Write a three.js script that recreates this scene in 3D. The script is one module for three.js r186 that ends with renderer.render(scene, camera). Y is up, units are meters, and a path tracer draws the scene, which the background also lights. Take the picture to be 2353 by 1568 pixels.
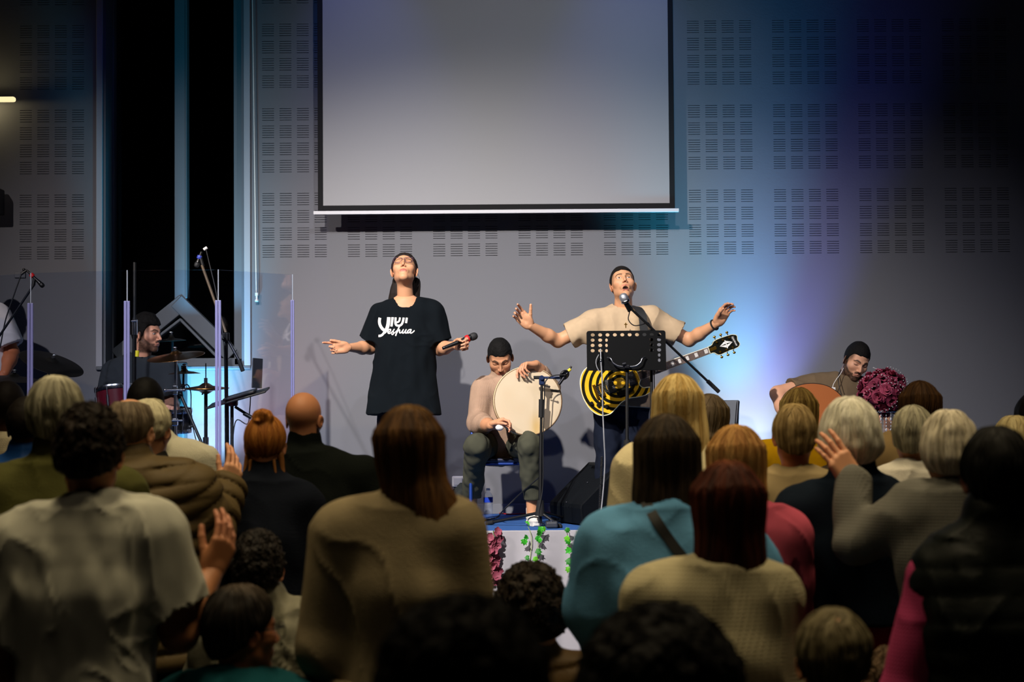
import * as THREE from 'three';
import { mergeGeometries, toCreasedNormals } from 'three/addons/utils/BufferGeometryUtils.js';
import { RoundedBoxGeometry } from 'three/addons/geometries/RoundedBoxGeometry.js';

// ---------- camera, exposure, lights ----------
const W = 2353, H = 1568, F = 4000;
const scene = new THREE.Scene();
scene.background = new THREE.Color(0x020304);
const camera = new THREE.PerspectiveCamera(2 * Math.atan(H / 2 / F) * 180 / Math.PI, W / H, 0.1, 60);
camera.position.set(0, 1.68, 0);
camera.rotation.order = 'YXZ';
camera.rotation.set(Math.atan(146 / F), 0, -0.0075);
camera.focus = 11.1; camera.userData.fStop = 3.6;
camera.updateMatrixWorld();
scene.add(camera);
const renderer = new THREE.WebGLRenderer({ antialias: true });
renderer.toneMapping = THREE.LinearToneMapping;
renderer.toneMappingExposure = 1.0;
renderer.shadowMap.enabled = true;
renderer.shadowMap.type = THREE.PCFSoftShadowMap;

const WALL = 12.2, STAGE = 0.917, FRONT = 10.45, CEIL = 6.9;
function spot(name, pos, target, color, intensity, angle, penumbra, radius = 3) {
  const l = new THREE.SpotLight(color, intensity, 0, angle, penumbra, 2);
  l.name = name; l.position.set(...pos); l.target.position.set(...target);
  l.castShadow = true; l.shadow.mapSize.set(1024, 1024); l.shadow.radius = radius; l.shadow.bias = -0.0005;
  scene.add(l, l.target);
  return l;
}
const STAGE_LAMPS = [   // hung from the ceiling in front of the stage: position, aim, colour, candela, cone, penumbra
  [[-2.0, 5.7, -5.6], [0.0, 0.75, -11.4], 0xfaf2ec, 285, 0.47, 1],
  [[-5.0, 5.5, -6.2], [-1.7, 1.3, -11.6], 0xfff2ee, 92, 0.42, 1],
  [[2.6, 5.7, -5.6], [1.9, 1.2, -11.6], 0xf4f0ff, 36, 0.4, 1],
  [[0.4, 6.3, -5.0], [-0.05, 3.3, -12.2], 0xeef2ff, 56, 0.31, 1],
];
const HOUSE_LAMPS = [   // downlights over the audience
  [[-1.4, 6.5, -4.4], [-1.3, 0, -4.9], 0xffe6b8, 33, 0.7, 1],
  [[1.4, 6.5, -4.4], [1.3, 0, -4.9], 0xffe6b8, 33, 0.7, 1],
  [[-1.3, 6.5, -6.3], [-1.3, 0, -6.4], 0xffe6b8, 36, 0.6, 1],
  [[1.5, 6.5, -6.3], [1.5, 0, -6.4], 0xffe6b8, 40, 0.6, 1],
  [[0, 6.5, -1.6], [0, 0.6, -5.5], 0xffe8c8, 3.5, 0.5, 1],
];
const LEDS = [          // wash lights on the stage floor against the back wall
  { at: [1738, 11.7], beams: [[[-0.22, 2.0, -0.5], 0x48ccf4, 40, 0.4, 1], [[0.26, 1.7, -0.5], 0x6a78ff, 24, 0.38, 1], [[0, 0.66, -0.5], 0xd4e6ff, 15, 0.5, 1]] },
  { at: [462, 11.72], beams: [[[-0.12, 1.4, -0.48], 0x48ccf4, 40, 0.42, 1], [[-0.05, 0.7, -0.48], 0xbfe2ff, 17, 0.5, 1], [[0.4, 0.75, -0.48], 0xff9ab0, 3, 0.45, 1]] },
];
const BLUES = [         // blue beams from above
  [[-1.5, 6.5, -11.2], [-1.0, 3.9, -12.0], 0x6a84ff, 9, 0.26, 1],
  [[1.3, 6.5, -11.2], [0.78, 3.9, -12.0], 0x6a84ff, 9, 0.26, 1],
  [[-2.2, 5.5, -10.4], [-2.95, 3.6, -12.4], 0x1450ff, 0.7, 0.3, 1],
  [[2.2, 5.6, -10.4], [1.5, 3.5, -12.2], 0x0f60c8, 0.7, 0.7, 1],
];

// ---------- helpers ----------
let seed = 11;
const rnd = () => { seed = (seed + 0x6d2b79f5) | 0; let t = Math.imul(seed ^ (seed >>> 15), 1 | seed); t = (t + Math.imul(t ^ (t >>> 7), 61 | t)) ^ t; return ((t ^ (t >>> 14)) >>> 0) / 4294967296; };
const rr = (a, b) => a + (b - a) * rnd();
const V = (x, y, z) => new THREE.Vector3(x, y, z);
const cl = (x, a = 0, b = 1) => Math.min(b, Math.max(a, x));
const ss = (a, b, x) => { const t = cl((x - a) / (b - a)); return t * t * (3 - 2 * t); };
const lerp = (a, b, t) => a + (b - a) * t;
const mix3 = (a, b, t) => [lerp(a[0], b[0], t), lerp(a[1], b[1], t), lerp(a[2], b[2], t)];
const lin = (hex) => new THREE.Color(hex).toArray();
const hash = (x, y, z) => { let h = Math.imul(x, 374761393) + Math.imul(y, 668265263) + Math.imul(z, 1274126177) | 0; h = Math.imul(h ^ (h >>> 13), 1274126177); return ((h ^ (h >>> 16)) >>> 0) / 4294967296; };
function noise(x, y, z) {
  const i = Math.floor(x), j = Math.floor(y), k = Math.floor(z);
  let a = x - i, b = y - j, c = z - k; a = a * a * (3 - 2 * a); b = b * b * (3 - 2 * b); c = c * c * (3 - 2 * c);
  return lerp(lerp(lerp(hash(i, j, k), hash(i + 1, j, k), a), lerp(hash(i, j + 1, k), hash(i + 1, j + 1, k), a), b),
    lerp(lerp(hash(i, j, k + 1), hash(i + 1, j, k + 1), a), lerp(hash(i, j + 1, k + 1), hash(i + 1, j + 1, k + 1), a), b), c) * 2 - 1;
}
const camM = camera.matrixWorld.clone();
// the point at distance d from the camera's plane that shows at pixel (px, py)
function at(px, py, d) {
  const v = V((px - W / 2) / F, -(py - H / 2) / F, -1).transformDirection(camM);
  return V(0, 1.68, 0).addScaledVector(v, d / -v.z);
}
const A = (px, py, d) => at(px, py, d).toArray();
const onStage = (px, d) => { const p = at(px, 930, d); return V(p.x, STAGE, -d); };

const taken = {};
const numbered = (n) => { const k = taken[n] = (taken[n] ?? -1) + 1; return k ? n + '_' + String(k).padStart(3, '0') : n; };
const shadow = (o) => o.traverse((c) => { if (c.isMesh) { c.castShadow = true; c.receiveShadow = true; } });
function thing(name, label, category, p = [0, 0, 0], group) {
  const o = new THREE.Group(); o.name = numbered(name); o.position.set(...(p.toArray ? p.toArray() : p)); scene.add(o);
  o.userData = { label, category }; if (group) o.userData.group = group;
  return o;
}
function structure(name, p = [0, 0, 0]) { const o = new THREE.Group(); o.name = name; o.position.set(...p); o.userData = { kind: 'structure' }; scene.add(o); return o; }
// geometries are in world coordinates; the part's own frame is its thing's base
function part(name, geos, mat, parent, label) {
  let g = Array.isArray(geos) ? mergeGeometries(geos.map(clean), false) : geos;
  const p = V(0, 0, 0); for (let q = parent; q && q !== scene; q = q.parent) p.add(q.position);
  g.translate(-p.x, -p.y, -p.z);
  const m = new THREE.Mesh(g, mat); m.name = name; m.castShadow = m.receiveShadow = true; parent.add(m);
  if (label) m.userData.label = label;
  return m;
}
function clean(g) {
  g = g.index ? g.toNonIndexed() : g;
  for (const k of Object.keys(g.attributes)) if (!['position', 'normal', 'uv'].includes(k)) g.deleteAttribute(k);
  if (!g.attributes.uv) g.setAttribute('uv', new THREE.BufferAttribute(new Float32Array(g.attributes.position.count * 2), 2));
  return g;
}
const v3 = (p) => (p.isVector3 ? p : V(...p));
function rod(a, b, r, r2 = r, seg = 12) {
  a = v3(a); b = v3(b); const d = b.clone().sub(a), g = new THREE.CylinderGeometry(r2, r, d.length(), seg);
  g.applyQuaternion(new THREE.Quaternion().setFromUnitVectors(V(0, 1, 0), d.clone().normalize())); const m = a.clone().add(b).multiplyScalar(0.5);
  return g.translate(m.x, m.y, m.z);
}
function wire(points, r, seg = 40, sides = 8) { return new THREE.TubeGeometry(new THREE.CatmullRomCurve3(points.map(v3)), seg, r, sides, false); }
function ball(p, r, sx = 1, sy = 1, sz = 1, n = 16) { p = v3(p); return new THREE.SphereGeometry(r, n, Math.max(8, n * 0.75 | 0)).scale(sx, sy, sz).translate(p.x, p.y, p.z); }
function rbox(p, w, h, d, r = 0.004, turn) { p = v3(p); const g = new RoundedBoxGeometry(w, h, d, 2, Math.min(r, w * 0.49, h * 0.49, d * 0.49)); if (turn) g.applyMatrix4(new THREE.Matrix4().makeRotationFromEuler(turn)); return g.translate(p.x, p.y, p.z); }
function lathe(prof, p, q, n = 40) { const g = new THREE.LatheGeometry(prof.map(([x, y]) => new THREE.Vector2(x, y)), n); if (q) g.applyQuaternion(q); p = v3(p); return g.translate(p.x, p.y, p.z); }
const Q = (x, y, z) => new THREE.Quaternion().setFromEuler(new THREE.Euler(x, y, z, 'YXZ'));
const Std = (color, roughness = 0.8, o = {}) => new THREE.MeshStandardMaterial({ color: Array.isArray(color) ? new THREE.Color().setRGB(...color) : color, roughness, side: THREE.DoubleSide, ...o });
const Phy = (color, roughness = 0.8, o = {}) => new THREE.MeshPhysicalMaterial({ color: Array.isArray(color) ? new THREE.Color().setRGB(...color) : color, roughness, side: THREE.DoubleSide, ...o });

function dataTex(n, fn, srgb) {
  const d = new Uint8Array(n * n * 4);
  for (let y = 0; y < n; y++) for (let x = 0; x < n; x++) { const c = fn(x / n, y / n), i = (y * n + x) * 4; for (let k = 0; k < 3; k++) d[i + k] = cl(Array.isArray(c) ? c[k] : c) * 255; d[i + 3] = 255; }
  const t = new THREE.DataTexture(d, n, n); t.wrapS = t.wrapT = THREE.RepeatWrapping; t.magFilter = THREE.LinearFilter; t.minFilter = THREE.LinearMipmapLinearFilter; t.generateMipmaps = true; if (srgb) t.colorSpace = THREE.SRGBColorSpace; t.needsUpdate = true;
  return t;
}
const rep = (t, s) => { const c = t.clone(); c.repeat.set(s, s); c.needsUpdate = true; return c; };
const tile = (x, y, f) => { const a = x * f, b = y * f, w = (u, v) => noise(u, v, 3.3); const s = ss(0.7, 1, x), t = ss(0.7, 1, y); return lerp(lerp(w(a, b), w(a - f, b), s), lerp(w(a, b - f), w(a - f, b - f), s), t); };
const weaveT = dataTex(64, (x, y) => 0.5 + 0.25 * Math.sin(x * 6.2832 * 8) * Math.sin(y * 6.2832 * 8) + 0.2 * tile(x, y, 30));
const knitT = dataTex(64, (x, y) => { const c = x * 4 % 1, r = (y * 4 + Math.abs(c - 0.5)) % 1; return 0.25 + 0.6 * Math.sin(Math.PI * r) * Math.sin(Math.PI * c); });
const plasterT = dataTex(256, (x, y) => 0.5 + 0.25 * tile(x, y, 60) + 0.2 * tile(x, y, 17));
const leatherT = dataTex(128, (x, y) => 0.5 + 0.4 * tile(x, y, 40));
const cloth = (bump = weaveT, scale = 40, amount = 0.0006, o = {}) => Phy(0xffffff, 0.93, { vertexColors: true, specularIntensity: 0.25, bumpMap: rep(bump, scale), bumpScale: amount, ...o });
const M = {
  skin: new THREE.MeshPhysicalMaterial({ color: 0xffffff, roughness: 0.52, vertexColors: true, specularIntensity: 0.6 }),
  hair: new THREE.MeshPhysicalMaterial({ color: 0xffffff, roughness: 0.7, vertexColors: true, specularIntensity: 0.35 }),
  cropHair: new THREE.MeshPhysicalMaterial({ color: 0xffffff, roughness: 0.8, vertexColors: true, specularIntensity: 0.3, bumpMap: rep(leatherT, 9), bumpScale: 0.004 }),
  tee: cloth(weaveT, 60, 0.0003), wool: cloth(knitT, 26, 0.0016), denim: cloth(weaveT, 90, 0.0004), shell: cloth(leatherT, 6, 0.0006, { roughness: 0.6 }), felt: cloth(leatherT, 14, 0.0012),
  black: Std(0x060708, 0.5), satinBlack: Std(0x07080a, 0.35), rubber: Std(0x0a0b0c, 0.8), chrome: Std(0xd8dade, 0.18, { metalness: 1 }), steel: Std(0x8d8f94, 0.35, { metalness: 1 }),
  darkMetal: Std(0x2a2b30, 0.4, { metalness: 0.8 }), gold: Std(0xd9a33c, 0.25, { metalness: 1 }), bronze: Std(0x9a6a3a, 0.3, { metalness: 1 }), darkBronze: Std(0x1d1913, 0.55, { metalness: 0.6 }),
  white: Std(0xe8e6e2, 0.6), red: Std(0xc3131a, 0.45), cable: Std(0x101114, 0.6), greyCable: Std(0x8a8c90, 0.5), redCable: Std(0xa5121a, 0.5),
};

// ---------- signed distance modelling ----------
const cap = (a, b, ra, rb = ra) => {
  a = v3(a); b = v3(b); const ax = a.x, ay = a.y, az = a.z, bx = b.x - ax, by = b.y - ay, bz = b.z - az, bb = bx * bx + by * by + bz * bz || 1e-9;
  return (x, y, z) => { const px = x - ax, py = y - ay, pz = z - az; let h = (px * bx + py * by + pz * bz) / bb; h = h < 0 ? 0 : h > 1 ? 1 : h; const dx = px - bx * h, dy = py - by * h, dz = pz - bz * h; return Math.sqrt(dx * dx + dy * dy + dz * dz) - (ra + (rb - ra) * h); };
};
const ell = (c, r) => {
  const [cx, cy, cz] = c, [a, b, d] = r;
  return (x, y, z) => { x -= cx; y -= cy; z -= cz; const k0 = Math.sqrt(x * x / a / a + y * y / b / b + z * z / d / d), k1 = Math.sqrt(x * x / a ** 4 + y * y / b ** 4 + z * z / d ** 4); return k1 < 1e-6 ? -Math.min(a, b, d) : k0 * (k0 - 1) / k1; };
};
const boxf = (c, h, r) => (x, y, z) => { x = Math.abs(x - c[0]) - h[0] + r; y = Math.abs(y - c[1]) - h[1] + r; z = Math.abs(z - c[2]) - h[2] + r; return Math.hypot(Math.max(x, 0), Math.max(y, 0), Math.max(z, 0)) + Math.min(Math.max(x, y, z), 0) - r; };
const sm = (a, b, k) => { const h = Math.max(k - Math.abs(a - b), 0) / k; return Math.min(a, b) - h * h * k * 0.25; };
const sx = (a, b, k) => -sm(-a, -b, k);
const un = (k, ...fs) => (x, y, z) => { let d = fs[0](x, y, z); for (let i = 1; i < fs.length; i++) d = sm(d, fs[i](x, y, z), k); return d; };
const cut = (f, g, k = 0.006) => (x, y, z) => sx(f(x, y, z), -g(x, y, z), k);
const placed = (f, m) => { const i = m.clone().invert().elements; return (x, y, z) => f(i[0] * x + i[4] * y + i[8] * z + i[12], i[1] * x + i[5] * y + i[9] * z + i[13], i[2] * x + i[6] * y + i[10] * z + i[14]); };
// a tube of elliptic sections along y; stations [y, rx, rz, cx, cz] from the top down
const cr = (a, b, c, d, t) => b + 0.5 * t * (c - a + t * (2 * a - 5 * b + 4 * c - d + t * (3 * (b - c) + d - a)));
const loft = (st, e = 2.3) => (x, y, z) => {
  let i = 0; while (i < st.length - 2 && y < st[i + 1][0]) i++;
  const a = st[i], b = st[i + 1], t = cl((y - a[0]) / (b[0] - a[0])), p0 = st[Math.max(0, i - 1)], p3 = st[Math.min(st.length - 1, i + 2)], rx = cr(p0[1], a[1], b[1], p3[1], t), rz = cr(p0[2], a[2], b[2], p3[2], t), px = Math.abs(x - lerp(a[3] || 0, b[3] || 0, t)) / rx, pz = Math.abs(z - lerp(a[4] || 0, b[4] || 0, t)) / rz;
  const d = (Math.pow(Math.pow(px, e) + Math.pow(pz, e), 1 / e) - 1) * Math.min(rx, rz) * 0.9, top = y - st[0][0], bot = st[st.length - 1][0] - y;
  return Math.max(d, top, bot);
};
// surface nets over a grid of cells h; colour(x, y, z, n) gives linear vertex colours
function surf(f, lo, hi, h, o = {}) {
  const n = [0, 1, 2].map((k) => Math.ceil((hi[k] - lo[k]) / h) + 2), [nx, ny, nz] = n, g = new Float32Array(nx * ny * nz).fill(1), B = 4, r = B * h * 0.87 * 1.7 + h;
  for (let k0 = 0; k0 < nz; k0 += B) for (let j0 = 0; j0 < ny; j0 += B) for (let i0 = 0; i0 < nx; i0 += B) {
    const v = f(lo[0] + (i0 + 1.5) * h, lo[1] + (j0 + 1.5) * h, lo[2] + (k0 + 1.5) * h), far = Math.abs(v) > r;
    for (let k = k0; k < Math.min(k0 + B, nz); k++) for (let j = j0; j < Math.min(j0 + B, ny); j++) for (let i = i0; i < Math.min(i0 + B, nx); i++)
      g[(k * ny + j) * nx + i] = i === 0 || j === 0 || k === 0 || i === nx - 1 || j === ny - 1 || k === nz - 1 ? 1 : far ? v : f(lo[0] + i * h, lo[1] + j * h, lo[2] + k * h);
  }
  const id = new Int32Array(nx * ny * nz).fill(-1), P = [], C = [0, 1, nx, nx + 1, nx * ny, nx * ny + 1, nx * ny + nx, nx * ny + nx + 1];
  const E = [[0, 1], [2, 3], [4, 5], [6, 7], [0, 2], [1, 3], [4, 6], [5, 7], [0, 4], [1, 5], [2, 6], [3, 7]];
  for (let k = 0; k < nz - 1; k++) for (let j = 0; j < ny - 1; j++) for (let i = 0; i < nx - 1; i++) {
    const at0 = (k * ny + j) * nx + i; let m = 0;
    for (let c = 0; c < 8; c++) if (g[at0 + C[c]] < 0) m |= 1 << c;
    if (m === 0 || m === 255) continue;
    let x = 0, y = 0, z = 0, w = 0;
    for (const [a, b] of E) {
      const va = g[at0 + C[a]], vb = g[at0 + C[b]]; if (va < 0 === vb < 0) continue;
      const t = va / (va - vb); x += lerp(a & 1, b & 1, t); y += lerp(a >> 1 & 1, b >> 1 & 1, t); z += lerp(a >> 2, b >> 2, t); w++;
    }
    id[at0] = P.length / 3; P.push(lo[0] + (i + x / w) * h, lo[1] + (j + y / w) * h, lo[2] + (k + z / w) * h);
  }
  const I = [], quad = (a, b, c, d, flip) => { if (a < 0 || b < 0 || c < 0 || d < 0) return; flip ? I.push(a, c, b, a, d, c) : I.push(a, b, c, a, c, d); };
  for (let k = 1; k < nz - 1; k++) for (let j = 1; j < ny - 1; j++) for (let i = 1; i < nx - 1; i++) {
    const q = (k * ny + j) * nx + i, s = g[q] < 0;
    if (s !== g[q + 1] < 0) quad(id[q], id[q - nx], id[q - nx - nx * ny], id[q - nx * ny], !s);
    if (s !== g[q + nx] < 0) quad(id[q], id[q - nx * ny], id[q - 1 - nx * ny], id[q - 1], !s);
    if (s !== g[q + nx * ny] < 0) quad(id[q], id[q - 1], id[q - 1 - nx], id[q - nx], !s);
  }
  const c = P.length / 3, N = new Float32Array(c * 3), U = new Float32Array(c * 2), K = new Float32Array(c * 3), e = h * 0.55;
  for (let i = 0; i < c; i++) {
    const x = P[i * 3], y = P[i * 3 + 1], z = P[i * 3 + 2]; let a = f(x + e, y, z) - f(x - e, y, z), b = f(x, y + e, z) - f(x, y - e, z), d = f(x, y, z + e) - f(x, y, z - e); const l = Math.hypot(a, b, d) || 1;
    N[i * 3] = a /= l; N[i * 3 + 1] = b /= l; N[i * 3 + 2] = d /= l;
    U[i * 2] = 0.8 * x + 0.6 * z; U[i * 2 + 1] = y;
    const k = o.color ? (typeof o.color === 'function' ? o.color(x, y, z, a, b, d) : o.color) : [1, 1, 1]; K[i * 3] = k[0]; K[i * 3 + 1] = k[1]; K[i * 3 + 2] = k[2];
  }
  const geo = new THREE.BufferGeometry();
  geo.setAttribute('position', new THREE.BufferAttribute(new Float32Array(P), 3)); geo.setAttribute('normal', new THREE.BufferAttribute(N, 3));
  geo.setAttribute('uv', new THREE.BufferAttribute(U, 2)); geo.setAttribute('color', new THREE.BufferAttribute(K, 3)); geo.setIndex(I);
  if (o.m) geo.applyMatrix4(o.m);
  return geo;
}
const bounds = (pts, pad) => { const b = new THREE.Box3(); for (const p of pts) b.expandByPoint(v3(p)); return [b.min.subScalar(pad).toArray(), b.max.addScalar(pad).toArray()]; };
// ---------- people ----------
// A head in its own frame: ears' level at y = 0, face towards +z, crown at y = 0.118, chin at y = -0.118.
function headShape(o) {
  const j = o.jaw ?? 1, mo = o.mouth ?? 0, nl = o.nose ?? 1, fem = o.fem ?? 0, cheek = o.cheek ?? 1;
  const E = [0.0315, 0.004], dy = -mo * 0.013;
  const list = [
    [ell([0, 0.03, -0.012], [0.076, 0.088, 0.096]), 0], [ell([0, -0.035, 0.022], [0.06 * j, 0.076, 0.066]), 0.03],
    [cap([-0.045 * j, -0.06, 0.004], [-0.012, -0.1 + dy, 0.062], 0.0175, 0.015), 0.025], [cap([0.045 * j, -0.06, 0.004], [0.012, -0.1 + dy, 0.062], 0.0175, 0.015), 0.025],
    [ell([0, -0.099 + dy, 0.066], [0.017 * j, 0.016, 0.016]), 0.02],
    [ell([-0.04 * cheek, -0.022, 0.05], [0.027, 0.024, 0.03]), 0.02], [ell([0.04 * cheek, -0.022, 0.05], [0.027, 0.024, 0.03]), 0.02],
    [cap([-0.04, 0.024, 0.068], [-0.012, 0.02, 0.083], 0.008, 0.009), 0.016], [cap([0.04, 0.024, 0.068], [0.012, 0.02, 0.083], 0.008, 0.009), 0.016],
    [ell([0, -0.064, 0.073], [0.03, 0.02, 0.0165]), 0.014],
    [cap([0, 0.012, 0.083], [0, -0.031, 0.1 + 0.006 * nl], 0.007, 0.0095), 0.012], [ell([-0.0108, -0.0365, 0.093], [0.0068, 0.0068, 0.01]), 0.006], [ell([0.0108, -0.0365, 0.093], [0.0068, 0.0068, 0.01]), 0.006],
    [ell([-E[0], E[1], 0.092], [0.019, 0.0105, 0.015]), -0.012], [ell([E[0], E[1], 0.092], [0.019, 0.0105, 0.015]), -0.012],
    [ell([-E[0], E[1] - 0.001, 0.0685], [0.0165, 0.0125, 0.0125]), 0.003], [ell([E[0], E[1] - 0.001, 0.0685], [0.0165, 0.0125, 0.0125]), 0.003],
    [cap([-0.021, -0.0648, 0.083], [0, -0.0615, 0.0905], 0.0035, 0.0042), 0.005], [cap([0.021, -0.0648, 0.083], [0, -0.0615, 0.0905], 0.0035, 0.0042), 0.005],
    [cap([-0.0135, -0.0705 + 1.6 * dy, 0.085], [0.0135, -0.0705 + 1.6 * dy, 0.085], 0.0048 + fem * 0.001), 0.006],
    [ell([-0.0055, -0.0425, 0.098], [0.0028, 0.003, 0.005]), -0.002], [ell([0.0055, -0.0425, 0.098], [0.0028, 0.003, 0.005]), -0.002],
  ];
  if (mo) list.push([ell([0, -0.0665 + dy, 0.094], [0.0195, 0.0035 + 0.0085 * mo, 0.026]), -0.004]);
  else list.push([cap([-0.019, -0.0672, 0.095], [0.019, -0.0672, 0.095], 0.0024), -0.004]);
  for (const s of [-1, 1]) {
    const m = new THREE.Matrix4().makeRotationFromEuler(new THREE.Euler(0.15, s * 0.45, s * -0.12)).setPosition(s * 0.079, -0.012, -0.008);
    list.push([placed(ell([0, 0, 0], [0.0065, 0.031, 0.0185]), m), 0.006], [placed(ell([s * 0.007, -0.001, 0.003], [0.006, 0.018, 0.0095]), m), -0.004]);
  }
  if (o.neck) { list.push([cap([0, -0.055, -0.022], o.neck, 0.051 * (o.nw ?? 1), 0.058 * (o.nw ?? 1)), 0.03]); }
  if (o.rolls) for (const y of [-0.052, -0.07]) list.push([cap([-0.034, y, -0.088 + (y + 0.052) * 0.3], [0.034, y, -0.088 + (y + 0.052) * 0.3], 0.004), -0.006]);
  return (x, y, z) => {
    let d = list[0][0](x, y, z);
    for (let i = 1; i < list.length; i++) { const [f, k] = list[i]; d = k >= 0 ? sm(d, f(x, y, z), k) : sx(d, -f(x, y, z), -k); }
    return d;
  };
}
function headColor(o) {
  const skin = lin(o.skin), hairC = lin(o.brow ?? '#1a120c'), lip = o.lip ? lin(o.lip) : mix3(skin, [0.45, 0.12, 0.1], 0.45), dark = skin.map((c) => c * 0.22), red = mix3(skin, [0.7, 0.22, 0.14], 0.25);
  const mo = o.mouth ?? 0, dy = -mo * 0.013, beard = o.beard ?? 0, fade = o.fade ?? 0;
  return (x, y, z) => {
    let c = skin; const ax = Math.abs(x);
    c = mix3(c, red, 0.7 * ss(0.03, 0, Math.hypot(ax - 0.042, y + 0.03)) * (z > 0 ? 1 : 0) + 0.7 * ss(0.02, 0, Math.hypot(x, y + 0.034)) * (z > 0.08 ? 1 : 0));
    if (ax > 0.072) c = mix3(c, red, 0.6);
    if (fade && y > -0.02 + 0.04 * noise(x * 40, y * 40, z * 40)) c = mix3(c, hairC, fade * ss(-0.02, 0.03, y - 0.62 * (z - 0.03)) * ss(0.062, 0.04, z));
    if (beard) {
      const line = -0.028 - 0.03 * ss(0.02, 0.065, z), jawy = ss(line + 0.006, line - 0.012, y) * ss(-0.135, -0.118, y) * (z > -0.012 + 0.25 * (y + 0.03) ? 1 : 0), mus = ss(0.026, 0.02, ax) * ss(-0.043, -0.05, y) * ss(-0.064, -0.06, y) * (z > 0.06 ? 1 : 0);
      const side = ss(0.05, 0.06, ax) * ss(0.03, -0.01, y) * (z > -0.002 && z < 0.024 ? 1 : 0), gap = 1 - 0.9 * ss(0.024, 0.02, ax) * ss(-0.085, -0.078, y) * (y < -0.05 && y > -0.086 ? 1 : 0);
      c = mix3(c, hairC, cl(Math.max(jawy * (ax < 0.028 && y > -0.078 ? gap * 0.35 : 1), mus, side) * beard * (0.97 + 0.1 * noise(x * 150, y * 150, z * 150))));
    }
    if (z > 0.05) {
      const l1 = (x / 0.0265) ** 2 + ((y + 0.0632 - 0.003 * (1 - ax / 0.02)) / 0.0046) ** 2, l2 = (x / 0.023) ** 2 + ((y + 0.0715 - 1.6 * dy) / 0.0055) ** 2;
      c = mix3(c, lip, Math.max(ss(1.25, 0.8, l1), ss(1.25, 0.8, l2)));
      if (mo) { const q = (x / 0.0185) ** 2 + ((y + 0.0665 - dy) / (0.003 + 0.0085 * mo)) ** 2; c = mix3(c, [0.03, 0.008, 0.006], ss(1.1, 0.85, q)); }
      else c = mix3(c, lip.map((v) => v * 0.35), ss(0.0022, 0.0006, Math.abs(y + 0.0672 + 0.05 * ax * ax / 0.02)) * ss(0.022, 0.018, ax));
      const by = 0.0215 + 0.007 * Math.sin(cl((ax - 0.012) / 0.04) * 2.6) - 0.006 * ss(0.035, 0.055, ax), bt = 0.0042 * (o.browT ?? 1) * (1 - 0.5 * ss(0.03, 0.055, ax));
      c = mix3(c, hairC, (o.browA ?? 0.9) * ss(bt * 1.3, bt * 0.6, Math.abs(y - by)) * ss(0.009, 0.014, ax) * ss(0.056, 0.05, ax));
      const ex = ax - 0.0315, ey = y - 0.003;
      if (Math.abs(ex) < 0.02 && Math.abs(ey) < 0.016) {
        if (o.eyes === 'open') {
          const q = (ex / 0.0138) ** 2 + (ey / (o.eyeH ?? 0.0052)) ** 2, g = o.gaze ?? [0, 0], dx = (x - Math.sign(x) * 0.0315) - g[0], dyy = ey - g[1];
          const inner = Math.hypot(dx, dyy) < 0.006 ? (Math.hypot(dx, dyy) < 0.0026 ? [0.01, 0.008, 0.008] : [0.07, 0.035, 0.018]) : [0.5, 0.46, 0.43];
          c = q < 1 ? inner : q < 1.55 && ey > -0.002 ? dark : q < 1.35 ? mix3(c, dark, 0.5) : c;
        } else {
          c = mix3(c, mix3(skin, red, 0.4).map((v) => v * 0.88), ss(1.2, 0.6, (ex / 0.018) ** 2 + (ey / 0.013) ** 2));
          const ly = -0.0065 + 0.003 * (ex / 0.015) ** 2; c = mix3(c, dark.map((v) => v * 0.3), ss(0.0026, 0.0012, Math.abs(ey - ly)) * ss(0.0185, 0.014, Math.abs(ex)));
        }
      }
      if (z > 0.088 && y < -0.036) c = mix3(c, dark, 0.85 * ss(0.0045, 0.0022, Math.hypot(ax - 0.0056, (y + 0.0425) * 0.9, (z - 0.0975) * 0.6)));
    }
    return c;
  };
}
// o: pos (ears' level), yaw, pitch, roll, scale, neckBase (world)
function makeHead(o) {
  const m = new THREE.Matrix4().compose(v3(o.pos), Q(o.pitch ?? 0, o.yaw ?? 0, o.roll ?? 0), V(1, 1, 1).multiplyScalar(o.scale ?? 1));
  const nb = v3(o.neckBase).clone().applyMatrix4(m.clone().invert());
  const f = headShape({ ...o, neck: nb }), lo = [Math.min(-0.1, nb.x - 0.07), Math.min(-0.15, nb.y - 0.065), Math.min(-0.125, nb.z - 0.07)], hi = [Math.max(0.1, nb.x + 0.07), 0.135, Math.max(0.13, nb.z + 0.07)];
  return { geo: surf(f, lo, hi, o.h ?? 0.005, { color: headColor(o), m }), m };
}
// hair, in the head's frame
const cran = (t, ty = t, tz = t) => ell([0, 0.03, -0.012], [0.076 + t, 0.088 + ty, 0.096 + tz]);
const faceBox = (z, y) => (X, Y, Z) => Math.max(z - Z, Y - y);
const above = (z, y0) => (X, Y, Z) => (y0 + 0.72 * (Z - z) - Y) * 0.8;
const hairline = (z, y0) => (X, Y, Z) => { const a = Math.abs(X); return (y0 + 0.72 * (Z - z) + 0.016 * ss(0.025, 0.06, a) * ss(0.02, 0.05, Z) - 0.03 * ss(0.066, 0.075, a) * ss(0.03, 0.012, Z) * ss(-0.01, 0.008, Z) + 0.004 * noise(X * 80, Z * 80, 3) - Y) * 0.7; };
const inter = (f, g, k = 0.008) => (x, y, z) => sx(f(x, y, z), g(x, y, z), k);
const bump = (f, amp, fx, fy = fx) => (x, y, z) => { const d = f(x, y, z); return d > 0.05 || d < -0.05 ? d : d - amp * noise(x * fx + 7, y * fy, z * fx); };
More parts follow.
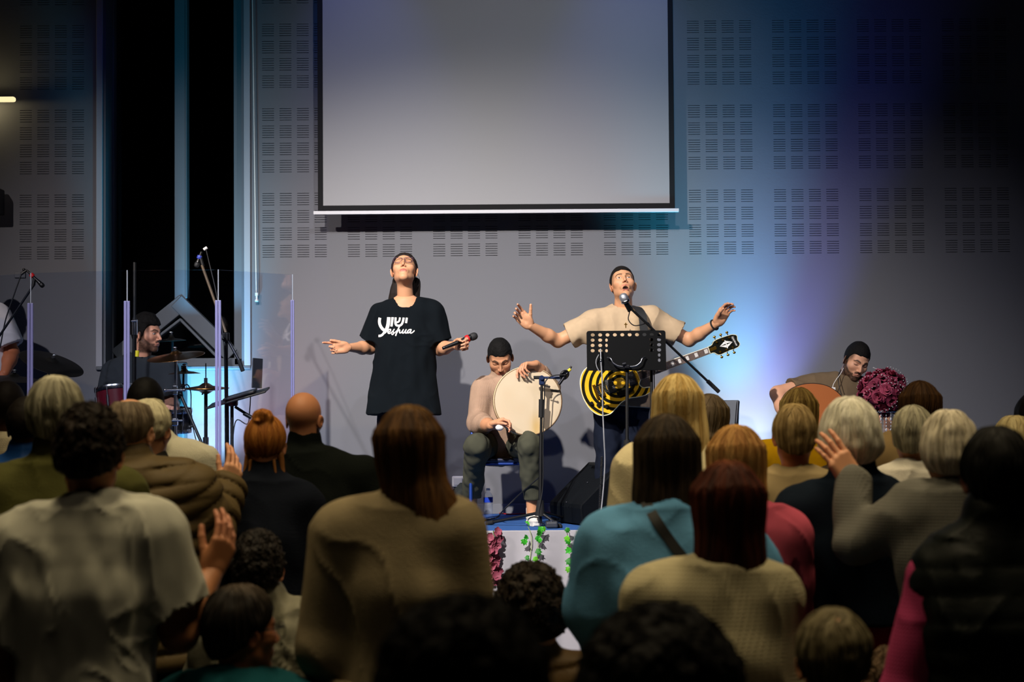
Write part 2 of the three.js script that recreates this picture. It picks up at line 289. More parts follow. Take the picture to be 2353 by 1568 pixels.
const strands = (f, amp, n, fy = 5) => (x, y, z) => { const d = f(x, y, z); if (Math.abs(d) > 0.05) return d; const a = Math.atan2(x, z + 0.012); return d - amp * noise(a * Math.min(n, 6), y * Math.min(fy, 6), 2); };
const HAIR = {
  crop: (o) => inter(bump(cran((o.t ?? 0.005) - 0.002, (o.t ?? 0.005) + (o.top ?? 0.004), (o.t ?? 0.005)), o.b ?? 0.0012, 60), hairline(o.fz ?? 0.078, o.fy ?? 0.066), 0.004),
  short: (o) => inter(bump(strands(un(0.03, cran(o.t ?? 0.014, (o.t ?? 0.014) + 0.004), ell([0, -0.03, -0.035], [0.07, 0.085, 0.07])), 0.002, 14), 0.0035, 34), above(0.075, o.fy ?? 0.045), 0.02),
  curly: (o) => inter(bump(bump(un(0.03, cran(o.t ?? 0.01, (o.t ?? 0.01) + 0.012), ell([0, -0.01, -0.035], [0.08, 0.08, 0.08])), 0.007, 55), 0.005, 110), above(0.075, 0.055), 0.014),
  balding: (o) => cut(inter(bump(cran(0.009), 0.002, 60), above(0.07, 0.05), 0.008), ell([0, 0.16, 0.02 + (o.bz ?? 0)], [0.06, 0.1, 0.095]), 0.01),
  thin: (o) => cut(inter(bump(cran(0.011), 0.003, 50), above(0.07, 0.05), 0.008), ell([0, 0.142, -0.075], [0.035, 0.04, 0.04]), 0.012),
  afro: (o) => bump(bump(un(0.05, ell([0, 0.045, -0.02], [0.118, 0.112, 0.118]), ell([0, -0.02, -0.04], [0.1, 0.09, 0.09])), 0.008, 40), 0.004, 90),
  volume: (o) => inter(cut(bump(strands(un(0.045, cran(o.t ?? 0.026), ell([0, -0.022, -0.04], [0.088 + (o.w ?? 0.012), 0.07, 0.085])), 0.004, 6, 20), 0.005, 27), faceBox(0.035, 0.05), 0.02), (x, y, z) => -0.088 - 0.3 * Math.abs(x) - y, 0.012),
  bob: (o) => { const L = o.L ?? 0.2, w = o.w ?? 0.1; return inter(cut(strands(un(0.04, cran(o.t ?? 0.014), loft([[0.05, 0.08, 0.075, 0, -0.02], [-0.06, w * 0.97, 0.078, 0, -0.03], [-L * 0.75, w, 0.08, 0, -0.038], [-L - 0.01, w * 0.9, 0.07, 0, -0.035]], 2.2)), 0.0022, 14, 3), faceBox(0.03, 0.052), 0.02), (x, y, z) => -L - 0.012 * noise(Math.atan2(x, z) * 8, 0, 1) - y, 0.01); },
  long: (o) => { const L = o.L ?? 0.4, ox = o.ox ?? 0; return strands(cut(un(0.04, cran(0.01), loft([[0.05, 0.078, 0.075, 0, -0.022], [-0.07, 0.088, 0.07, ox * 0.15, -0.036], [-L * 0.55, 0.09, 0.058, ox * 0.5, -0.06], [-L * 0.85, 0.074, 0.046, ox * 0.85, -0.08], [-L, 0.045, 0.03, ox * 1.1, -0.085]], 2.1)), faceBox(0.03, 0.05), 0.02), 0.0022, 14, 2.5); },
  tail: (o) => inter(strands(cran(0.007), 0.0015, 5), (x, y, z) => (0.062 + 0.85 * (z - 0.078) - y) * 0.75, 0.006),
  bun: (o) => un(0.012, inter(strands(cran(0.007, 0.012), 0.003, 12), above(0.075, 0.055), 0.01), bump(ell([0, 0.118, -0.062], [0.042, 0.03, 0.04]), 0.011, 60)),
};
function makeHair(style, m, o) {
  const f = HAIR[style](o), L = style === 'long' ? (o.L ?? 0.4) : style === 'bob' ? (o.L ?? 0.2) : 0.11, pads = style === 'afro' ? 0.14 : 0.125, base = lin(o.color), tip = lin(o.tip ?? o.color), hi = lin(o.streak ?? o.color), root = lin(o.root ?? o.color);
  const ox = Math.abs(o.ox ?? 0) * 1.2, tone = (x, y, z, v) => { const a = Math.atan2(x, z + 0.012); let c = mix3(base, tip, ss(0.02, -L, y)); c = mix3(c, root, ss(0.085, 0.13, y + 0.3 * z) * (o.root ? 1 : 0)); c = mix3(c, hi, (o.sa ?? 0.6) * cl(0.48 + 0.95 * noise(a * 12, y * 4, 4) + 0.3 * v)); const k = 0.93 + 0.13 * noise(a * 26, y * 9, 1) + 0.1 * v; return c.map((q) => q * k); };
  const geo = surf(f, [-pads - ox, -L - 0.03, -0.17], [pads + ox, 0.19, 0.13], o.h ?? 0.006, { color: (x, y, z) => tone(x, y, z, 0) });
  const parts = [geo], n = Math.round((o.locks ?? 0) * 1.7), pos = [], nor = [], uv = [], col = [], idx = [], e = 0.004, G = (x, y, z) => V(f(x + e, y, z) - f(x - e, y, z), f(x, y + e, z) - f(x, y - e, z), f(x, y, z + e) - f(x, y, z - e)).normalize();
  const curl = o.curl ?? 0;
  for (let i = 0; i < n; i++) {
    const th = rr(0, 6.283), up = rr(-0.55, 1), q = Math.sqrt(1 - up * up), d = V(q * Math.cos(th), up, q * Math.sin(th)), p = V(0, 0.02, -0.02).addScaledVector(d, 0.22); let ok = false;
    for (let s = 0; s < 30; s++) { const v = f(p.x, p.y, p.z); if (v < 0.0012) { ok = true; break; } p.addScaledVector(d, -v * 0.8); if (p.length() > 0.4) break; }
    if (!ok || p.z > 0.06) continue;
    const steps = curl ? 5 : Math.round(rr(5, 9)), ds = (o.ds ?? (L > 0.15 ? 0.022 : 0.011)), rad = rr(0.0012, 0.003) * (o.lr ?? 1), off = rr(-0.001, 0.0015), tw = rr(-1, 1), vv = rr(-0.6, 0.6), lines = [];
    for (let s = 0; s <= steps; s++) {
      const nrm = G(p.x, p.y, p.z), flow = curl ? V(Math.sin(s * 1.9 + th * 5), Math.cos(s * 1.9 + th * 3), Math.sin(s + up * 9)) : V(p.x * 2.2 + tw * 0.12, (p.y - 0.115) * 3 - 0.22, (p.z + 0.03) * 2.2);
      if (!curl && p.y < -0.04) flow.set(tw * 0.12, -1, 0);
      const t = flow.addScaledVector(nrm, -flow.dot(nrm)).normalize(); lines.push([p.clone().addScaledVector(nrm, off), nrm, t.clone()]);
      p.addScaledVector(t, ds); const v = f(p.x, p.y, p.z); p.addScaledVector(nrm, -v * 0.9);
      if (Math.abs(f(p.x, p.y, p.z)) > 0.006) break;
    }
    if (lines.length < 4) continue;
    const b0 = pos.length / 3;
    lines.forEach(([c, nn, t], s) => {
      const side = V(0, 0, 0).crossVectors(nn, t), r = rad * Math.sin(Math.PI * (0.16 + 0.8 * s / (lines.length - 1))), k = tone(c.x, c.y, c.z, vv);
      for (let a = 0; a < 4; a++) { const ca = Math.cos(a * 1.5708), sa = Math.sin(a * 1.5708), nv = V(0, 0, 0).addScaledVector(side, ca).addScaledVector(nn, sa); pos.push(c.x + side.x * ca * r * 1.5 + nn.x * sa * r, c.y + side.y * ca * r * 1.5 + nn.y * sa * r, c.z + side.z * ca * r * 1.5 + nn.z * sa * r); nor.push(nv.x, nv.y, nv.z); uv.push(0, 0); col.push(...k); }
      if (s) for (let a = 0; a < 4; a++) { const A0 = b0 + (s - 1) * 4 + a, A1 = b0 + (s - 1) * 4 + (a + 1) % 4; idx.push(A0, A1, A0 + 4, A1, A1 + 4, A0 + 4); }
    });
  }
  if (idx.length) {
    const g = new THREE.BufferGeometry(); g.setAttribute('position', new THREE.Float32BufferAttribute(pos, 3)); g.setAttribute('normal', new THREE.Float32BufferAttribute(nor, 3)); g.setAttribute('uv', new THREE.Float32BufferAttribute(uv, 2)); g.setAttribute('color', new THREE.Float32BufferAttribute(col, 3)); g.setIndex(idx); parts.push(g);
  }
  return mergeGeometries(parts, false).applyMatrix4(m);
}
// a hand: wrist, dir along the palm, thumb side, palm normal; curl per finger (index ... little) of three joint angles
function makeHand(o) {
  const y = v3(o.dir).clone().normalize(), x = v3(o.thumb).clone().addScaledVector(y, -v3(o.thumb).dot(y)).normalize(), z = V(0, 0, 0).crossVectors(x, y), sg = z.dot(v3(o.palm)) < 0 ? -1 : 1, s = o.scale ?? 1;
  const m = new THREE.Matrix4().makeBasis(x, y, z).scale(V(s, s, s)).setPosition(v3(o.wrist)), fs = [], kx = [0.029, 0.0095, -0.0105, -0.029], ky = [0.088, 0.092, 0.088, 0.079], len = [[0.042, 0.026, 0.02], [0.046, 0.029, 0.021], [0.042, 0.027, 0.02], [0.033, 0.02, 0.018]];
  const pads = kx.map((k, i) => cap([k * 0.62, 0.008, 0], [k, ky[i] - 0.004, 0], 0.0155, 0.0125));
  pads.push(ell([0.026, 0.036, sg * 0.008], [0.016, 0.032, 0.015]), ell([-0.022, 0.032, sg * 0.006], [0.014, 0.032, 0.013]), cap([0, -0.008, 0], [0, 0.016, 0], 0.021, 0.021));
  fs.push(un(0.014, ...pads)); const pts = [[0, -0.04, 0], [0.05, 0, 0.02], [-0.05, 0, -0.02]];
  kx.forEach((k, i) => {
    const c = (o.curl && o.curl[i]) || [0.25, 0.3, 0.2], sp = (o.splay ?? 0.06) * (1.5 - i); let p = V(k, ky[i], 0), a = 0, r = i === 3 ? 0.0078 : 0.009, segs = [];
    c.forEach((t, q) => { a += t; const n = p.clone().add(V(Math.sin(sp) * Math.cos(a), Math.cos(sp) * Math.cos(a), sg * Math.sin(a)).multiplyScalar(len[i][q])); segs.push(cap(p, n, r, r * 0.9)); pts.push(n.toArray()); r *= 0.9; p = n; });
    fs.push(un(0.004, ...segs));
  });
  const T = o.thumbCurl ?? [0.75, 0.1, 0.2]; let p = V(0.024, 0.022, sg * 0.006), a = T[0], lift = T[3] ?? 0.35, r = 0.0125; const segs = [];
  [0.04, 0.032, 0.026].forEach((l, q) => { if (q) a -= T[q]; const n = p.clone().add(V(Math.sin(a) * Math.cos(lift), Math.cos(a) * Math.cos(lift), sg * Math.sin(lift)).multiplyScalar(l)); segs.push(cap(p, n, r, r * 0.88)); pts.push(n.toArray()); r *= 0.86; p = n; });
  fs.push(un(0.004, ...segs));
  const skin = lin(o.skin), pink = mix3(skin, [0.75, 0.3, 0.22], 0.28);
  return surf(un(0.0045, ...fs), ...bounds(pts, 0.018), o.h ?? 0.0032, { m, color: (X, Y, Z) => mix3(skin, pink, ss(0.06, 0.13, Y) * 0.8 + 0.2 * ss(0, 0.02, sg * Z)) });
}
// rig: neck, hip, sL, sR (shoulder joints), eL, wL, eR, wR in world coordinates
function rigFrame(r) {
  const y = r.neck.clone().sub(r.hip).normalize(), x = r.sR.clone().sub(r.sL); x.addScaledVector(y, -x.dot(y)).normalize(); const z = V(0, 0, 0).crossVectors(x, y);
  return new THREE.Matrix4().makeBasis(x, y, z).setPosition(r.neck);
}
const mid = (a, b, t) => a.clone().lerp(b, t);
function garment(r, o) {
  const m = rigFrame(r), g = o.grow ?? 0.015, inv = m.clone().invert(), st = o.st.map((s) => [s[0], s[1] + g, s[2] + g, s[3] || 0, s[4] || 0]), fs = [placed(loft(st, o.e ?? 2.4), m)];
  const sh = o.sh ?? 0.066, L = r.neck.distanceTo(r.hip), hem = st[st.length - 1][0], up = V(0, 1, 0).transformDirection(m);
  fs.push(cap(mid(r.sL, r.sR, 0.14), mid(r.sL, r.sR, 0.86), sh + g), cap(r.neck.clone().addScaledVector(up, -0.018), mid(r.neck, r.sL, 0.8), 0.047 + g, (o.trap ?? 0.04) + g), cap(r.neck.clone().addScaledVector(up, -0.018), mid(r.neck, r.sR, 0.8), 0.047 + g, (o.trap ?? 0.04) + g));
  const body = un(o.k ?? 0.06, ...fs), arms = [];
  for (const s of ['L', 'R']) {
    const S = r['s' + s], E = r['e' + s], Wr = r['w' + s], a = o.arm ?? [0.062, 0.05, 0.04, 0.034], kind = o['sleeve' + s] ?? o.sleeve ?? 'long'; if (!E || kind === 'none') continue;
    if (kind === 'long') { const wr = E.clone().lerp(Wr, o.cuff ?? 0.97); arms.push([un(0.03, cap(S, E, a[0] + g, a[1] + g), cap(E, wr, a[1] + g, a[3] + g)), S, E, wr, a]); }
    else { const T = o.frac ?? 0.62, e = mid(S, E, T + 0.12), d = E.clone().sub(S).normalize(), c = mid(S, E, T).dot(d); const tube = cap(S, e, a[0] + g, (o.open ?? 0.066) + g), hole = cap(mid(S, E, T - 0.12), mid(S, E, 1.1), lerp(a[0], o.open ?? 0.066, (T - 0.12) / (T + 0.12)) + g - 0.03, (o.open ?? 0.066) + g - 0.02); arms.push([o.solid ? inter(tube, (x, y, z) => x * d.x + y * d.y + z * d.z - c, 0.004) : cut(inter(tube, (x, y, z) => x * d.x + y * d.y + z * d.z - c, 0.004), hole, 0.004), S, E, Wr, a]); }
  }
  const cre = o.crease ?? 0.005, fold = o.fold ?? 0.008, ff = o.ff ?? 11, q = o.quilt, nr = o.neckR ?? 0.06, hole = o.neckHole === false ? null : cap(r.neck.clone().addScaledVector(up, o.neckDrop ?? 0.0).add(v3(o.neckFwd ?? [0, 0, 0])), r.neck.clone().addScaledVector(up, 0.2), nr, nr + 0.02);
  const extra = (o.extra || []).map((e) => e);
  return (x, y, z) => {
    let d = body(x, y, z);
    if (d < 0.2 || arms.length) {
      const ly = inv.elements[1] * x + inv.elements[5] * y + inv.elements[9] * z + inv.elements[13];
      if (q && Math.abs(d) < 0.08) d -= q * (Math.sqrt(Math.abs(Math.sin(Math.PI * ly / 0.062))) - 0.6);
      for (const [f, S, E, Wr] of arms) {
        let a = f(x, y, z);
        if (q && Math.abs(a) < 0.08) { const P = V(x, y, z), s = P.distanceTo(S) < P.distanceTo(Wr) ? P.distanceTo(E) : -P.distanceTo(E); a -= q * (Math.sqrt(Math.abs(Math.sin(Math.PI * s / 0.055))) - 0.6); }
        d = sm(d, a, o.armK ?? 0.03);
      }
      for (const e of extra) d = sm(d, e(x, y, z), 0.012);
      if (fold && Math.abs(d) < 0.07) d -= fold * (noise(x * ff, y * ff * 0.28, z * ff) + 0.45 * noise(x * ff * 2.1 + 5, y * ff * 0.8, z * ff * 2.1));
      if (cre && Math.abs(d) < 0.05) { const w = noise(x * 5, y * 5, z * 5), q = 1 - Math.abs(noise(x * ff * 1.1 + y * ff * 0.55 + w, y * ff * 0.5 - x * ff * 0.3 + w, z * ff * 0.8)); d -= cre * (q * q * q * q - 0.25); }
      if (hole) d = sx(d, -hole(x, y, z), 0.008);
      d = sx(d, hem - ly + 0.0, 0.004);
    }
    return d;
  };
}
const clothColor = (hex, v = 0.05, f2) => { const c = lin(hex); return (x, y, z, a, b, d) => { const k = 1 + v * noise(x * 60, y * 60, z * 60) + v * 0.6 * noise(x * 8, y * 8, z * 8); let q = c; if (f2) q = f2(x, y, z, c) || c; return q.map((t) => t * k); }; };
const rigPts = (r, o) => { const p = [r.neck, r.hip, r.sL, r.sR]; for (const s of ['eL', 'wL', 'eR', 'wR']) if (r[s]) p.push(r[s]); const m = rigFrame(r); const b = o.st[o.st.length - 1]; for (const s of [-1, 1]) p.push(V(s * b[1], b[0] - 0.02, 0).applyMatrix4(m)); return bounds(p, o.pad ?? 0.16); };
function makeGarment(r, o) { return surf(garment(r, o), ...rigPts(r, o), o.h ?? 0.012, { color: typeof o.color === 'string' ? clothColor(o.color, o.v) : o.color }); }
function arm(S, E, Wr, r, skin, h = 0.007) { const c = lin(skin); return surf(un(0.02, cap(S, E, r[0], r[1]), cap(E, mid(E, Wr, 0.35), r[1], r[2]), cap(mid(E, Wr, 0.35), Wr, r[2], r[3])), ...bounds([S, E, Wr], 0.07), h, { color: (x, y, z) => c.map((v) => v * (1 + 0.06 * noise(x * 30, y * 30, z * 30))) }); }
function makeLegs(hip, right, fwd, o) {   // trousers standing or seated, with two legs; o.knees / o.ankles in world coordinates
  const fs = [], pts = [hip], g = o.g ?? 0.02;
  fs.push(cap(hip.clone().addScaledVector(right, -0.07), hip.clone().addScaledVector(right, 0.07), 0.115 + g * 0.5));
  [-1, 1].forEach((s, i) => { const h = hip.clone().addScaledVector(right, s * 0.085), k = o.knees[i], a = o.ankles[i]; fs.push(un(0.02, cap(h, k, 0.078 + g * 0.7, 0.054 + g), cap(k, a, 0.054 + g, (o.cuff ?? 0.042) + g))); pts.push(k, a); });
  const f = un(0.025, ...fs), fold = o.fold ?? 0.007;
  const low = o.low ?? null;
  const ff = (x, y, z) => { let d = f(x, y, z); if (Math.abs(d) < 0.05) d -= fold * (noise(x * 14, y * 9, z * 14) + 0.6 * noise(x * 26, y * 22, z * 26)); return low !== null ? sx(d, low - y, 0.004) : d; };
  return surf(ff, ...bounds(pts, 0.2), o.h ?? 0.012, { color: clothColor(o.color, 0.06) });
}
function makeShoe(p, yaw, color, sole = '#d8d4cc') {   // p: the heel's middle on the floor
  const m = new THREE.Matrix4().makeRotationY(yaw).setPosition(v3(p)), up = un(0.02, ell([0, 0.045, 0.045], [0.04, 0.045, 0.065]), ell([0, 0.035, 0.15], [0.046, 0.034, 0.085]), cap([0, 0.05, 0.02], [0, 0.095, 0.015], 0.038, 0.042)), base = boxf([0, 0.014, 0.09], [0.047, 0.014, 0.14], 0.012);
  const f = (x, y, z) => Math.max(Math.min(sm(up(x, y, z), 1, 0.001), boxShoe(x, y, z, base)), -y), c = lin(color), s = lin(sole);
  return surf((x, y, z) => sx(f(x, y, z), -cap([0, 0.1, 0.015], [0, 0.2, 0.015], 0.034)(x, y, z), 0.004), [-0.07, -0.01, -0.07], [0.07, 0.16, 0.26], 0.006, { m, color: (x, y, z) => (y < 0.024 ? s : noise(x * 3, z * 90, 1) > 0.35 && y > 0.06 && z > 0.05 ? c.map((v) => v * 0.8) : c) });
}
const boxShoe = (x, y, z, b) => Math.max(b(x, y, z), Math.hypot(x / 0.047, (z - 0.09) / 0.145) - 1 > 0 ? (Math.hypot(x / 0.047, (z - 0.09) / 0.145) - 1) * 0.04 : -1);
// ---------- the setting ----------
{
  const wallM = Std([0.148, 0.151, 0.166], 0.82, { bumpMap: rep(plasterT, 2), bumpScale: 0.0006 }), darkM = Std(0x07080a, 0.95), carpet = Std(0x16181c, 0.95, { bumpMap: rep(leatherT, 6), bumpScale: 0.003 });
  const X = 6.2, BACK = 3.4, plain = (w, h, d, x, y, z) => new THREE.BoxGeometry(w, h, d).translate(x, y, z);
  const floor = structure('floor'); part('floor_slab', [plain(2 * X, 0.2, WALL + BACK + 0.6, 0, -0.1, (BACK - WALL) / 2)], carpet, floor);
  const ceiling = structure('ceiling'); part('ceiling_slab', [plain(2 * X, 0.2, WALL + BACK + 0.6, 0, CEIL + 0.1, (BACK - WALL) / 2)], Std(0x1b1c20, 0.95), ceiling);
  for (const s of [-1, 1]) { const w = structure(s < 0 ? 'wall_left' : 'wall_right'); part('wall_slab', [plain(0.2, CEIL + 0.4, WALL + BACK + 0.6, s * (X + 0.1), CEIL / 2, (BACK - WALL) / 2)], Std(0x2a2c30, 0.9), w); }
  const wr = structure('wall_rear'); part('wall_slab', [plain(2 * X + 0.4, CEIL + 0.4, 0.2, 0, CEIL / 2, BACK + 0.1)], Std(0x1a1b1e, 0.9), wr);

  // back wall: plain plaster below, perforated acoustic boards above, a tall window opening
  const wb = structure('wall_back'), z = -WALL, T = 0.34;
  const wx0 = at(236, 800, WALL).x, wx1 = at(562, 800, WALL).x, wy0 = at(400, 842, WALL).y, top = at(1176, 613, WALL).y, P = 0.6;
  part('plaster', [plain(X + wx0, CEIL, 0.3, (wx0 - X) / 2, CEIL / 2, z - 0.15 - 0.04), plain(X - wx1, CEIL, 0.3, (wx1 + X) / 2, CEIL / 2, z - 0.15 - 0.04), plain(wx1 - wx0, wy0, T, (wx0 + wx1) / 2, wy0 / 2, z - T / 2 - 0.0005),
    plain(X + wx0, top, 0.04, (wx0 - X) / 2, top / 2, z - 0.02), plain(X - wx1, top, 0.04, (wx1 + X) / 2, top / 2, z - 0.02)], wallM, wb);
  const holes = Std(0x141416, 1);
  const board = (w, h, cols, rows, ox, oy) => {
    const s = new THREE.Shape([[0, 0], [w, 0], [w, h], [0, h]].map((p) => new THREE.Vector2(...p)));
    for (let c = 0; c < cols; c++) for (let r = 0; r < rows; r++) for (let k = 0; k < 6; k++) { const x = ox + c * 0.1225, y = oy + r * 0.1225 + k * 0.0163; s.holes.push(new THREE.Path([[x, y], [x + 0.084, y], [x + 0.084, y + 0.0038], [x, y + 0.0038]].map((p) => new THREE.Vector2(...p)))); }
    return new THREE.ExtrudeGeometry(s, { depth: 0.0125, bevelEnabled: false });
  };
  const geo = board(P, P, 4, 4, 0.0735, 0.078), blank = (w) => new THREE.BoxGeometry(w, P, 0.0125).translate(w / 2, P / 2, 0.00625);
  const nRows = Math.ceil((CEIL - top) / P), place = (g, x, y) => { const m = new THREE.Mesh(g, wallM); m.name = 'acoustic_panel'; m.position.set(x, y, z - 0.0125); m.castShadow = m.receiveShadow = true; wb.add(m); };
  const cols = []; { let x = at(579, 520, WALL).x; while (x < X - 0.01) { cols.push([x, Math.min(P, X - x)]); x += P; } }
  const c0 = at(21, 520, WALL).x; let cx = c0; while (cx > -X) { cols.push([cx, P]); cx -= P; }
  for (let r = 0; r < nRows; r++) { const y = top + r * P; for (const [x, w] of cols) place(w > P - 1e-6 ? geo : blank(w), x, y); place(blank(wx0 - c0 - P), c0 + P, y); place(blank(cols[0][0] - wx1), wx1, y); }
  part('panel_backing', [plain(X + wx0, CEIL - top, 0.012, (wx0 - X) / 2, (CEIL + top) / 2, z - 0.034), plain(X - wx1, CEIL - top, 0.012, (wx1 + X) / 2, (CEIL + top) / 2, z - 0.034)], holes, wb);

  // window: a tall frame set back in its reveal, gabled at the foot
  const wd = WALL + 0.24, win = structure('window_1', [(wx0 + wx1) / 2, wy0, -wd]), fr = Std(0x555a60, 0.5), wp = (px, py) => at(px, py, wd);
  const bar = (a, b, w, d = 0.07, dz = 0) => { const p = V(b.x - a.x, b.y - a.y, 0), L = p.length(), g = new RoundedBoxGeometry(w, L, d, 2, 0.006); g.rotateZ(Math.atan2(p.y, p.x) - Math.PI / 2); return g.translate((a.x + b.x) / 2, (a.y + b.y) / 2, -wd + dz); };
  const xl = wp(262, 800).x, xr = wp(541, 800).x, xm = wp(417, 700).x, yb = wp(400, 825).y, ya = wp(417, 702).y, yt = CEIL - 0.05;
  part('window_frame', [bar(V(xl - 0.045, yb - 0.05, 0), V(xl - 0.045, yt, 0), 0.1), bar(V(xr + 0.045, yb - 0.05, 0), V(xr + 0.045, yt, 0), 0.1), bar(V(xl - 0.09, yb - 0.03, 0), V(xr + 0.09, yb - 0.03, 0), 0.065)], fr, win);
  part('mullion', [bar(V(xm, ya - 0.03, 0), V(xm, yt, 0), 0.088), bar(V(xm + 0.042, ya + 0.05, 0), V(xm + 0.042, yt, 0), 0.014, 0.1)], fr, win);
  for (const s of [-1, 1]) { const e = V(s < 0 ? xl : xr, yb + 0.0, 0), a = V(xm, ya, 0); part('gable_bar', [bar(e.clone().add(V(-s * 0.02, 0.02, 0)), a.clone().add(V(-s * 0.03, 0.03, 0)), 0.11, 0.07, s * 0.002 + 0.006), bar(e.clone().add(V(-s * 0.11, -0.005, 0)), a.clone().add(V(-s * 0.004, -0.1, 0)), 0.02, 0.09)], fr, win); }
  const glass = Phy(0xffffff, 0.03, { transmission: 1, thickness: 0, ior: 1.5 }), pane = (pts) => { const s = new THREE.Shape(pts.map(([x, y]) => new THREE.Vector2(x, y))); return new THREE.ShapeGeometry(s).translate(0, 0, -wd - 0.01); };
  part('pane', [pane([[xl, yb], [xm, ya], [xm, yt], [xl, yt]])], glass, win); part('pane', [pane([[xr, yb], [xr, yt], [xm, yt], [xm, ya]])], glass, win); part('pane', [pane([[xl, yb], [xr, yb], [xm, ya]])], glass, win);
  part('reveal', [plain(0.02, yt - wy0, T, wx0 + 0.01, (yt + wy0) / 2, z - T / 2), plain(0.02, yt - wy0, T, wx1 - 0.01, (yt + wy0) / 2, z - T / 2)], Std(0x555a62, 0.7), win);
  part('window_sill', [rbox([(wx0 + wx1) / 2, wy0 - 0.012, z - 0.12], wx1 - wx0 + 0.09, 0.024, 0.28, 0.006)], fr, win);
  part('casing', [rbox([wx0 - 0.022, (yt + wy0) / 2, z + 0.008], 0.045, yt - wy0, 0.02, 0.005), rbox([wx1 + 0.022, (yt + wy0) / 2, z + 0.008], 0.045, yt - wy0, 0.02, 0.005)], Std(0x9a9ca4, 0.7), win);
  const night = structure('backdrop_night'); part('dark_yard', [plain(8, 8, 0.1, -2.4, 3.6, -WALL - 3)], Std(0x050607, 1), night);

  // stage: blue carpet deck, riser, white satin skirt in folds
  const st = structure('floor_stage', [0, 0, -FRONT]), blue = Std([0.012, 0.085, 0.3], 0.95, { bumpMap: rep(leatherT, 8), bumpScale: 0.002 });
  part('deck', [rbox([0, STAGE - 0.02, -(FRONT + WALL) / 2], 2 * X - 0.02, 0.04, WALL - FRONT - 0.002, 0.004)], blue, st);
  part('riser', [plain(2 * X - 0.04, STAGE - 0.04, 0.04, 0, (STAGE - 0.04) / 2, -FRONT - 0.04)], darkM, st);
  part('baseboard_back', [rbox([0, STAGE + 0.035, z + 0.008], 2 * X - 0.04, 0.07, 0.016, 0.003)], Std(0x77797f, 0.6), st);
}
{ // satin skirt
  const o = thing('stage_skirt', 'white satin cloth hanging in folds along the front of the blue stage', 'cloth', [0, STAGE, -FRONT]);
  const x0 = -4.2, x1 = 4.2, n = 900, m = 24, pos = [], uv = [], idx = [];
  for (let j = 0; j <= m; j++) for (let i = 0; i <= n; i++) {
    const x = lerp(x0, x1, i / n), t = j / m, y = STAGE + 0.006 - t * (STAGE - 0.02), w = noise(x * 3.1, 4, 1) * 0.06 + x, open = ss(0, 0.35, t);
    const pinch = Math.abs(noise(w * 6.4, 0.3, 2)), z = 0.012 + 0.03 * noise(w * 11, t * 0.5, 6) * (0.35 + 0.65 * open) + 0.055 * (0.5 - pinch) * (0.25 + 0.9 * open) + 0.018 * t;
    pos.push(x + 0.012 * noise(x * 5, t * 2, 3), y, -FRONT + Math.max(0.003, z + 0.012)); uv.push(x, y);
    if (i < n && j < m) { const a = j * (n + 1) + i; idx.push(a, a + n + 1, a + 1, a + 1, a + n + 1, a + n + 2); }
  }
  const g = new THREE.BufferGeometry(); g.setAttribute('position', new THREE.Float32BufferAttribute(pos, 3)); g.setAttribute('uv', new THREE.Float32BufferAttribute(uv, 2)); g.setIndex(idx); g.computeVertexNormals();
  part('cloth', [g], Phy(0xa19fa6, 0.4, { sheen: 0.3, sheenRoughness: 0.4 }), o);
  part('top_hem', [rbox([0, STAGE + 0.005, -FRONT + 0.004], 8.4, 0.008, 0.03, 0.003)], Std(0xa8a6ab, 0.6), o);
}
{ // projection screen
  const d = WALL - 0.22, p = (x, y) => at(x, y, d), c = p(1141, 470), o = thing('projection_screen', 'large pale grey pull-down projection screen with a black border above the singers', 'screen', [c.x, c.y, -d]);
  const x0 = p(742, 300).x, x1 = p(1537, 300).x, y0 = p(1141, 470).y, yt = 6.2, b = 0.036, B = (a, bb, y, yy, dd, zz = 0) => rbox([(a + bb) / 2, (y + yy) / 2, -d + zz], bb - a, yy - y, dd, 0.0015);
  part('canvas', [B(x0, x1, y0, yt, 0.003)], Std([0.31, 0.31, 0.315], 0.75), o);
  part('border', [B(x0 - b, x0, y0 - b, yt, 0.004), B(x1, x1 + b, y0 - b, yt, 0.004), B(x0, x1, y0 - b, y0, 0.004)], Std(0x030304, 0.9), o);
  part('bottom_bar', [B(x0 - b - 0.03, x1 + b + 0.026, y0 - b - 0.026, y0 - b - 0.002, 0.028)], Std(0xc9c9cc, 0.45), o);
  part('housing', [B(x0 - 0.16, x1 + 0.16, yt - 0.02, yt + 0.16, 0.15)], Std(0xd0d0d0, 0.5), o);
}
{ // blind cord with its toggle
  const d = WALL - 0.03, a = at(589, 672, d), o = thing('blind_cord', 'thin white cord with a plastic pull hanging beside the tall window', 'cord', a);
  part('cord', [rod(a, at(578, -160, d), 0.0042)], M.white, o); part('toggle', [lathe([[0.003, 0.05], [0.008, 0.045], [0.007, 0.02], [0.0125, 0.012], [0.0125, 0], [0, 0]], at(590, 694, d), null, 14), rod(at(590, 673, d), at(590, 680, d), 0.012)], M.white, o);
}
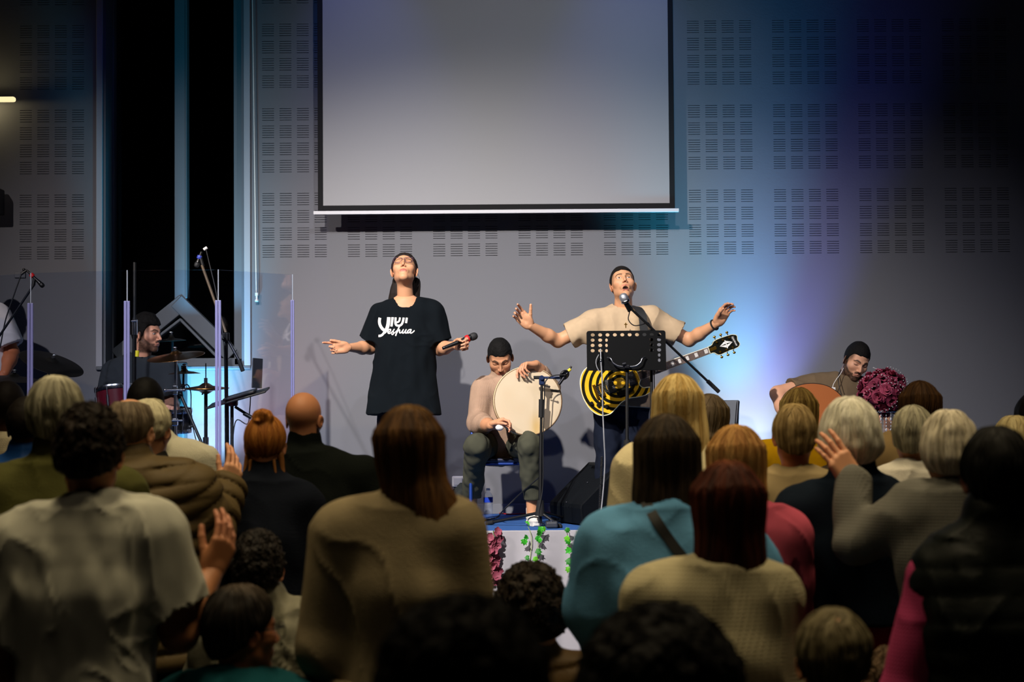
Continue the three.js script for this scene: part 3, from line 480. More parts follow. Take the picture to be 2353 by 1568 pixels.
{ // wall lamp cut by the frame's left edge, loudspeaker box below it, socket plate
  const d = WALL - 0.1, c = at(-40, 229, d), o = thing('wall_lamp', 'glowing slim wall lamp high up beyond the window', 'lamp', c);
  part('lamp_tube', [rbox([c.x, c.y, -d], 0.46, 0.036, 0.05, 0.016)], new THREE.MeshStandardMaterial({ color: 0x222222, emissive: 0xffe9b0, emissiveIntensity: 1.1 }), o);
  part('lamp_bracket', [rbox([c.x, c.y + 0.012, -d - 0.06], 0.4, 0.02, 0.07, 0.004)], M.darkMetal, o);
  const l = new THREE.PointLight(0xffe9b0, 0.12); l.position.set(c.x, c.y - 0.03, -d + 0.06); l.name = 'wall_lamp_light'; l.castShadow = true; scene.add(l);
  const e = at(-20, 464, WALL - 0.12), s = thing('wall_speaker', 'small black loudspeaker box on the wall under the glowing lamp', 'speaker', e);
  part('cabinet', [rbox(e, 0.15, 0.18, 0.14, 0.012)], Std(0x0b0a14, 0.5), s); part('grille', [rbox([e.x, e.y, e.z + 0.071], 0.13, 0.16, 0.008, 0.003)], M.rubber, s);
  const k = at(46, 632, WALL - 0.006), w = thing('wall_socket', 'flat grey socket plate on the wall at the far left', 'socket', k); part('plate', [rbox(k, 0.078, 0.042, 0.012, 0.004)], Std(0x63656a, 0.6), w);
}
// ---------- lamps ----------
function canLamp(name, label, pos, aim, color, power) {
  const o = thing(name, label, 'lamp', pos), a = v3(pos), dir = v3(aim).sub(a).normalize(), q = new THREE.Quaternion().setFromUnitVectors(V(0, 1, 0), dir.clone());
  part('housing', [lathe([[0.02, -0.26], [0.085, -0.25], [0.09, -0.04], [0.1, -0.02], [0.1, -0.008], [0.088, -0.008], [0.088, -0.03]], a.clone().addScaledVector(dir, -0.02), q, 28)], M.satinBlack, o);
  part('lens', [lathe([[0, 0], [0.082, 0], [0.082, -0.004], [0, -0.004]], a.clone().addScaledVector(dir, -0.03), q, 28)], new THREE.MeshStandardMaterial({ color: 0x111111, emissive: color, emissiveIntensity: power }), o);
  part('hanger', [rod(a.clone().addScaledVector(dir, -0.15), [a.x - dir.x * 0.15, Math.min(CEIL, a.y + 3), a.z - dir.z * 0.15], 0.014)], M.darkMetal, o);
  return o;
}
STAGE_LAMPS.forEach(([p, t, c, i, a, pe], n) => { spot('stage_spot_light', p, t, c, i, a, pe); canLamp('stage_spotlight', ['black spotlight over the audience aimed at the middle of the stage', 'black spotlight over the left aisle aimed at the drummer', 'black spotlight over the right aisle aimed at the lute player', 'black spotlight high over the middle aimed at the screen'][n], p, t, c, 2); });
HOUSE_LAMPS.forEach(([p, t, c, i, a, pe], n) => { spot('house_light', p, t, c, i, a, pe, 28); canLamp('house_downlight', ['warm downlight nearest the camera over the left seats', 'warm downlight nearest the camera over the right seats', 'warm downlight nearest the stage over the left seats', 'warm downlight nearest the stage over the right seats', 'warm downlight behind the camera in the middle'][n], p, t, c, 2); });
BLUES.forEach(([p, t, c, i, a, pe], n) => { spot('blue_beam_light', p, t, c, i, a, pe); canLamp('blue_spotlight', ['blue spotlight over the screen, aimed at its left top corner', 'blue spotlight over the screen, aimed at its right top corner', 'blue spotlight in front of the tall window', 'wide blue spotlight above the right end of the stage'][n], p, t, c, 2); });
LEDS.forEach(({ at: [px, d], beams }, n) => {
  const b = onStage(px, d), o = thing('led_wash_light', n ? 'flat black wash light on the floor under the tall window' : 'flat black wash light on the floor between guitarist and lute player', 'lamp', b);
  part('housing', [lathe([[0, 0.05], [0.07, 0.05], [0.095, 0.06], [0.1, 0.1], [0.094, 0.1], [0.088, 0.075]], b, null, 28)], M.black, o);
  part('yoke', [rbox([b.x, STAGE + 0.012, b.z], 0.26, 0.012, 0.06, 0.004), rbox([b.x - 0.125, STAGE + 0.05, b.z], 0.01, 0.09, 0.04, 0.003), rbox([b.x + 0.125, STAGE + 0.05, b.z], 0.01, 0.09, 0.04, 0.003)], M.black, o);
  part('lens', [lathe([[0, 0.082], [0.086, 0.08], [0.086, 0.076], [0, 0.076]], b, null, 28)], new THREE.MeshStandardMaterial({ color: 0x101010, emissive: 0x9fd8ff, emissiveIntensity: 4 }), o);
  for (const [[dx, dy, dz], c, i, a, pe] of beams) spot('led_wash', [b.x + dx * 0.1, STAGE + 0.12, b.z], [b.x + dx, STAGE + dy, b.z + dz], c, i, a, pe, 4);
});
// ---------- things on the stage ----------
const onFloor = (px, py, y = STAGE) => { const v = V((px - W / 2) / F, -(py - H / 2) / F, -1).transformDirection(camM); return V(0, 1.68, 0).addScaledVector(v, (y - 1.68) / v.y); };
function legs3(o, hub, ends, r = 0.009) { for (const e of ends) { const b = v3(e).clone(); b.y = Math.max(b.y, STAGE + r); part('leg', [rod(hub, b, r)], M.black, o); part('rubber_foot', [rod(b.clone().lerp(v3(hub), 0.12), b, r * 1.45, r * 1.5), ball(b, r * 1.35)], M.rubber, o); } }
function microphone(label, tip, tail, o = {}) {   // tip: the grille's end
  const a = v3(tip), b = v3(tail), t = thing('microphone', label, 'microphone', b), d = a.clone().sub(b), L = d.length(), q = new THREE.Quaternion().setFromUnitVectors(V(0, 1, 0), d.normalize()), R = o.r ?? 0.025;
  part('body', [lathe([[0, 0], [R * 0.38, 0], [R * 0.42, L * 0.05], [R * 0.62, L * 0.55], [R * 0.86, L - R * 2.1], [R * 0.86, L - R * 1.9], [0, L - R * 1.9]], b, q, 20)], o.body ?? M.satinBlack, t);
  part('grille', [lathe([[0, L], [R * 0.55, L - R * 0.12], [R * 0.9, L - R * 0.5], [R, L - R], [R * 0.97, L - R * 1.6], [R * 0.8, L - R * 2], [0, L - R * 2]], b, q, 20)], o.grille ?? Std(0x3c3d40, 0.5, { metalness: 0.6, bumpMap: rep(weaveT, 3), bumpScale: 0.001 }), t);
  if (o.ring) part('ring', [lathe([[R * 0.9, L - R * 2.35], [R * 1.04, L - R * 2.2], [R * 1.04, L - R * 1.85], [R * 0.9, L - R * 1.7]], b, q, 20)], o.ring, t);
  if (o.band) { const s0 = L * (o.bandAt ?? 0.6); part('band', [lathe([[R * 0.7, s0], [R * 0.95, s0 + 0.003], [R * 0.98, s0 + 0.02], [R * 0.75, s0 + 0.024]], b, q, 20)], o.band, t, 'red band'); }
  return t;
}
{ // frame-drum microphone stand
  const d = 10.85, b = onStage(1242, d), o = thing('microphone_stand', 'black tripod microphone stand with a short level boom in front of the hand drum', 'stand', b), hub = at(1242, 1178, d), top = at(1245, 870, d);
  legs3(o, hub, [onFloor(1120, 1207), onFloor(1317, 1199), onFloor(1288, 1214)], 0.0095);
  part('pole', [rod(at(1241, 1203, d), at(1243, 1000, d), 0.0115), rod(at(1243, 1010, d), top, 0.0085)], M.black, o);
  part('clutch', [rod(at(1243, 960, d), at(1244, 918, d), 0.0155, 0.0165)], M.rubber, o); part('leg_hub', [rod(at(1242, 1150, d), at(1241, 1186, d), 0.02, 0.032)], M.rubber, o);
  part('knob', [rod(at(1247, 886, d - 0.02), at(1262, 889, d - 0.02), 0.004), ball(at(1262, 889, d - 0.02), 0.007)], M.black, o);
  const bl = Std(0x26365c, 0.35, { metalness: 0.5 });
  part('boom', [rod(at(1238, 868, d), at(1293, 869, d), 0.0075)], bl, o); part('boom_grip', [rod(at(1226, 868, d), at(1242, 868, d), 0.0105)], M.rubber, o); part('swivel', [rbox(at(1245, 876, d), 0.036, 0.05, 0.03, 0.008), rod(at(1245, 868, d - 0.03), at(1245, 868, d + 0.03), 0.014)], bl, o);
  part('cable', [wire([at(1300, 862, d - 0.02), at(1270, 864, d - 0.03), at(1254, 876, d - 0.03), at(1251, 920, d - 0.02), at(1248, 1010, d - 0.02), at(1247, 1120, d - 0.02), at(1240, 1195, d - 0.03), onFloor(1262, 1212)], 0.0035, 70)], M.cable, o);
  const m = thing('microphone', 'small black clip microphone in a round shock mount at the hand drum', 'microphone', at(1297, 866, d));
  part('shock_mount', [new THREE.TorusGeometry(0.026, 0.009, 12, 28).applyQuaternion(Q(0.5, 0.6, 0)).translate(...A(1297, 862, d)), ball(at(1297, 864, d), 0.02)], M.satinBlack, m);
  part('body', [rod(at(1284, 884, d - 0.02), at(1304, 857, d), 0.0095)], M.darkMetal, m);
  part('plug', [rod(at(1303, 858, d), at(1313, 842, d), 0.009, 0.006)], M.black, m); part('plug_band', [rod(at(1306, 853, d), at(1311, 848, d), 0.0098)], Std(0xd8c22a, 0.5), m, 'yellow band');
}
{ // music stand
  const d = 10.62, b = onStage(1441, d), o = thing('music_stand', 'black perforated music stand in front of the singing guitarist', 'stand', b);
  const tl = at(1348, 760, d), br = at(1531, 850, d), w = br.x - tl.x, h = tl.y - br.y, r = 0.018, s = new THREE.Shape();
  s.moveTo(0, 0); s.lineTo(w, 0); s.lineTo(w, h - r); s.quadraticCurveTo(w, h, w - r, h); s.lineTo(r, h); s.quadraticCurveTo(0, h, 0, h - r); s.lineTo(0, 0);
  const hole = (px, py, rx = 4.6, ry = 3.9) => { const p = at(px, py, d), pts = []; for (let i = 0; i < 18; i++) pts.push(new THREE.Vector2(p.x - tl.x + rx * d / F * Math.cos(i * 0.349), p.y - br.y + ry * d / F * Math.sin(i * 0.349))); s.holes.push(new THREE.Path(pts)); };
  for (let i = 0; i < 10; i++) hole(1362.4 + i * 17, 769.3 - i * 0.12);
  for (let j = 1; j < 4; j++) for (const x of [1362, 1379.5, 1394]) hole(x, 769 + j * 12.3, x > 1390 ? 3 : 4.6);
  for (let j = 1; j < 6; j++) { hole(1515, 768 + j * 12, j > 3 ? 3 : 4.6); if (j < 4) hole(1497, 768 + j * 12.2); }
  const g = new THREE.ExtrudeGeometry(s, { depth: 0.004, bevelEnabled: false, curveSegments: 14 }); g.rotateX(-0.12); g.translate(tl.x, br.y, -d);
  part('desk', [g], Phy(0x010203, 0.6, { specularIntensity: 0.2 }), o); part('ledge', [rbox([(tl.x + br.x) / 2 + 0.001, br.y + 0.001, -d - 0.022], w + 0.006, 0.006, 0.05, 0.002)], M.black, o);
  part('bracket', [wire([at(1396, 822, d - 0.012), at(1403, 824, d - 0.03), at(1409, 834, d - 0.035), at(1420, 841, d - 0.035), at(1441, 843, d - 0.035), at(1461, 841, d - 0.035), at(1472, 833, d - 0.035), at(1476, 824, d - 0.03), at(1483, 821, d - 0.012)], 0.0055, 50)], M.steel, o);
  part('wing_knob', [rod(at(1430, 838, d - 0.04), at(1438, 836, d - 0.04), 0.013), rbox(at(1441, 843, d - 0.03), 0.035, 0.026, 0.03, 0.008)], M.darkMetal, o);
  part('pole', [rod(at(1441, 1030, d + 0.01), at(1441, 845, d + 0.01), 0.0105), rod([b.x, STAGE + 0.05, b.z], at(1441, 1010, d + 0.01), 0.0155)], M.black, o); part('clutch', [rod(at(1441, 1034, d + 0.01), at(1441, 1012, d + 0.01), 0.021)], M.rubber, o);
  legs3(o, [b.x, STAGE + 0.16, b.z], [onFloor(1372, 1218), onFloor(1500, 1215), onFloor(1450, 1196)], 0.0095);
  const m = thing('microphone_cable', 'black and silver jack hanging in front of the music stand', 'cable', at(1381, 804, d - 0.03));
  part('plug', [rod(at(1380, 802, d - 0.02), at(1381, 826, d - 0.03), 0.004, 0.006), ball(at(1380.5, 829, d - 0.03), 0.008)], M.steel, m);
  part('cable', [wire([at(1381, 832, d - 0.03), at(1384, 880, d - 0.03), at(1385, 940, d - 0.02), at(1388, 1010, d - 0.02), at(1390, 1060, d), at(1385, 1140, d), at(1377, 1205, d), onFloor(1371, 1214)], 0.0045, 80)], M.greyCable, m);
  part('loop', [wire([at(1376, 815, d - 0.02), at(1370, 828, d - 0.02), at(1371, 842, d - 0.02), at(1378, 856, d - 0.02)], 0.003, 24)], M.greyCable, m);
  const cc = thing('coiled_cable', 'black ribbed cable hanging down beside the grey one by the monitor', 'cable', onFloor(1375, 1209)); const pts = []; for (let i = 0; i <= 400; i++) { const t = i / 400; const p = at(lerp(1383, 1376, t), lerp(1050, 1206, t), d + 0.02); pts.push([p.x + 0.006 * Math.cos(i * 0.75), p.y, p.z + 0.006 * Math.sin(i * 0.75)]); } part('coil', [wire(pts, 0.0032, 800, 5)], M.cable, cc);
}
{ // vocal microphone on a long boom
  const d = 10.72, b = onStage(1497, d), o = thing('microphone_stand', 'black boom stand carrying the vocal microphone across the music stand', 'stand', b), piv = at(1497, 766, d);
  legs3(o, [b.x, STAGE + 0.1, b.z], [onFloor(1430, 1207), onFloor(1570, 1205), onFloor(1520, 1222)]);
  part('pole', [rod([b.x, STAGE + 0.03, b.z], at(1497, 1000, d), 0.0125), rod(at(1497, 1010, d), piv, 0.0095)], M.black, o); part('swivel', [rbox(piv, 0.05, 0.045, 0.04, 0.01)], M.rubber, o); part('clutch', [rod(at(1497, 1015, d), at(1497, 985, d), 0.018)], M.rubber, o);
  const t0 = at(1446, 706, d - 0.1), t1 = at(1652, 901, d + 0.12); part('boom', [rod(t0, t1, 0.0078)], M.black, o); part('counterweight', [rod(at(1626, 876, d + 0.1), t1, 0.013, 0.0125)], M.rubber, o);
  const clip = at(1441, 702, d - 0.1); part('clip', [rod(at(1437, 695, d - 0.1), at(1450, 712, d - 0.09), 0.014)], M.satinBlack, o);
  microphone('black vocal microphone with silver ball grille at the guitarist\'s mouth', at(1428.5, 675, d - 0.1).add(V(0, 0, 0.02)), at(1447, 716, d - 0.1), { r: 0.027, grille: Std(0xb9bcc2, 0.35, { metalness: 0.8, bumpMap: rep(weaveT, 3), bumpScale: 0.001 }), ring: M.chrome });
  part('cable', [wire([at(1447, 716, d - 0.1), at(1444, 735, d - 0.09), at(1456, 748, d - 0.08), at(1476, 746, d - 0.05), at(1490, 742, d - 0.02), at(1500, 775, d), at(1503, 850, d + 0.02), at(1503, 1000, d + 0.02)], 0.0032, 70)], M.cable, o);
}
{ // floor monitor, bottle, floor cables, chairs, cases
  const d = 11.3, b = onFloor(1338, 1206), o = thing('stage_monitor', 'large black wedge stage monitor on the blue carpet behind the music stand', 'speaker', b);
  const s = new THREE.Shape(); [[-0.2, 0.01], [0.13, 0.0], [0.15, 0.02], [0.12, 0.345], [0.1, 0.365], [0.07, 0.365], [-0.205, 0.12], [-0.21, 0.1]].forEach(([x, y], i) => (i ? s.lineTo(x, y) : s.moveTo(x, y)));
  const g = new THREE.ExtrudeGeometry(s, { depth: 0.44, bevelEnabled: true, bevelSize: 0.008, bevelThickness: 0.008, bevelSegments: 2 }); g.rotateY(0.42); g.translate(b.x, STAGE + 0.008, b.z - 0.36);
  part('cabinet', [g], Phy(0x04080d, 0.7, { specularIntensity: 0.3, bumpMap: rep(leatherT, 12), bumpScale: 0.001 }), o);
  for (const [x, y] of [[1350, 1110], [1302, 1155], [1340, 1150]]) part('bolt', [ball(at(x, y, -b.z - 0.02), 0.006, 1, 1, 0.4, 10)], M.darkMetal, o);
  const m2 = at(1380, 1076, 11.5); part('handle', [rbox([b.x + 0.1, STAGE + 0.375, b.z - 0.2], 0.05, 0.02, 0.12, 0.006, new THREE.Euler(0, 0.42, 0))], M.rubber, o);
  const wb = onFloor(1122, 1192), w = thing('water_bottle', 'clear plastic water bottle with a blue label beside the seated drummer\'s foot', 'bottle', wb), pl = Phy(0xf4f8ff, 0.08, { transmission: 0.92, thickness: 0.0, ior: 1.3 }), prof = [[0, 0.002], [0.026, 0], [0.03, 0.006]];
  for (let i = 0; i < 6; i++) prof.push([0.031, 0.02 + i * 0.015], [0.0285, 0.0275 + i * 0.015]); prof.push([0.031, 0.112], [0.031, 0.148], [0.024, 0.165], [0.013, 0.178], [0.0125, 0.19]);
  part('bottle_body', [lathe(prof, wb, null, 28)], pl, w); part('label', [lathe([[0.0315, 0.108], [0.0316, 0.142], [0.0312, 0.142]], wb, null, 28)], Std(0x1c3fb8, 0.4), w, 'blue paper label'); part('cap', [lathe([[0, 0.203], [0.0135, 0.202], [0.0145, 0.188], [0.0125, 0.188]], wb, null, 20)], Std(0xe6eef6, 0.4), w);
  const rc = thing('red_cable', 'thin red cables lying along the foot of the back wall', 'cable', onFloor(1190, 1178)); for (const [dy, r] of [[0, 0.006], [3, 0.005]]) part('cable', [wire([1080, 1130, 1170, 1215, 1262, 1310].map((x, i) => onFloor(x, 1179 + dy + 2.2 * Math.sin(i * 2.1 + dy)).add(V(0, r, 0))), r, 60)], M.redCable, rc);
  const bc = thing('floor_cable', 'black cable sloping from the drum stand down to the carpet', 'cable', onFloor(1150, 1196)); part('cable', [wire([at(1238, 1098, 10.9), at(1215, 1118, 10.95), at(1185, 1145, 11.05), at(1158, 1172, 11.1), onFloor(1140, 1192).add(V(0, 0.005, 0)), onFloor(1108, 1199).add(V(0, 0.005, 0))], 0.0045, 50)], M.cable, bc);
  const ca = onFloor(1079, 1188), cn = thing('drink_can', 'small red and silver drink can with a white straw by the left shoe', 'can', ca); part('can', [lathe([[0, 0.001], [0.024, 0.001], [0.03, 0.012], [0.03, 0.07], [0.027, 0.08], [0, 0.078]], ca, null, 24)], M.red, cn); part('lid', [lathe([[0.03, 0.045], [0.031, 0.07], [0.027, 0.082], [0, 0.081]], ca, null, 24)], M.steel, cn); part('straw', [rod(ca.clone().add(V(0.005, 0.06, 0)), ca.clone().add(V(0.008, 0.125, 0)), 0.0035)], M.white, cn);
  const bg = onFloor(1052, 1196), bag = thing('bag', 'dark soft bag slumped behind the hand drummer\'s left leg', 'bag', bg); part('bag_body', [surf(bump(un(0.05, ell([bg.x, STAGE + 0.09, bg.z - 0.12], [0.1, 0.09, 0.14]), ell([bg.x + 0.02, STAGE + 0.15, bg.z - 0.14], [0.05, 0.1, 0.1])), 0.02, 14), [bg.x - 0.2, STAGE, bg.z - 0.4], [bg.x + 0.2, STAGE + 0.32, bg.z + 0.1], 0.012)], Std(0x1c211f, 0.9), bag); part('strap', [wire([at(1040, 1165, 11.3), at(1055, 1140, 11.3), at(1070, 1160, 11.25), at(1062, 1185, 11.2)], 0.006, 30)], M.black, bag);
  const pb = at(1052, 1108, 12.1), pw = thing('wall_box', 'small white box on the back wall low behind the bag', 'box', pb); part('box', [rbox([pb.x, pb.y, -WALL + 0.02], 0.085, 0.075, 0.04, 0.008)], M.white, pw); part('box_lid', [rbox([pb.x, pb.y, -WALL + 0.043], 0.06, 0.05, 0.006, 0.003)], Std(0xd0d0d2, 0.5), pw);
  const am = at(822, 1140, 11.0), ap = thing('amplifier', 'black amplifier case with a chrome corner half hidden behind the bald man', 'amplifier', [am.x, STAGE, am.z]), aw = 0.2, ah = at(835, 1105, 11).y - STAGE;
  part('case', [rbox([am.x - 0.03, STAGE + ah / 2, am.z], aw, ah, 0.26, 0.02)], M.satinBlack, ap); part('edge_trim', [wire([[am.x + 0.07, STAGE + 0.02, am.z + 0.125], [am.x + 0.07, STAGE + ah - 0.03, am.z + 0.125], [am.x + 0.05, STAGE + ah - 0.006, am.z + 0.125], [am.x - 0.1, STAGE + ah - 0.002, am.z + 0.125]], 0.006, 40)], M.chrome, ap); part('antenna', [rod([am.x - 0.11, STAGE + ah - 0.01, am.z], at(789, 1050, 11), 0.004)], M.black, ap);
  const shoe2 = onFloor(1352, 1219), rs = thing('red_case', 'small red topped white box on the carpet at the front of the stage', 'box', shoe2); part('box', [rbox([shoe2.x, STAGE + 0.012, shoe2.z], 0.06, 0.024, 0.04, 0.006)], M.white, rs); part('lid', [rbox([shoe2.x, STAGE + 0.028, shoe2.z], 0.04, 0.01, 0.03, 0.004)], M.red, rs);
  const pd = onFloor(1268, 1214), pe = thing('foot_pedal', 'flat dark foot pedal at the stage edge beside the stand', 'pedal', pd); part('pedal_body', [rbox([pd.x, STAGE + 0.022, pd.z], 0.075, 0.04, 0.1, 0.012)], Std(0x30343c, 0.5), pe); part('switch', [rod([pd.x, STAGE + 0.04, pd.z + 0.02], [pd.x, STAGE + 0.052, pd.z + 0.02], 0.009)], M.chrome, pe);
}
function foldChair(name, label, seatC, w, dpt, colorSeat, frameM, yaw, backH) {   // seatC: seat centre
  const o = thing(name, label, 'chair', [seatC.x, seatC.base ?? STAGE, seatC.z]), f0 = seatC.base ?? STAGE, sy = seatC.y - f0, g = [], T = (x, y, z) => V(x, y, z).applyAxisAngle(V(0, 1, 0), yaw).add(V(seatC.x, f0, seatC.z));
  const R = new THREE.Euler(0, yaw, 0);
  part('seat', [rbox(T(0, sy - 0.012, 0), w, 0.028, dpt, 0.012, R)], colorSeat, o); for (const q of [1, -1]) part('seat_rail', [rbox(T(0, sy - 0.034, q * (dpt / 2 - 0.01)), w, 0.016, 0.02, 0.006, R)], frameM, o);
  for (const s of [-1, 1]) { part('leg', [rod(T(s * (w / 2 + 0.006), 0.01, dpt / 2 + 0.02), T(s * (w / 2 + 0.006), sy, dpt / 2 - 0.03), 0.011)], frameM, o); part('leg', [rod(T(s * (w / 2 + 0.006), 0.01, -dpt / 2 - 0.05), T(s * (w / 2 + 0.006), sy, -dpt / 2 + 0.03), 0.011)], frameM, o); part('back_post', [rod(T(s * (w / 2 + 0.006), sy, -dpt / 2 + 0.02), T(s * (w / 2 + 0.002), sy + backH, -dpt / 2 - 0.07), 0.011)], frameM, o); }
  part('backrest', [rbox(T(0, sy + backH - 0.09, -dpt / 2 - 0.06), w + 0.02, 0.2, 0.022, 0.01, new THREE.Euler(-0.12, yaw, 0, 'YXZ'))], colorSeat, o);
  return o;
}
{ const c = at(1154, 1056, 11.3); foldChair('chair', 'dark blue folding chair under the hand drummer', { x: c.x, y: c.y + 0.01, z: c.z }, 0.39, 0.34, Std(0x1a2440, 0.35), Std(0x1f3f8f, 0.35, { metalness: 0.4 }), 0, 0.3);
  const k = at(1676, 930, 11.75); foldChair('chair', 'grey chair with a rounded back standing empty behind the guitarist', { x: k.x - 0.19, y: STAGE + 0.45, z: k.z + 0.26 }, 0.26, 0.36, Std(0x565b63, 0.6), M.darkMetal, -0.5, k.y - STAGE - 0.45 + 0.02); }

{ // guitar: body front at depth d, its long axis along u
  const d = 10.95, bt = at(1340, 911, d), hs = at(1628, 806, d), o = thing('electric_guitar', 'yellow and black bullseye electric guitar hanging on the guitarist', 'guitar', bt), ang = Math.atan2(hs.y - bt.y, hs.x - bt.x), Lsc = hs.distanceTo(bt);
  const m = new THREE.Matrix4().makeRotationFromEuler(new THREE.Euler(0, 0, ang)).setPosition(bt.x, bt.y, bt.z), T = (g) => g.applyMatrix4(m), k = Lsc / 0.845;
  const pts = [[0.0, 0.03], [0.018, 0.1], [0.06, 0.15], [0.12, 0.165], [0.18, 0.148], [0.235, 0.118], [0.29, 0.112], [0.345, 0.122], [0.395, 0.118], [0.43, 0.085], [0.44, 0.045], [0.438, 0.026], [0.375, -0.03], [0.36, -0.05], [0.375, -0.078], [0.415, -0.09], [0.43, -0.1], [0.415, -0.118], [0.37, -0.128], [0.32, -0.122], [0.27, -0.112], [0.22, -0.118], [0.17, -0.142], [0.12, -0.163], [0.06, -0.15], [0.018, -0.1], [0.0, -0.03]].map(([x, y]) => new THREE.Vector2(x * k, y * k));
  const sh = new THREE.Shape(); sh.setFromPoints(new THREE.SplineCurve([...pts, pts[0]]).getPoints(120));
  const cv = document.createElement('canvas'); cv.width = cv.height = 1024; const x = cv.getContext('2d'); x.fillStyle = '#f6c02a'; x.fillRect(0, 0, 1024, 1024);
  const px = (v) => (v / k) / 0.5 * 1024, cu = px(0.243 * k), cvv = 512 + 0.0 * 1024; x.translate(0, 0); x.strokeStyle = '#14160f';
  for (let i = 0; i < 6; i++) { x.lineWidth = 0.019 / 0.5 * 1024; x.beginPath(); x.ellipse(cu, cvv, (0.05 + i * 0.0455) / 0.5 * 1024, (0.043 + i * 0.0395) / 0.5 * 1024, 0, 0, 6.2832); x.stroke(); }
  const tx = new THREE.CanvasTexture(cv); tx.colorSpace = THREE.SRGBColorSpace;
  const top = new THREE.ShapeGeometry(sh, 40), p = top.attributes.position, uv = top.attributes.uv; for (let i = 0; i < p.count; i++) { uv.setXY(i, p.getX(i) / k / 0.5, 0.5 + p.getY(i) / k / 0.5); p.setZ(i, 0.003); }
  part('body_top', [T(top)], Phy(0xffffff, 0.25, { map: tx, clearcoat: 0.8, clearcoatRoughness: 0.08 }), o, 'black and yellow bullseye top');
  const bodyG = new THREE.ExtrudeGeometry(sh, { depth: 0.04, bevelEnabled: true, bevelSize: 0.002, bevelThickness: 0.002, bevelSegments: 2, curveSegments: 60 }); bodyG.translate(0, 0, -0.042); part('body', [T(bodyG)], Std(0x15160f, 0.3), o);
  part('binding', [T(new THREE.TubeGeometry(new THREE.CatmullRomCurve3(pts.map((q) => V(q.x, q.y, 0.001)), true), 200, 0.0036, 8, true))], Std(0xe6e2bd, 0.4), o);
  const B = (u, v, w, h, z, t, r = 0.003) => T(rbox([u * k, v * k, z], w * k, h * k, t, r));
  for (const u of [0.185, 0.325]) { part('pickup', [B(u, 0, 0.042, 0.078, 0.01, 0.014), B(u, 0, 0.05, 0.092, 0.005, 0.006)], Std(0x3a3a3c, 0.4), o); part('pickup_poles', [-2.5, -1.5, -0.5, 0.5, 1.5, 2.5].map((q) => B(u, q * 0.0115, 0.03, 0.004, 0.018, 0.002, 0.0008)), M.steel, o); }
  part('bridge', [B(0.125, 0, 0.02, 0.085, 0.014, 0.014)], M.gold, o); part('tailpiece', [B(0.085, 0, 0.018, 0.095, 0.014, 0.012)], M.gold, o);
  part('pickguard', [B(0.255, -0.064, 0.1, 0.03, 0.014, 0.003)], M.satinBlack, o);
  for (const [u, v] of [[0.07, -0.085], [0.115, -0.11], [0.035, -0.06], [0.1, -0.07]]) part('knob', [T(new THREE.CylinderGeometry(0.01, 0.012, 0.016, 18).rotateX(Math.PI / 2).translate(u * k, v * k, 0.012))], M.satinBlack, o);
  part('switch', [T(new THREE.CylinderGeometry(0.008, 0.008, 0.01, 16).rotateX(Math.PI / 2).translate(0.37 * k, 0.085 * k, 0.008)), T(ball([0.37 * k, 0.085 * k, 0.02], 0.005))], M.chrome, o);
  const n0 = 0.375, n1 = 0.845, neck = new THREE.Shape([[n0, -0.0275], [n1, -0.0215], [n1, 0.0215], [n0, 0.0275]].map(([a, b]) => new THREE.Vector2(a * k, b * k)));
  const ng = new THREE.ExtrudeGeometry(neck, { depth: 0.02, bevelEnabled: true, bevelSize: 0.0015, bevelThickness: 0.003, bevelSegments: 2 }); ng.translate(0, 0, -0.008); part('neck', [T(ng)], Std(0xe3dcc4, 0.4), o);
  const fb = new THREE.ShapeGeometry(new THREE.Shape([[n0 - 0.0, -0.0255], [n1, -0.0198], [n1, 0.0198], [n0, 0.0255]].map(([a, b]) => new THREE.Vector2(a * k, b * k)))); fb.translate(0, 0, 0.0165); part('fretboard', [T(fb)], Std(0x6b574c, 0.5), o);
  const fret = (i) => n1 - 0.628 * (1 - Math.pow(2, -i / 12)); for (let i = 1; i <= 18; i++) part('fret', [B(fret(i), 0, 0.0022, 0.043, 0.0165, 0.003, 0.0007)], M.steel, o);
  for (const i of [1, 3, 5, 7, 9, 12, 15, 17]) { const u = (fret(i) + fret(i - 1)) / 2, wd = (fret(i - 1) - fret(i)) * 0.66; part('inlay', [B(u, 0, wd, 0.027, 0.0166, 0.0016, 0.0005)], Std(0xf2eee8, 0.3), o, 'pearly block inlay'); }
  part('nut', [B(n1 + 0.002, 0, 0.005, 0.044, 0.014, 0.008, 0.001)], Std(0xf0ead2, 0.4), o);
  const hp = [[n1, 0.022], [n1 + 0.03, 0.026], [n1 + 0.052, 0.044], [n1 + 0.15, 0.047], [n1 + 0.18, 0.042], [n1 + 0.2, 0.028], [n1 + 0.195, 0.0], [n1 + 0.2, -0.028], [n1 + 0.185, -0.043], [n1 + 0.12, -0.046], [n1 + 0.05, -0.048], [n1 + 0.028, -0.026], [n1, -0.022]].map(([a, b]) => new THREE.Vector2(a * k, b * k)), hsS = new THREE.Shape(); hsS.setFromPoints(new THREE.SplineCurve(hp).getPoints(80));
  const hg = new THREE.ExtrudeGeometry(hsS, { depth: 0.012, bevelEnabled: true, bevelSize: 0.0012, bevelThickness: 0.0012, bevelSegments: 1 }); hg.translate(0, 0, -0.004); part('headstock', [T(hg)], Std(0x10120d, 0.25), o); part('headstock_binding', [T(new THREE.TubeGeometry(new THREE.CatmullRomCurve3(hp.map((q) => V(q.x, q.y, 0.0085))), 120, 0.0022, 6, false))], Std(0xe6e2bd, 0.4), o);
  part('truss_cover', [B(n1 + 0.03, 0, 0.045, 0.02, 0.0095, 0.003, 0.001)], M.gold, o);
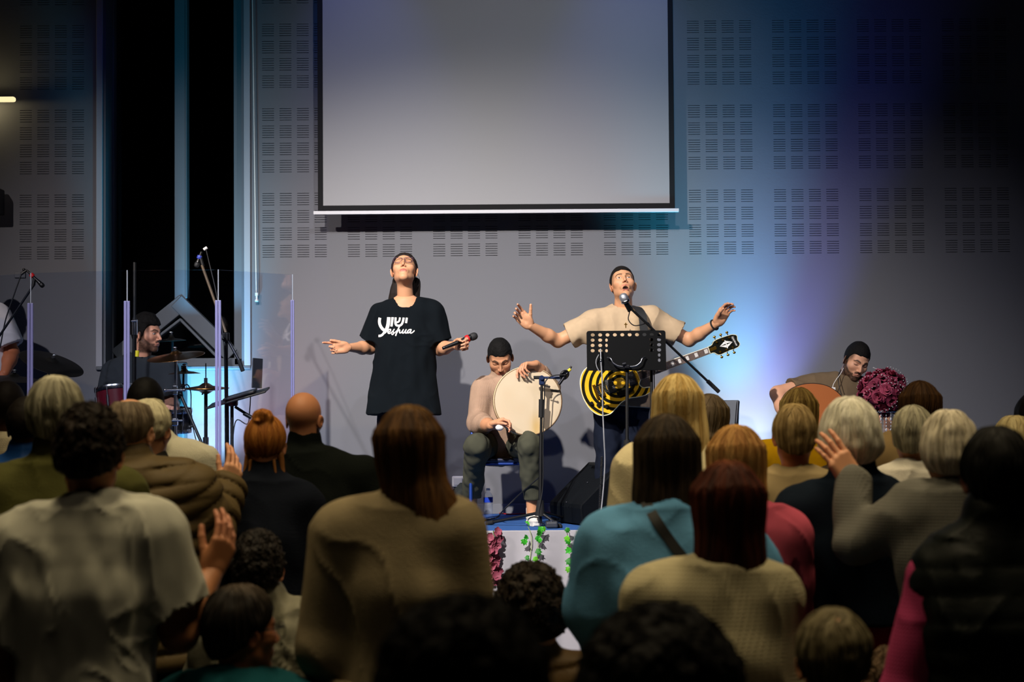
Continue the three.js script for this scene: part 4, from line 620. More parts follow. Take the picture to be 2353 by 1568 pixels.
  const dm = (pp) => T(new THREE.ExtrudeGeometry(new THREE.Shape(pp.map(([a, b]) => new THREE.Vector2((n1 + 0.118 + a) * k, b * k))), { depth: 0.0012, bevelEnabled: false }).translate(0, 0, 0.0092));
  part('headstock_inlay', [dm([[-0.043, 0], [-0.004, 0.021], [-0.004, 0.004]]), dm([[-0.043, 0], [-0.004, -0.004], [-0.004, -0.021]]), dm([[0.043, 0], [0.004, 0.004], [0.004, 0.021]]), dm([[0.043, 0], [0.004, -0.021], [0.004, -0.004]]), dm([[-0.003, 0.027], [0.003, 0.027], [0.003, -0.027], [-0.003, -0.027]])], Std(0xf4f2ee, 0.3), o, 'white split diamond inlay');
  const lc = document.createElement('canvas'); lc.width = 256; lc.height = 96; const q = lc.getContext('2d'); q.fillStyle = '#10120d'; q.fillRect(0, 0, 256, 96); q.fillStyle = '#f4f2ee'; q.font = 'italic bold 50px serif'; q.textAlign = 'center'; q.setTransform(1, 0, -0.2, 1, 8, 0); q.fillText('Epiphone', 126, 62); const lt = new THREE.CanvasTexture(lc); lt.colorSpace = THREE.SRGBColorSpace;
  part('logo', [T(new THREE.PlaneGeometry(0.07 * k, 0.026 * k).rotateZ(-1.45).translate((n1 + 0.174) * k, 0.0, 0.0096))], Std(0xffffff, 0.4, { map: lt }), o, 'white script lettering');
  for (let i = 0; i < 3; i++) for (const s of [-1, 1]) { const u = n1 + 0.065 + i * 0.042; part('tuner', [T(new THREE.CylinderGeometry(0.0062 * k, 0.0068 * k, 0.014, 16).rotateX(Math.PI / 2).translate(u * k, s * 0.033 * k, 0.014)), T(rod([u * k, s * 0.046 * k, 0.0], [u * k, s * 0.062 * k, 0.0], 0.003)), T(ball([u * k, s * 0.068 * k, 0], 0.0095 * k, 1, 0.8, 0.5))], M.gold, o); }
  for (let i = 0; i < 6; i++) { const v = (i - 2.5) * 0.0078; part('string', [T(rod([0.09 * k, v * 1.25 * k, 0.0235], [n1 * k, v * 0.85 * k, 0.0195], 0.0006, 0.0006, 5))], M.steel, o); }
}
{ // drum shield: clear acrylic panels joined by pale hinge strips
  const o = thing('drum_shield', 'clear acrylic drum shield with lavender hinge strips around the drum kit', 'screen', onStage(380, 10.75)), posts = [[70, 10.85], [292, 10.7], [502, 10.7], [673, 11.15]], yt = at(300, 621, 10.7).y, ys = at(292, 690, 10.7).y;
  const P = posts.map(([x, d]) => onStage(x, d)), ac = Phy(0xf4f8ff, 0.03, { transmission: 1, thickness: 0, ior: 1.45 }), strip = Phy([0.2, 0.21, 0.46], 0.35, { transmission: 0.25, thickness: 0 });
  const all = [onStage(-130, 11.3), ...P, onStage(742, 11.95)];
  for (let i = 0; i < all.length - 1; i++) { if (i === all.length - 2) continue; const a = all[i], b = all[i + 1], L = a.distanceTo(b) - 0.012, g = new RoundedBoxGeometry(L, yt - STAGE - 0.004, 0.006, 1, 0.002); g.rotateY(-Math.atan2(b.z - a.z, b.x - a.x)); g.translate((a.x + b.x) / 2, (yt + STAGE) / 2, (a.z + b.z) / 2); part('acrylic_panel', [g], ac, o); }
  P.forEach((p, i) => { const top = i === 3 ? at(671, 688, 11.15).y : ys, w = i === 3 ? 0.011 : 0.0175; part('hinge_strip', [rbox([p.x - w / 2 - 0.001, (top + STAGE) / 2, p.z + 0.008], w, top - STAGE - 0.01, 0.012, 0.004), rbox([p.x + w / 2 + 0.001, (top + STAGE) / 2, p.z + 0.008], w, top - STAGE - 0.01, 0.012, 0.004)], strip, o, 'lavender plastic hinge strip'); part('panel_edge', [rod([p.x, top - 0.01, p.z], [p.x, yt, p.z], 0.003)], Std(0x9aa4b4, 0.3), o); });
}
function cymbal(name, label, c, R, q, mat, o = {}) {
  const t = thing(name, label, 'cymbal', c), pr = [[0, 0.03], [R * 0.1, 0.029], [R * 0.18, 0.018], [R * 0.24, 0.009], [R * 0.6, 0.003], [R * 0.97, -0.008], [R, -0.009], [R * 0.97, -0.0105], [R * 0.6, 0.001], [R * 0.22, 0.007], [0, 0.027]];
  part('plate', [lathe(pr, c, q, 64)], mat, t); const up = V(0, 1, 0).applyQuaternion(q), p = v3(c);
  part('wing_nut', [rod(p.clone().addScaledVector(up, 0.028), p.clone().addScaledVector(up, 0.05), 0.007), ball(p.clone().addScaledVector(up, 0.05), 0.009, 1.6, 0.7, 0.7)], M.chrome, t); if (o.felt !== 0) part('felt', [rod(p.clone().addScaledVector(up, 0.024), p.clone().addScaledVector(up, 0.036), 0.014)], M.rubber, t);
  return t;
}
function cymbalStand(label, foot, top, m = M.chrome, clampY = 0) {
  const f = v3(foot), tp = v3(top), o = thing('cymbal_stand', label, 'stand', [f.x, STAGE, f.z]);
  for (const a of [0.4, 2.5, 4.6]) part('leg', [rod([f.x, STAGE + 0.22, f.z], [f.x + 0.2 * Math.cos(a), STAGE + 0.012, f.z + 0.2 * Math.sin(a)], 0.009)], m, o);
  part('pole', [rod([f.x, STAGE + 0.1, f.z], [f.x, lerp(STAGE, tp.y, 0.62), f.z], 0.0135), rod([f.x, lerp(STAGE, tp.y, 0.6), f.z], tp, 0.0095)], m, o);
  part('clamp', [rbox([f.x, lerp(STAGE, tp.y, 0.62), f.z], 0.036, 0.05, 0.036, 0.008), rod([f.x - 0.05, lerp(STAGE, tp.y, 0.62) + 0.01, f.z + 0.02], [f.x + 0.05, lerp(STAGE, tp.y, 0.62) + 0.01, f.z + 0.02], 0.006)], m, o);
  if (clampY) part('wing_clamp', [rbox([f.x, clampY, f.z], 0.03, 0.06, 0.03, 0.006), rod([f.x - 0.058, clampY, f.z + 0.01], [f.x + 0.058, clampY, f.z + 0.01], 0.0075), ball([f.x - 0.06, clampY, f.z + 0.01], 0.011), ball([f.x + 0.06, clampY, f.z + 0.01], 0.011)], M.chrome, o);
  return o;
}
function drum(name, label, c, R, h, q, shell) {
  const o = thing(name, label, 'drum', c), L = [];
  part('shell', [lathe([[R * 0.97, -h / 2], [R * 0.97, h / 2]], c, q, 48)], shell, o); part('head', [lathe([[0, h / 2 + 0.002], [R * 0.97, h / 2 + 0.002]], c, q, 48), lathe([[0, -h / 2 - 0.002], [R * 0.97, -h / 2 - 0.002]], c, q, 48)], Std(0xdedede, 0.5), o);
  for (const s of [-1, 1]) part('hoop', [lathe([[R * 0.97, s * h / 2 - 0.014], [R * 1.03, s * h / 2 - 0.014], [R * 1.03, s * h / 2 + 0.012], [R * 0.97, s * h / 2 + 0.012]], c, q, 48)], M.chrome, o);
  for (let i = 0; i < 8; i++) { const a = i * Math.PI / 4 + 0.2, P = (y) => V(R * 1.03 * Math.cos(a), y, R * 1.03 * Math.sin(a)).applyQuaternion(q).add(v3(c)); part('lug', [rod(P(-h / 2), P(h / 2), 0.004), rod(P(-h * 0.2), P(h * 0.2), 0.009)], M.chrome, o); }
  return o;
}
{ // drum kit
  const d = 11.25, foot = (px, dd) => onStage(px, dd);
  cymbal('cymbal', 'large dark crash cymbal steeply tilted at the far left of the kit', at(119, 833, d), 0.212, Q(0.27, 0, -0.36), M.darkBronze); cymbalStand('chrome stand under the steeply tilted dark crash cymbal', foot(112, d), at(112, 850, d));
  cymbal('cymbal', 'dark cymbal lying nearly flat below the white shirted player\'s hand', at(32, 869, d + 0.1), 0.19, Q(0.1, 0, -0.1), M.darkBronze); cymbalStand('chrome stand under the nearly flat dark cymbal', foot(26, d + 0.1), at(26, 880, d + 0.1));
  cymbal('cymbal', 'bronze ride cymbal shining in front of the drummer\'s chest', at(404, 817, 11.05), 0.183, Q(0.2, 0, 0.1), M.bronze); cymbalStand('chrome stand holding the shining bronze ride cymbal', foot(402, 11.05), at(404, 822, 11.05), M.chrome, at(400, 897, 11.05).y);
  cymbal('cymbal', 'thin cymbal behind the drummer\'s chin', at(394, 781, 11.9), 0.1, Q(0.05, 0, 0.06), M.darkBronze); cymbalStand('dark stand behind the drummer for the thin cymbal', foot(398, 11.95), at(396, 786, 11.9), M.darkMetal);
  cymbal('splash_cymbal', 'small splash cymbal under the ride cymbal\'s right edge', at(424, 856, 11.3), 0.105, Q(0.02, 0, 0.02), M.bronze); const sp = thing('splash_holder', 'short black arm carrying the small splash cymbal', 'stand', at(421, 905, 11.3)); part('arm', [rod(at(404, 897, 11.1), at(421, 890, 11.3), 0.008), rod(at(421, 892, 11.3), at(422, 848, 11.3), 0.007)], M.darkMetal, sp); part('clamp', [rbox(at(421, 890, 11.3), 0.03, 0.04, 0.03, 0.006), rod(at(417, 845, 11.3), at(429, 845, 11.3), 0.013)], M.chrome, sp);
  { const c = at(473, 892, 11.15), f = foot(473, 11.15), o = thing('hi_hat', 'bronze hi-hat pair on a black stand in front of the blue wash', 'cymbal', f), q = Q(0.06, 0, 0), R = 0.15, pr = [[0, 0.036], [R * 0.14, 0.03], [R * 0.3, 0.014], [R * 0.65, 0.006], [R, -0.001], [R * 0.65, 0.003], [R * 0.3, 0.01], [0, 0.03]];
    part('top_cymbal', [lathe(pr, c, q, 56)], M.bronze, o); part('bottom_cymbal', [lathe(pr.map(([a, b]) => [a, -b - 0.006]), c, q, 56)], M.bronze, o); part('rod', [rod(at(473, 892, 11.15), at(473, 835, 11.15), 0.0035)], M.darkMetal, o); part('clutch', [rod(at(473, 886, 11.15), at(473, 869, 11.15), 0.012)], M.chrome, o); part('seat_cup', [rod(at(473, 904, 11.15), at(473, 897, 11.15), 0.02), rod(at(465, 908, 11.15), at(466, 899, 11.15), 0.005)], M.black, o);
    part('pole', [rod([f.x, STAGE + 0.05, f.z], at(473, 1010, 11.15), 0.014), rod(at(473, 1012, 11.15), at(473, 900, 11.15), 0.0115)], M.darkMetal, o); part('collar', [rod(at(473, 1022, 11.15), at(473, 1005, 11.15), 0.019)], M.chrome, o); for (const a of [0.5, 2.6, 4.7]) part('leg', [rod([f.x, STAGE + 0.28, f.z], [f.x + 0.24 * Math.cos(a), STAGE + 0.012, f.z + 0.24 * Math.sin(a)], 0.008)], M.darkMetal, o); }
  const wine = Phy(0x4a0d18, 0.25, { clearcoat: 0.6 });
  drum('tom_drum', 'wine red tom drum with chrome rims at the drummer\'s left hand', at(268, 925, 11.2), 0.13, 0.18, Q(-0.12, 0, 0.12), wine);
  drum('snare_drum', 'chrome rimmed snare drum at the kit\'s right edge', at(405, 965, 11.35), 0.1, 0.13, Q(0.12, 0, -0.05), Phy(0x30323a, 0.25, { metalness: 0.8 }));
  { const c = at(405, 965, 11.35), o = cymbalStand('chrome stand under the snare drum', [c.x, 0, c.z], [c.x, c.y - 0.08, c.z]); }
  { const c = at(268, 925, 11.2), o = cymbalStand('chrome stand under the wine red tom', [c.x, 0, c.z], [c.x, c.y - 0.1, c.z]); }
  const kc = at(330, 1050, 11.4); drum('bass_drum', 'wine red bass drum standing upright at the front of the kit', [kc.x, STAGE + 0.27, kc.z], 0.25, 0.34, Q(Math.PI / 2, 0, 0), wine);
  const b2 = at(402, 930, 11.98), sb = thing('floor_speaker', 'grey black speaker box on the stage behind the drummer', 'speaker', [b2.x, STAGE, b2.z]); const bh = at(402, 832, 11.98).y - STAGE; part('cabinet', [rbox([b2.x, STAGE + bh / 2, b2.z], 0.15, bh, 0.14, 0.012)], Std(0x33363c, 0.7), sb); part('woofer', [lathe([[0, 0.0], [0.03, 0.004], [0.044, 0.012], [0.05, 0.012], [0.05, 0]], [b2.x + 0.01, b2.y + 0.02, b2.z + 0.07], Q(Math.PI / 2, 0, 0), 28)], M.rubber, sb); part('tweeter', [lathe([[0, 0.006], [0.014, 0.004], [0.02, 0]], [b2.x + 0.01, b2.y + 0.16, b2.z + 0.07], Q(Math.PI / 2, 0, 0), 20)], M.rubber, sb);
  // microphone stands around the kit
  const dd = 10.95, st = thing('microphone_stand', 'black upright microphone stand rising in front of the drummer', 'stand', foot(309, dd)), s0 = foot(309, dd); legs3(st, s0.clone().add(V(0, 0.1, 0)), [[s0.x - 0.2, STAGE, s0.z + 0.06], [s0.x + 0.2, STAGE, s0.z + 0.05], [s0.x, STAGE, s0.z - 0.2]]);
  part('pole', [rod(s0.clone().add(V(0, 0.03, 0)), at(309, 730, dd), 0.0135), rod(at(309, 740, dd), at(309, 603, dd), 0.0095)], M.black, st); part('clutch', [rod(at(310, 770, dd), at(310, 735, dd), 0.017), rod(at(302, 738, dd - 0.02), at(314, 738, dd - 0.02), 0.006)], M.chrome, st); part('band', [rod(at(314, 820, dd), at(315, 806, dd), 0.0145)], Std(0xd6c31e, 0.5), st, 'yellow tape');
  const o2 = thing('microphone_stand', 'tall black boom stand right of the kit with its boom leaning left', 'stand', foot(522, 10.98)), f2 = foot(522, 10.98), pv = at(520, 775, 10.98); legs3(o2, f2.clone().add(V(0, 0.12, 0)), [[f2.x - 0.22, STAGE, f2.z + 0.08], [f2.x + 0.22, STAGE, f2.z + 0.06], [f2.x, STAGE, f2.z - 0.22]]);
  part('pole', [rod(f2.clone().add(V(0, 0.04, 0)), at(521, 930, 10.98), 0.014), rod(at(521, 940, 10.98), pv, 0.0105)], M.darkMetal, o2); part('clutch', [rbox(pv, 0.04, 0.06, 0.04, 0.01), ball(at(514, 779, 10.95), 0.012)], M.black, o2); part('boom', [rod(at(464, 610, 11.2), at(520, 768, 10.98), 0.0095)], Std(0x6a5a48, 0.4, { metalness: 0.5 }), o2); part('boom_tail', [rod(pv, at(551, 832, 10.93), 0.0085)], M.darkMetal, o2); part('counterweight', [rod(at(549, 828, 10.93), at(558, 853, 10.92), 0.0135)], M.rubber, o2); part('cable', [wire([at(473, 572, 11.2), at(482, 610, 11.15), at(494, 660, 11.1), at(508, 740, 11.0), at(515, 800, 10.96), at(517, 900, 10.95), at(519, 1050, 10.95)], 0.0038, 60)], M.cable, o2);
  microphone('black overhead microphone high at the end of the leaning boom', at(450, 615, 11.2), at(463, 578, 11.2), { r: 0.017, band: Std(0x3a49b0, 0.4), bandAt: 0.25 }); const xc = thing('cable_plug', 'silver cable plug at the top of the overhead microphone', 'plug', at(473, 570, 11.2)); part('plug', [rod(at(468, 574, 11.2), at(476, 569, 11.2), 0.01)], M.white, xc); part('clip', [rod(at(460, 590, 11.2), at(466, 612, 11.2), 0.011)], M.black, xc);
  const o3 = thing('microphone_stand', 'thin black boom slanting up beside the white shirted player', 'stand', foot(-20, 11.1)), f3 = foot(-20, 11.1); part('pole', [rod(f3.clone().add(V(0, 0.02, 0)), at(-20, 800, 11.1), 0.012)], M.black, o3); part('boom', [rod(at(-20, 800, 11.1), at(80, 652, 11.1), 0.008)], M.darkMetal, o3); legs3(o3, f3.clone().add(V(0, 0.1, 0)), [[f3.x - 0.2, STAGE, f3.z], [f3.x + 0.18, STAGE, f3.z + 0.1], [f3.x + 0.1, STAGE, f3.z - 0.2]]); part('clip', [rod(at(76, 658, 11.1), at(80, 640, 11.1), 0.011)], M.black, o3);
  microphone('black microphone with a red band pointing down over the dark crash cymbal', at(101, 660, 11.1), at(62, 622, 11.1), { r: 0.016, band: M.red, bandAt: 0.22, grille: M.black }); const c3 = thing('microphone_cable', 'thin black cable dropping from the red banded microphone', 'cable', at(14, 728, 11.1)); part('plug', [rod(at(49, 630, 11.1), at(62, 621, 11.1), 0.01, 0.008), ball(at(55, 620, 11.1), 0.01)], M.black, c3); part('cable', [wire([at(50, 628, 11.1), at(42, 650, 11.1), at(28, 690, 11.1), at(13, 735, 11.1), at(0, 800, 11.1)], 0.0045, 40)], M.cable, c3);
  const o4 = thing('microphone_stand', 'low black boom stand slanting down beside the hi-hat', 'stand', foot(495, 10.9)); part('boom', [rod(at(414, 905, 11.1), at(492, 1085, 10.85), 0.0095)], M.black, o4); part('knob', [ball(at(436, 982, 11.0), 0.013), rod(at(436, 982, 11), at(446, 978, 11), 0.008), ball(at(480, 1052, 10.9), 0.012)], M.black, o4); part('pole', [rod(foot(495, 10.85).add(V(0, 0.01, 0)), at(492, 1085, 10.85), 0.011)], M.black, o4); part('cable', [wire([at(418, 893, 11.2), at(430, 884, 11.15), at(438, 900, 11.1), at(439, 950, 11.1), at(444, 985, 11.0), at(455, 1030, 10.95)], 0.0035, 40)], M.cable, o4);
  // laptop on its tray stand
  const L = 10.98, t0 = at(481, 934, L), t1 = at(615, 896, L), tr = thing('laptop_stand', 'black tilted tray on a pole beside the hi-hat', 'stand', foot(533, L)), tm = t0.clone().lerp(t1, 0.5), ta = Math.atan2(t1.y - t0.y, t1.x - t0.x); part('tray', [rbox(tm, t0.distanceTo(t1), 0.012, 0.26, 0.004, new THREE.Euler(0.12, 0, ta, 'ZYX'))], M.black, tr); part('pole', [rod(foot(533, L).add(V(0, 0.03, 0)), at(533, 925, L), 0.011)], M.black, tr); part('bracket', [rbox(at(535, 925, L), 0.06, 0.05, 0.06, 0.012), rod(at(540, 935, L), at(574, 957, L), 0.009), rod(at(560, 950, L), at(578, 960, L), 0.013)], M.black, tr); const lf = foot(533, L); legs3(tr, lf.clone().add(V(0, 0.1, 0)), [[lf.x + 0.2, STAGE, lf.z + 0.1], [lf.x - 0.14, STAGE, lf.z + 0.16], [lf.x + 0.02, STAGE, lf.z - 0.2]]); part('cable', [wire([at(576, 905, L), at(574, 940, L), at(568, 975, L), at(545, 965, L), at(536, 1000, L), at(538, 1040, L), at(550, 1075, L)], 0.0035, 50)], M.cable, tr);
  const lp = thing('laptop', 'open grey laptop seen from the back on the tilted tray', 'laptop', at(575, 893, L)), c = at(590, 858, L), h = at(590, 824, L).y - at(590, 893, L).y; part('lid', [rbox([c.x, c.y, -L - 0.02], 0.085, h, 0.008, 0.003, new THREE.Euler(0, 0.9, -0.05))], Std(0x3c3d42, 0.5, { metalness: 0.4 }), lp); part('keyboard_base', [rbox(at(552, 907, L), 0.2, 0.014, 0.2, 0.004, new THREE.Euler(0.1, 0, ta, 'ZYX'))], Std(0x2c2d31, 0.5, { metalness: 0.4 }), lp);
}
{ // flower ball on a crystal stand
  const d = 10.62, c = at(2029, 902, d), R = 0.145, b = onStage(2028, d), o = thing('flower_centrepiece', 'ball of dusky pink silk roses on a stand hung with crystals', 'flowers', b), pinks = [0x8f2f4a, 0x9c3a55, 0x7c2440].map((h) => Std(h, 0.75));
  const petal = (r, cup, ph) => { const g = new THREE.CircleGeometry(r, 14, 0, 6.283), p = g.attributes.position; for (let i = 0; i < p.count; i++) { const x = p.getX(i), y = p.getY(i), q = Math.hypot(x, y) / r, a = Math.atan2(y, x); p.setXYZ(i, x * (1 - 0.35 * cup * q), y * (1 - 0.35 * cup * q), r * cup * q * q + 0.16 * r * q * Math.sin(a * 5 + ph)); } g.computeVertexNormals(); return g; };
  const flowers = []; for (let i = 0; i < 46; i++) { const y = 1 - 2 * (i + 0.5) / 46, a = i * 2.39996, q = Math.sqrt(1 - y * y); flowers.push(V(q * Math.cos(a), y, q * Math.sin(a))); }
  flowers.forEach((n, i) => { const gs = [], qn = new THREE.Quaternion().setFromUnitVectors(V(0, 0, 1), n), s = rr(0.038, 0.05); for (const [r, cu, h] of [[1, 0.15, 0], [0.82, 0.45, 0.006], [0.6, 0.8, 0.012], [0.38, 1.2, 0.018], [0.2, 1.6, 0.022]]) for (let k = 0; k < 1; k++) gs.push(petal(s * r, cu, rr(0, 6)).rotateZ(rr(0, 6)).rotateX(rr(-0.25, 0.25)).rotateY(rr(-0.25, 0.25)).translate(0, 0, h)); const g = mergeGeometries(gs.map(clean)); g.applyQuaternion(qn); g.translate(c.x + n.x * (R - 0.024), c.y + n.y * (R - 0.024) * 0.96, c.z + n.z * (R - 0.024)); part('rose', g, pinks[i % 3], o); });
  part('core', [ball(c, R - 0.03)], Std(0x4a1528, 0.9), o);
  const gl = Phy(0xffffff, 0.05, { metalness: 0.3, ior: 1.6, clearcoat: 1 }), beads = []; for (let k = 0; k < 5; k++) { const ax = V(rr(-1, 1), rr(-1, 1), rr(-1, 1)).normalize(), u = V(0, 0, 1).cross(ax).normalize(), w = V(0, 0, 0).crossVectors(ax, u); for (let i = 0; i < 46; i++) { const a = i * 0.1366 + k, n = V(0, 0, 0).addScaledVector(u, Math.cos(a)).addScaledVector(w, Math.sin(a)).addScaledVector(ax, 0.4 * (k / 2 - 1)).normalize(); if (n.z > -0.2) beads.push(ball(c.clone().addScaledVector(n, R + 0.012 + rr(0, 0.008)), 0.0028, 1, 1, 1, 6)); } } const bp = part('bead_string', beads, gl, o); bp.userData.kind = 'stuff';
  for (let i = 0; i < 16; i++) { const a = i / 16 * 6.2832, gs = []; for (let k = 0; k < 13; k++) { const s = k % 3 === 2 ? 0.0085 : 0.005; gs.push(new THREE.OctahedronGeometry(s, 0).scale(0.8, 1.5, 0.8).translate(c.x + 0.078 * Math.cos(a), c.y - R * 0.82 - k * 0.0215, c.z + 0.078 * Math.sin(a))); } part('crystal_strand', gs, gl, o); }
  part('ring', [new THREE.TorusGeometry(0.08, 0.006, 8, 32).rotateX(Math.PI / 2).translate(c.x, c.y - R * 0.8, c.z)], M.chrome, o); part('stem', [rod([c.x, STAGE + 0.02, c.z], [c.x, c.y - R * 0.7, c.z], 0.012)], Phy(0xffffff, 0.04, { transmission: 0.9, thickness: 0.02, ior: 1.5 }), o); part('foot', [lathe([[0, 0], [0.09, 0], [0.09, 0.012], [0.03, 0.02], [0, 0.022]], [c.x, STAGE, c.z], null, 32)], M.chrome, o);
}
{ // flower garland and ivy on the skirt
  const z = FRONT - 0.075, o = thing('flower_garland', 'short hanging garland of dusky pink silk blossoms on the white skirt', 'garland', at(1134, 1222, z)), mats = [0x8e4054, 0x984a5e, 0x7e3448].map((h) => Std(h, 0.7));
  const blossom = () => { const gs = []; for (let k = 0; k < 5; k++) { const g = new THREE.CircleGeometry(0.016, 8), p = g.attributes.position; for (let i = 0; i < p.count; i++) { const x = p.getX(i), y = p.getY(i); p.setXYZ(i, x * 0.85, y + 0.014, 0.25 * Math.hypot(x, y) + 6 * x * x); } g.computeVertexNormals(); gs.push(g.rotateX(0.35).rotateZ(k * 1.2566)); } return mergeGeometries(gs.map(clean)); };
  const bl = blossom(); for (let i = 0; i < 46; i++) { const t = i / 45, p = at(1135 + rr(-13, 13) + 2 * Math.sin(t * 9), lerp(1224, 1332, t) + rr(-4, 4), z - rr(-0.015, 0.02)); const m = new THREE.Mesh(bl, mats[i % 3]); m.name = 'blossom'; m.scale.setScalar(rr(0.8, 1.15)); m.rotation.set(rr(-0.6, 0.5), rr(-0.7, 0.7), rr(0, 6)); m.position.copy(p.sub(o.position)); o.add(m); }
  part('stem', [wire([at(1134, 1220, z + 0.02), at(1137, 1260, z + 0.02), at(1133, 1300, z + 0.02), at(1136, 1334, z + 0.02)], 0.004, 30)], Std(0x5a6b3a, 0.8), o);
  const leaf = () => { const s = new THREE.Shape(); [[0, -1], [0.35, -0.75], [0.95, -0.35], [0.6, 0.0], [0.75, 0.55], [0.3, 0.45], [0, 1.05], [-0.3, 0.45], [-0.75, 0.55], [-0.6, 0], [-0.95, -0.35], [-0.35, -0.75]].forEach(([x, y], i) => (i ? s.lineTo(x, -y) : s.moveTo(x, -y))); const g = new THREE.ExtrudeGeometry(s, { depth: 0.05, bevelEnabled: true, bevelSize: 0.06, bevelThickness: 0.03, bevelSegments: 1 }), p = g.attributes.position; for (let i = 0; i < p.count; i++) p.setZ(i, p.getZ(i) + 0.28 * Math.abs(p.getX(i)) - 0.14 * p.getY(i) ** 2); g.computeVertexNormals(); return g.scale(0.021, 0.021, 0.021); };
  const lg = leaf(), gm = [0x1d8a18, 0x2fa020, 0x177012, 0x56a81a].map((h) => Std(h, 0.55)), gap = [0x3f8f2a].map((h) => Std(h, 0.6));
  const lists = [['ivy strand nearest the pink garland, on the white skirt', [[1208, 1236], [1205, 1246], [1212, 1283]], [[1213, 1211], [1219, 1224], [1221, 1250], [1218, 1290], [1220, 1318]]], ['bright ivy strand with glossy leaves below the microphone stand', [[1243, 1218], [1239, 1226], [1249, 1217], [1236, 1238], [1240, 1242], [1238, 1269], [1231, 1286], [1234, 1307]], [[1246, 1214], [1239, 1228], [1236, 1262], [1233, 1300], [1236, 1326]]], ['ivy strand with many leaves left of the blue sweater', [[1304, 1219], [1304, 1240], [1306, 1246], [1306, 1266], [1308, 1292], [1306, 1310]], [[1303, 1214], [1305, 1240], [1312, 1262], [1320, 1280], [1318, 1310]]], ['short ivy strand closest to the blue sweater\'s sleeve', [[1328, 1238], [1331, 1245], [1333, 1266]], [[1324, 1222], [1329, 1244], [1322, 1256], [1331, 1270]]]];
  lists.forEach(([label, leaves, stem], n) => { const q = thing('ivy_garland', label, 'garland', at(...stem[0], z)); part('stem', [wire(stem.map(([x, y]) => at(x, y, z + 0.012)), 0.0022, 40, 6)], Std(0x8a9a5a, 0.8), q); leaves.forEach(([x, y], i) => { const m = new THREE.Mesh(lg, gm[(i + n) % 4]); m.name = 'leaf'; m.rotation.set(rr(-0.4, 0.3), rr(-0.7, 0.7), rr(-0.9, 0.9)); m.scale.setScalar(rr(0.85, 1.15)); m.position.copy(at(x, y, z - 0.012).sub(q.position)); q.add(m); }); });
  const l = onFloor(1213, 1210), fl = thing('ivy_leaf', 'single ivy leaf lying on the blue carpet in front of the white shoe', 'leaf', l); const m = new THREE.Mesh(lg, gm[1]); m.name = 'leaf'; m.rotation.set(-1.1, 0.2, 0.5); m.position.y = 0.022; fl.add(m); part('stalk', [rod(l.clone().add(V(0, 0.004, 0.02)), l.clone().add(V(0.01, 0.012, 0)), 0.0018)], gap[0], fl);
}
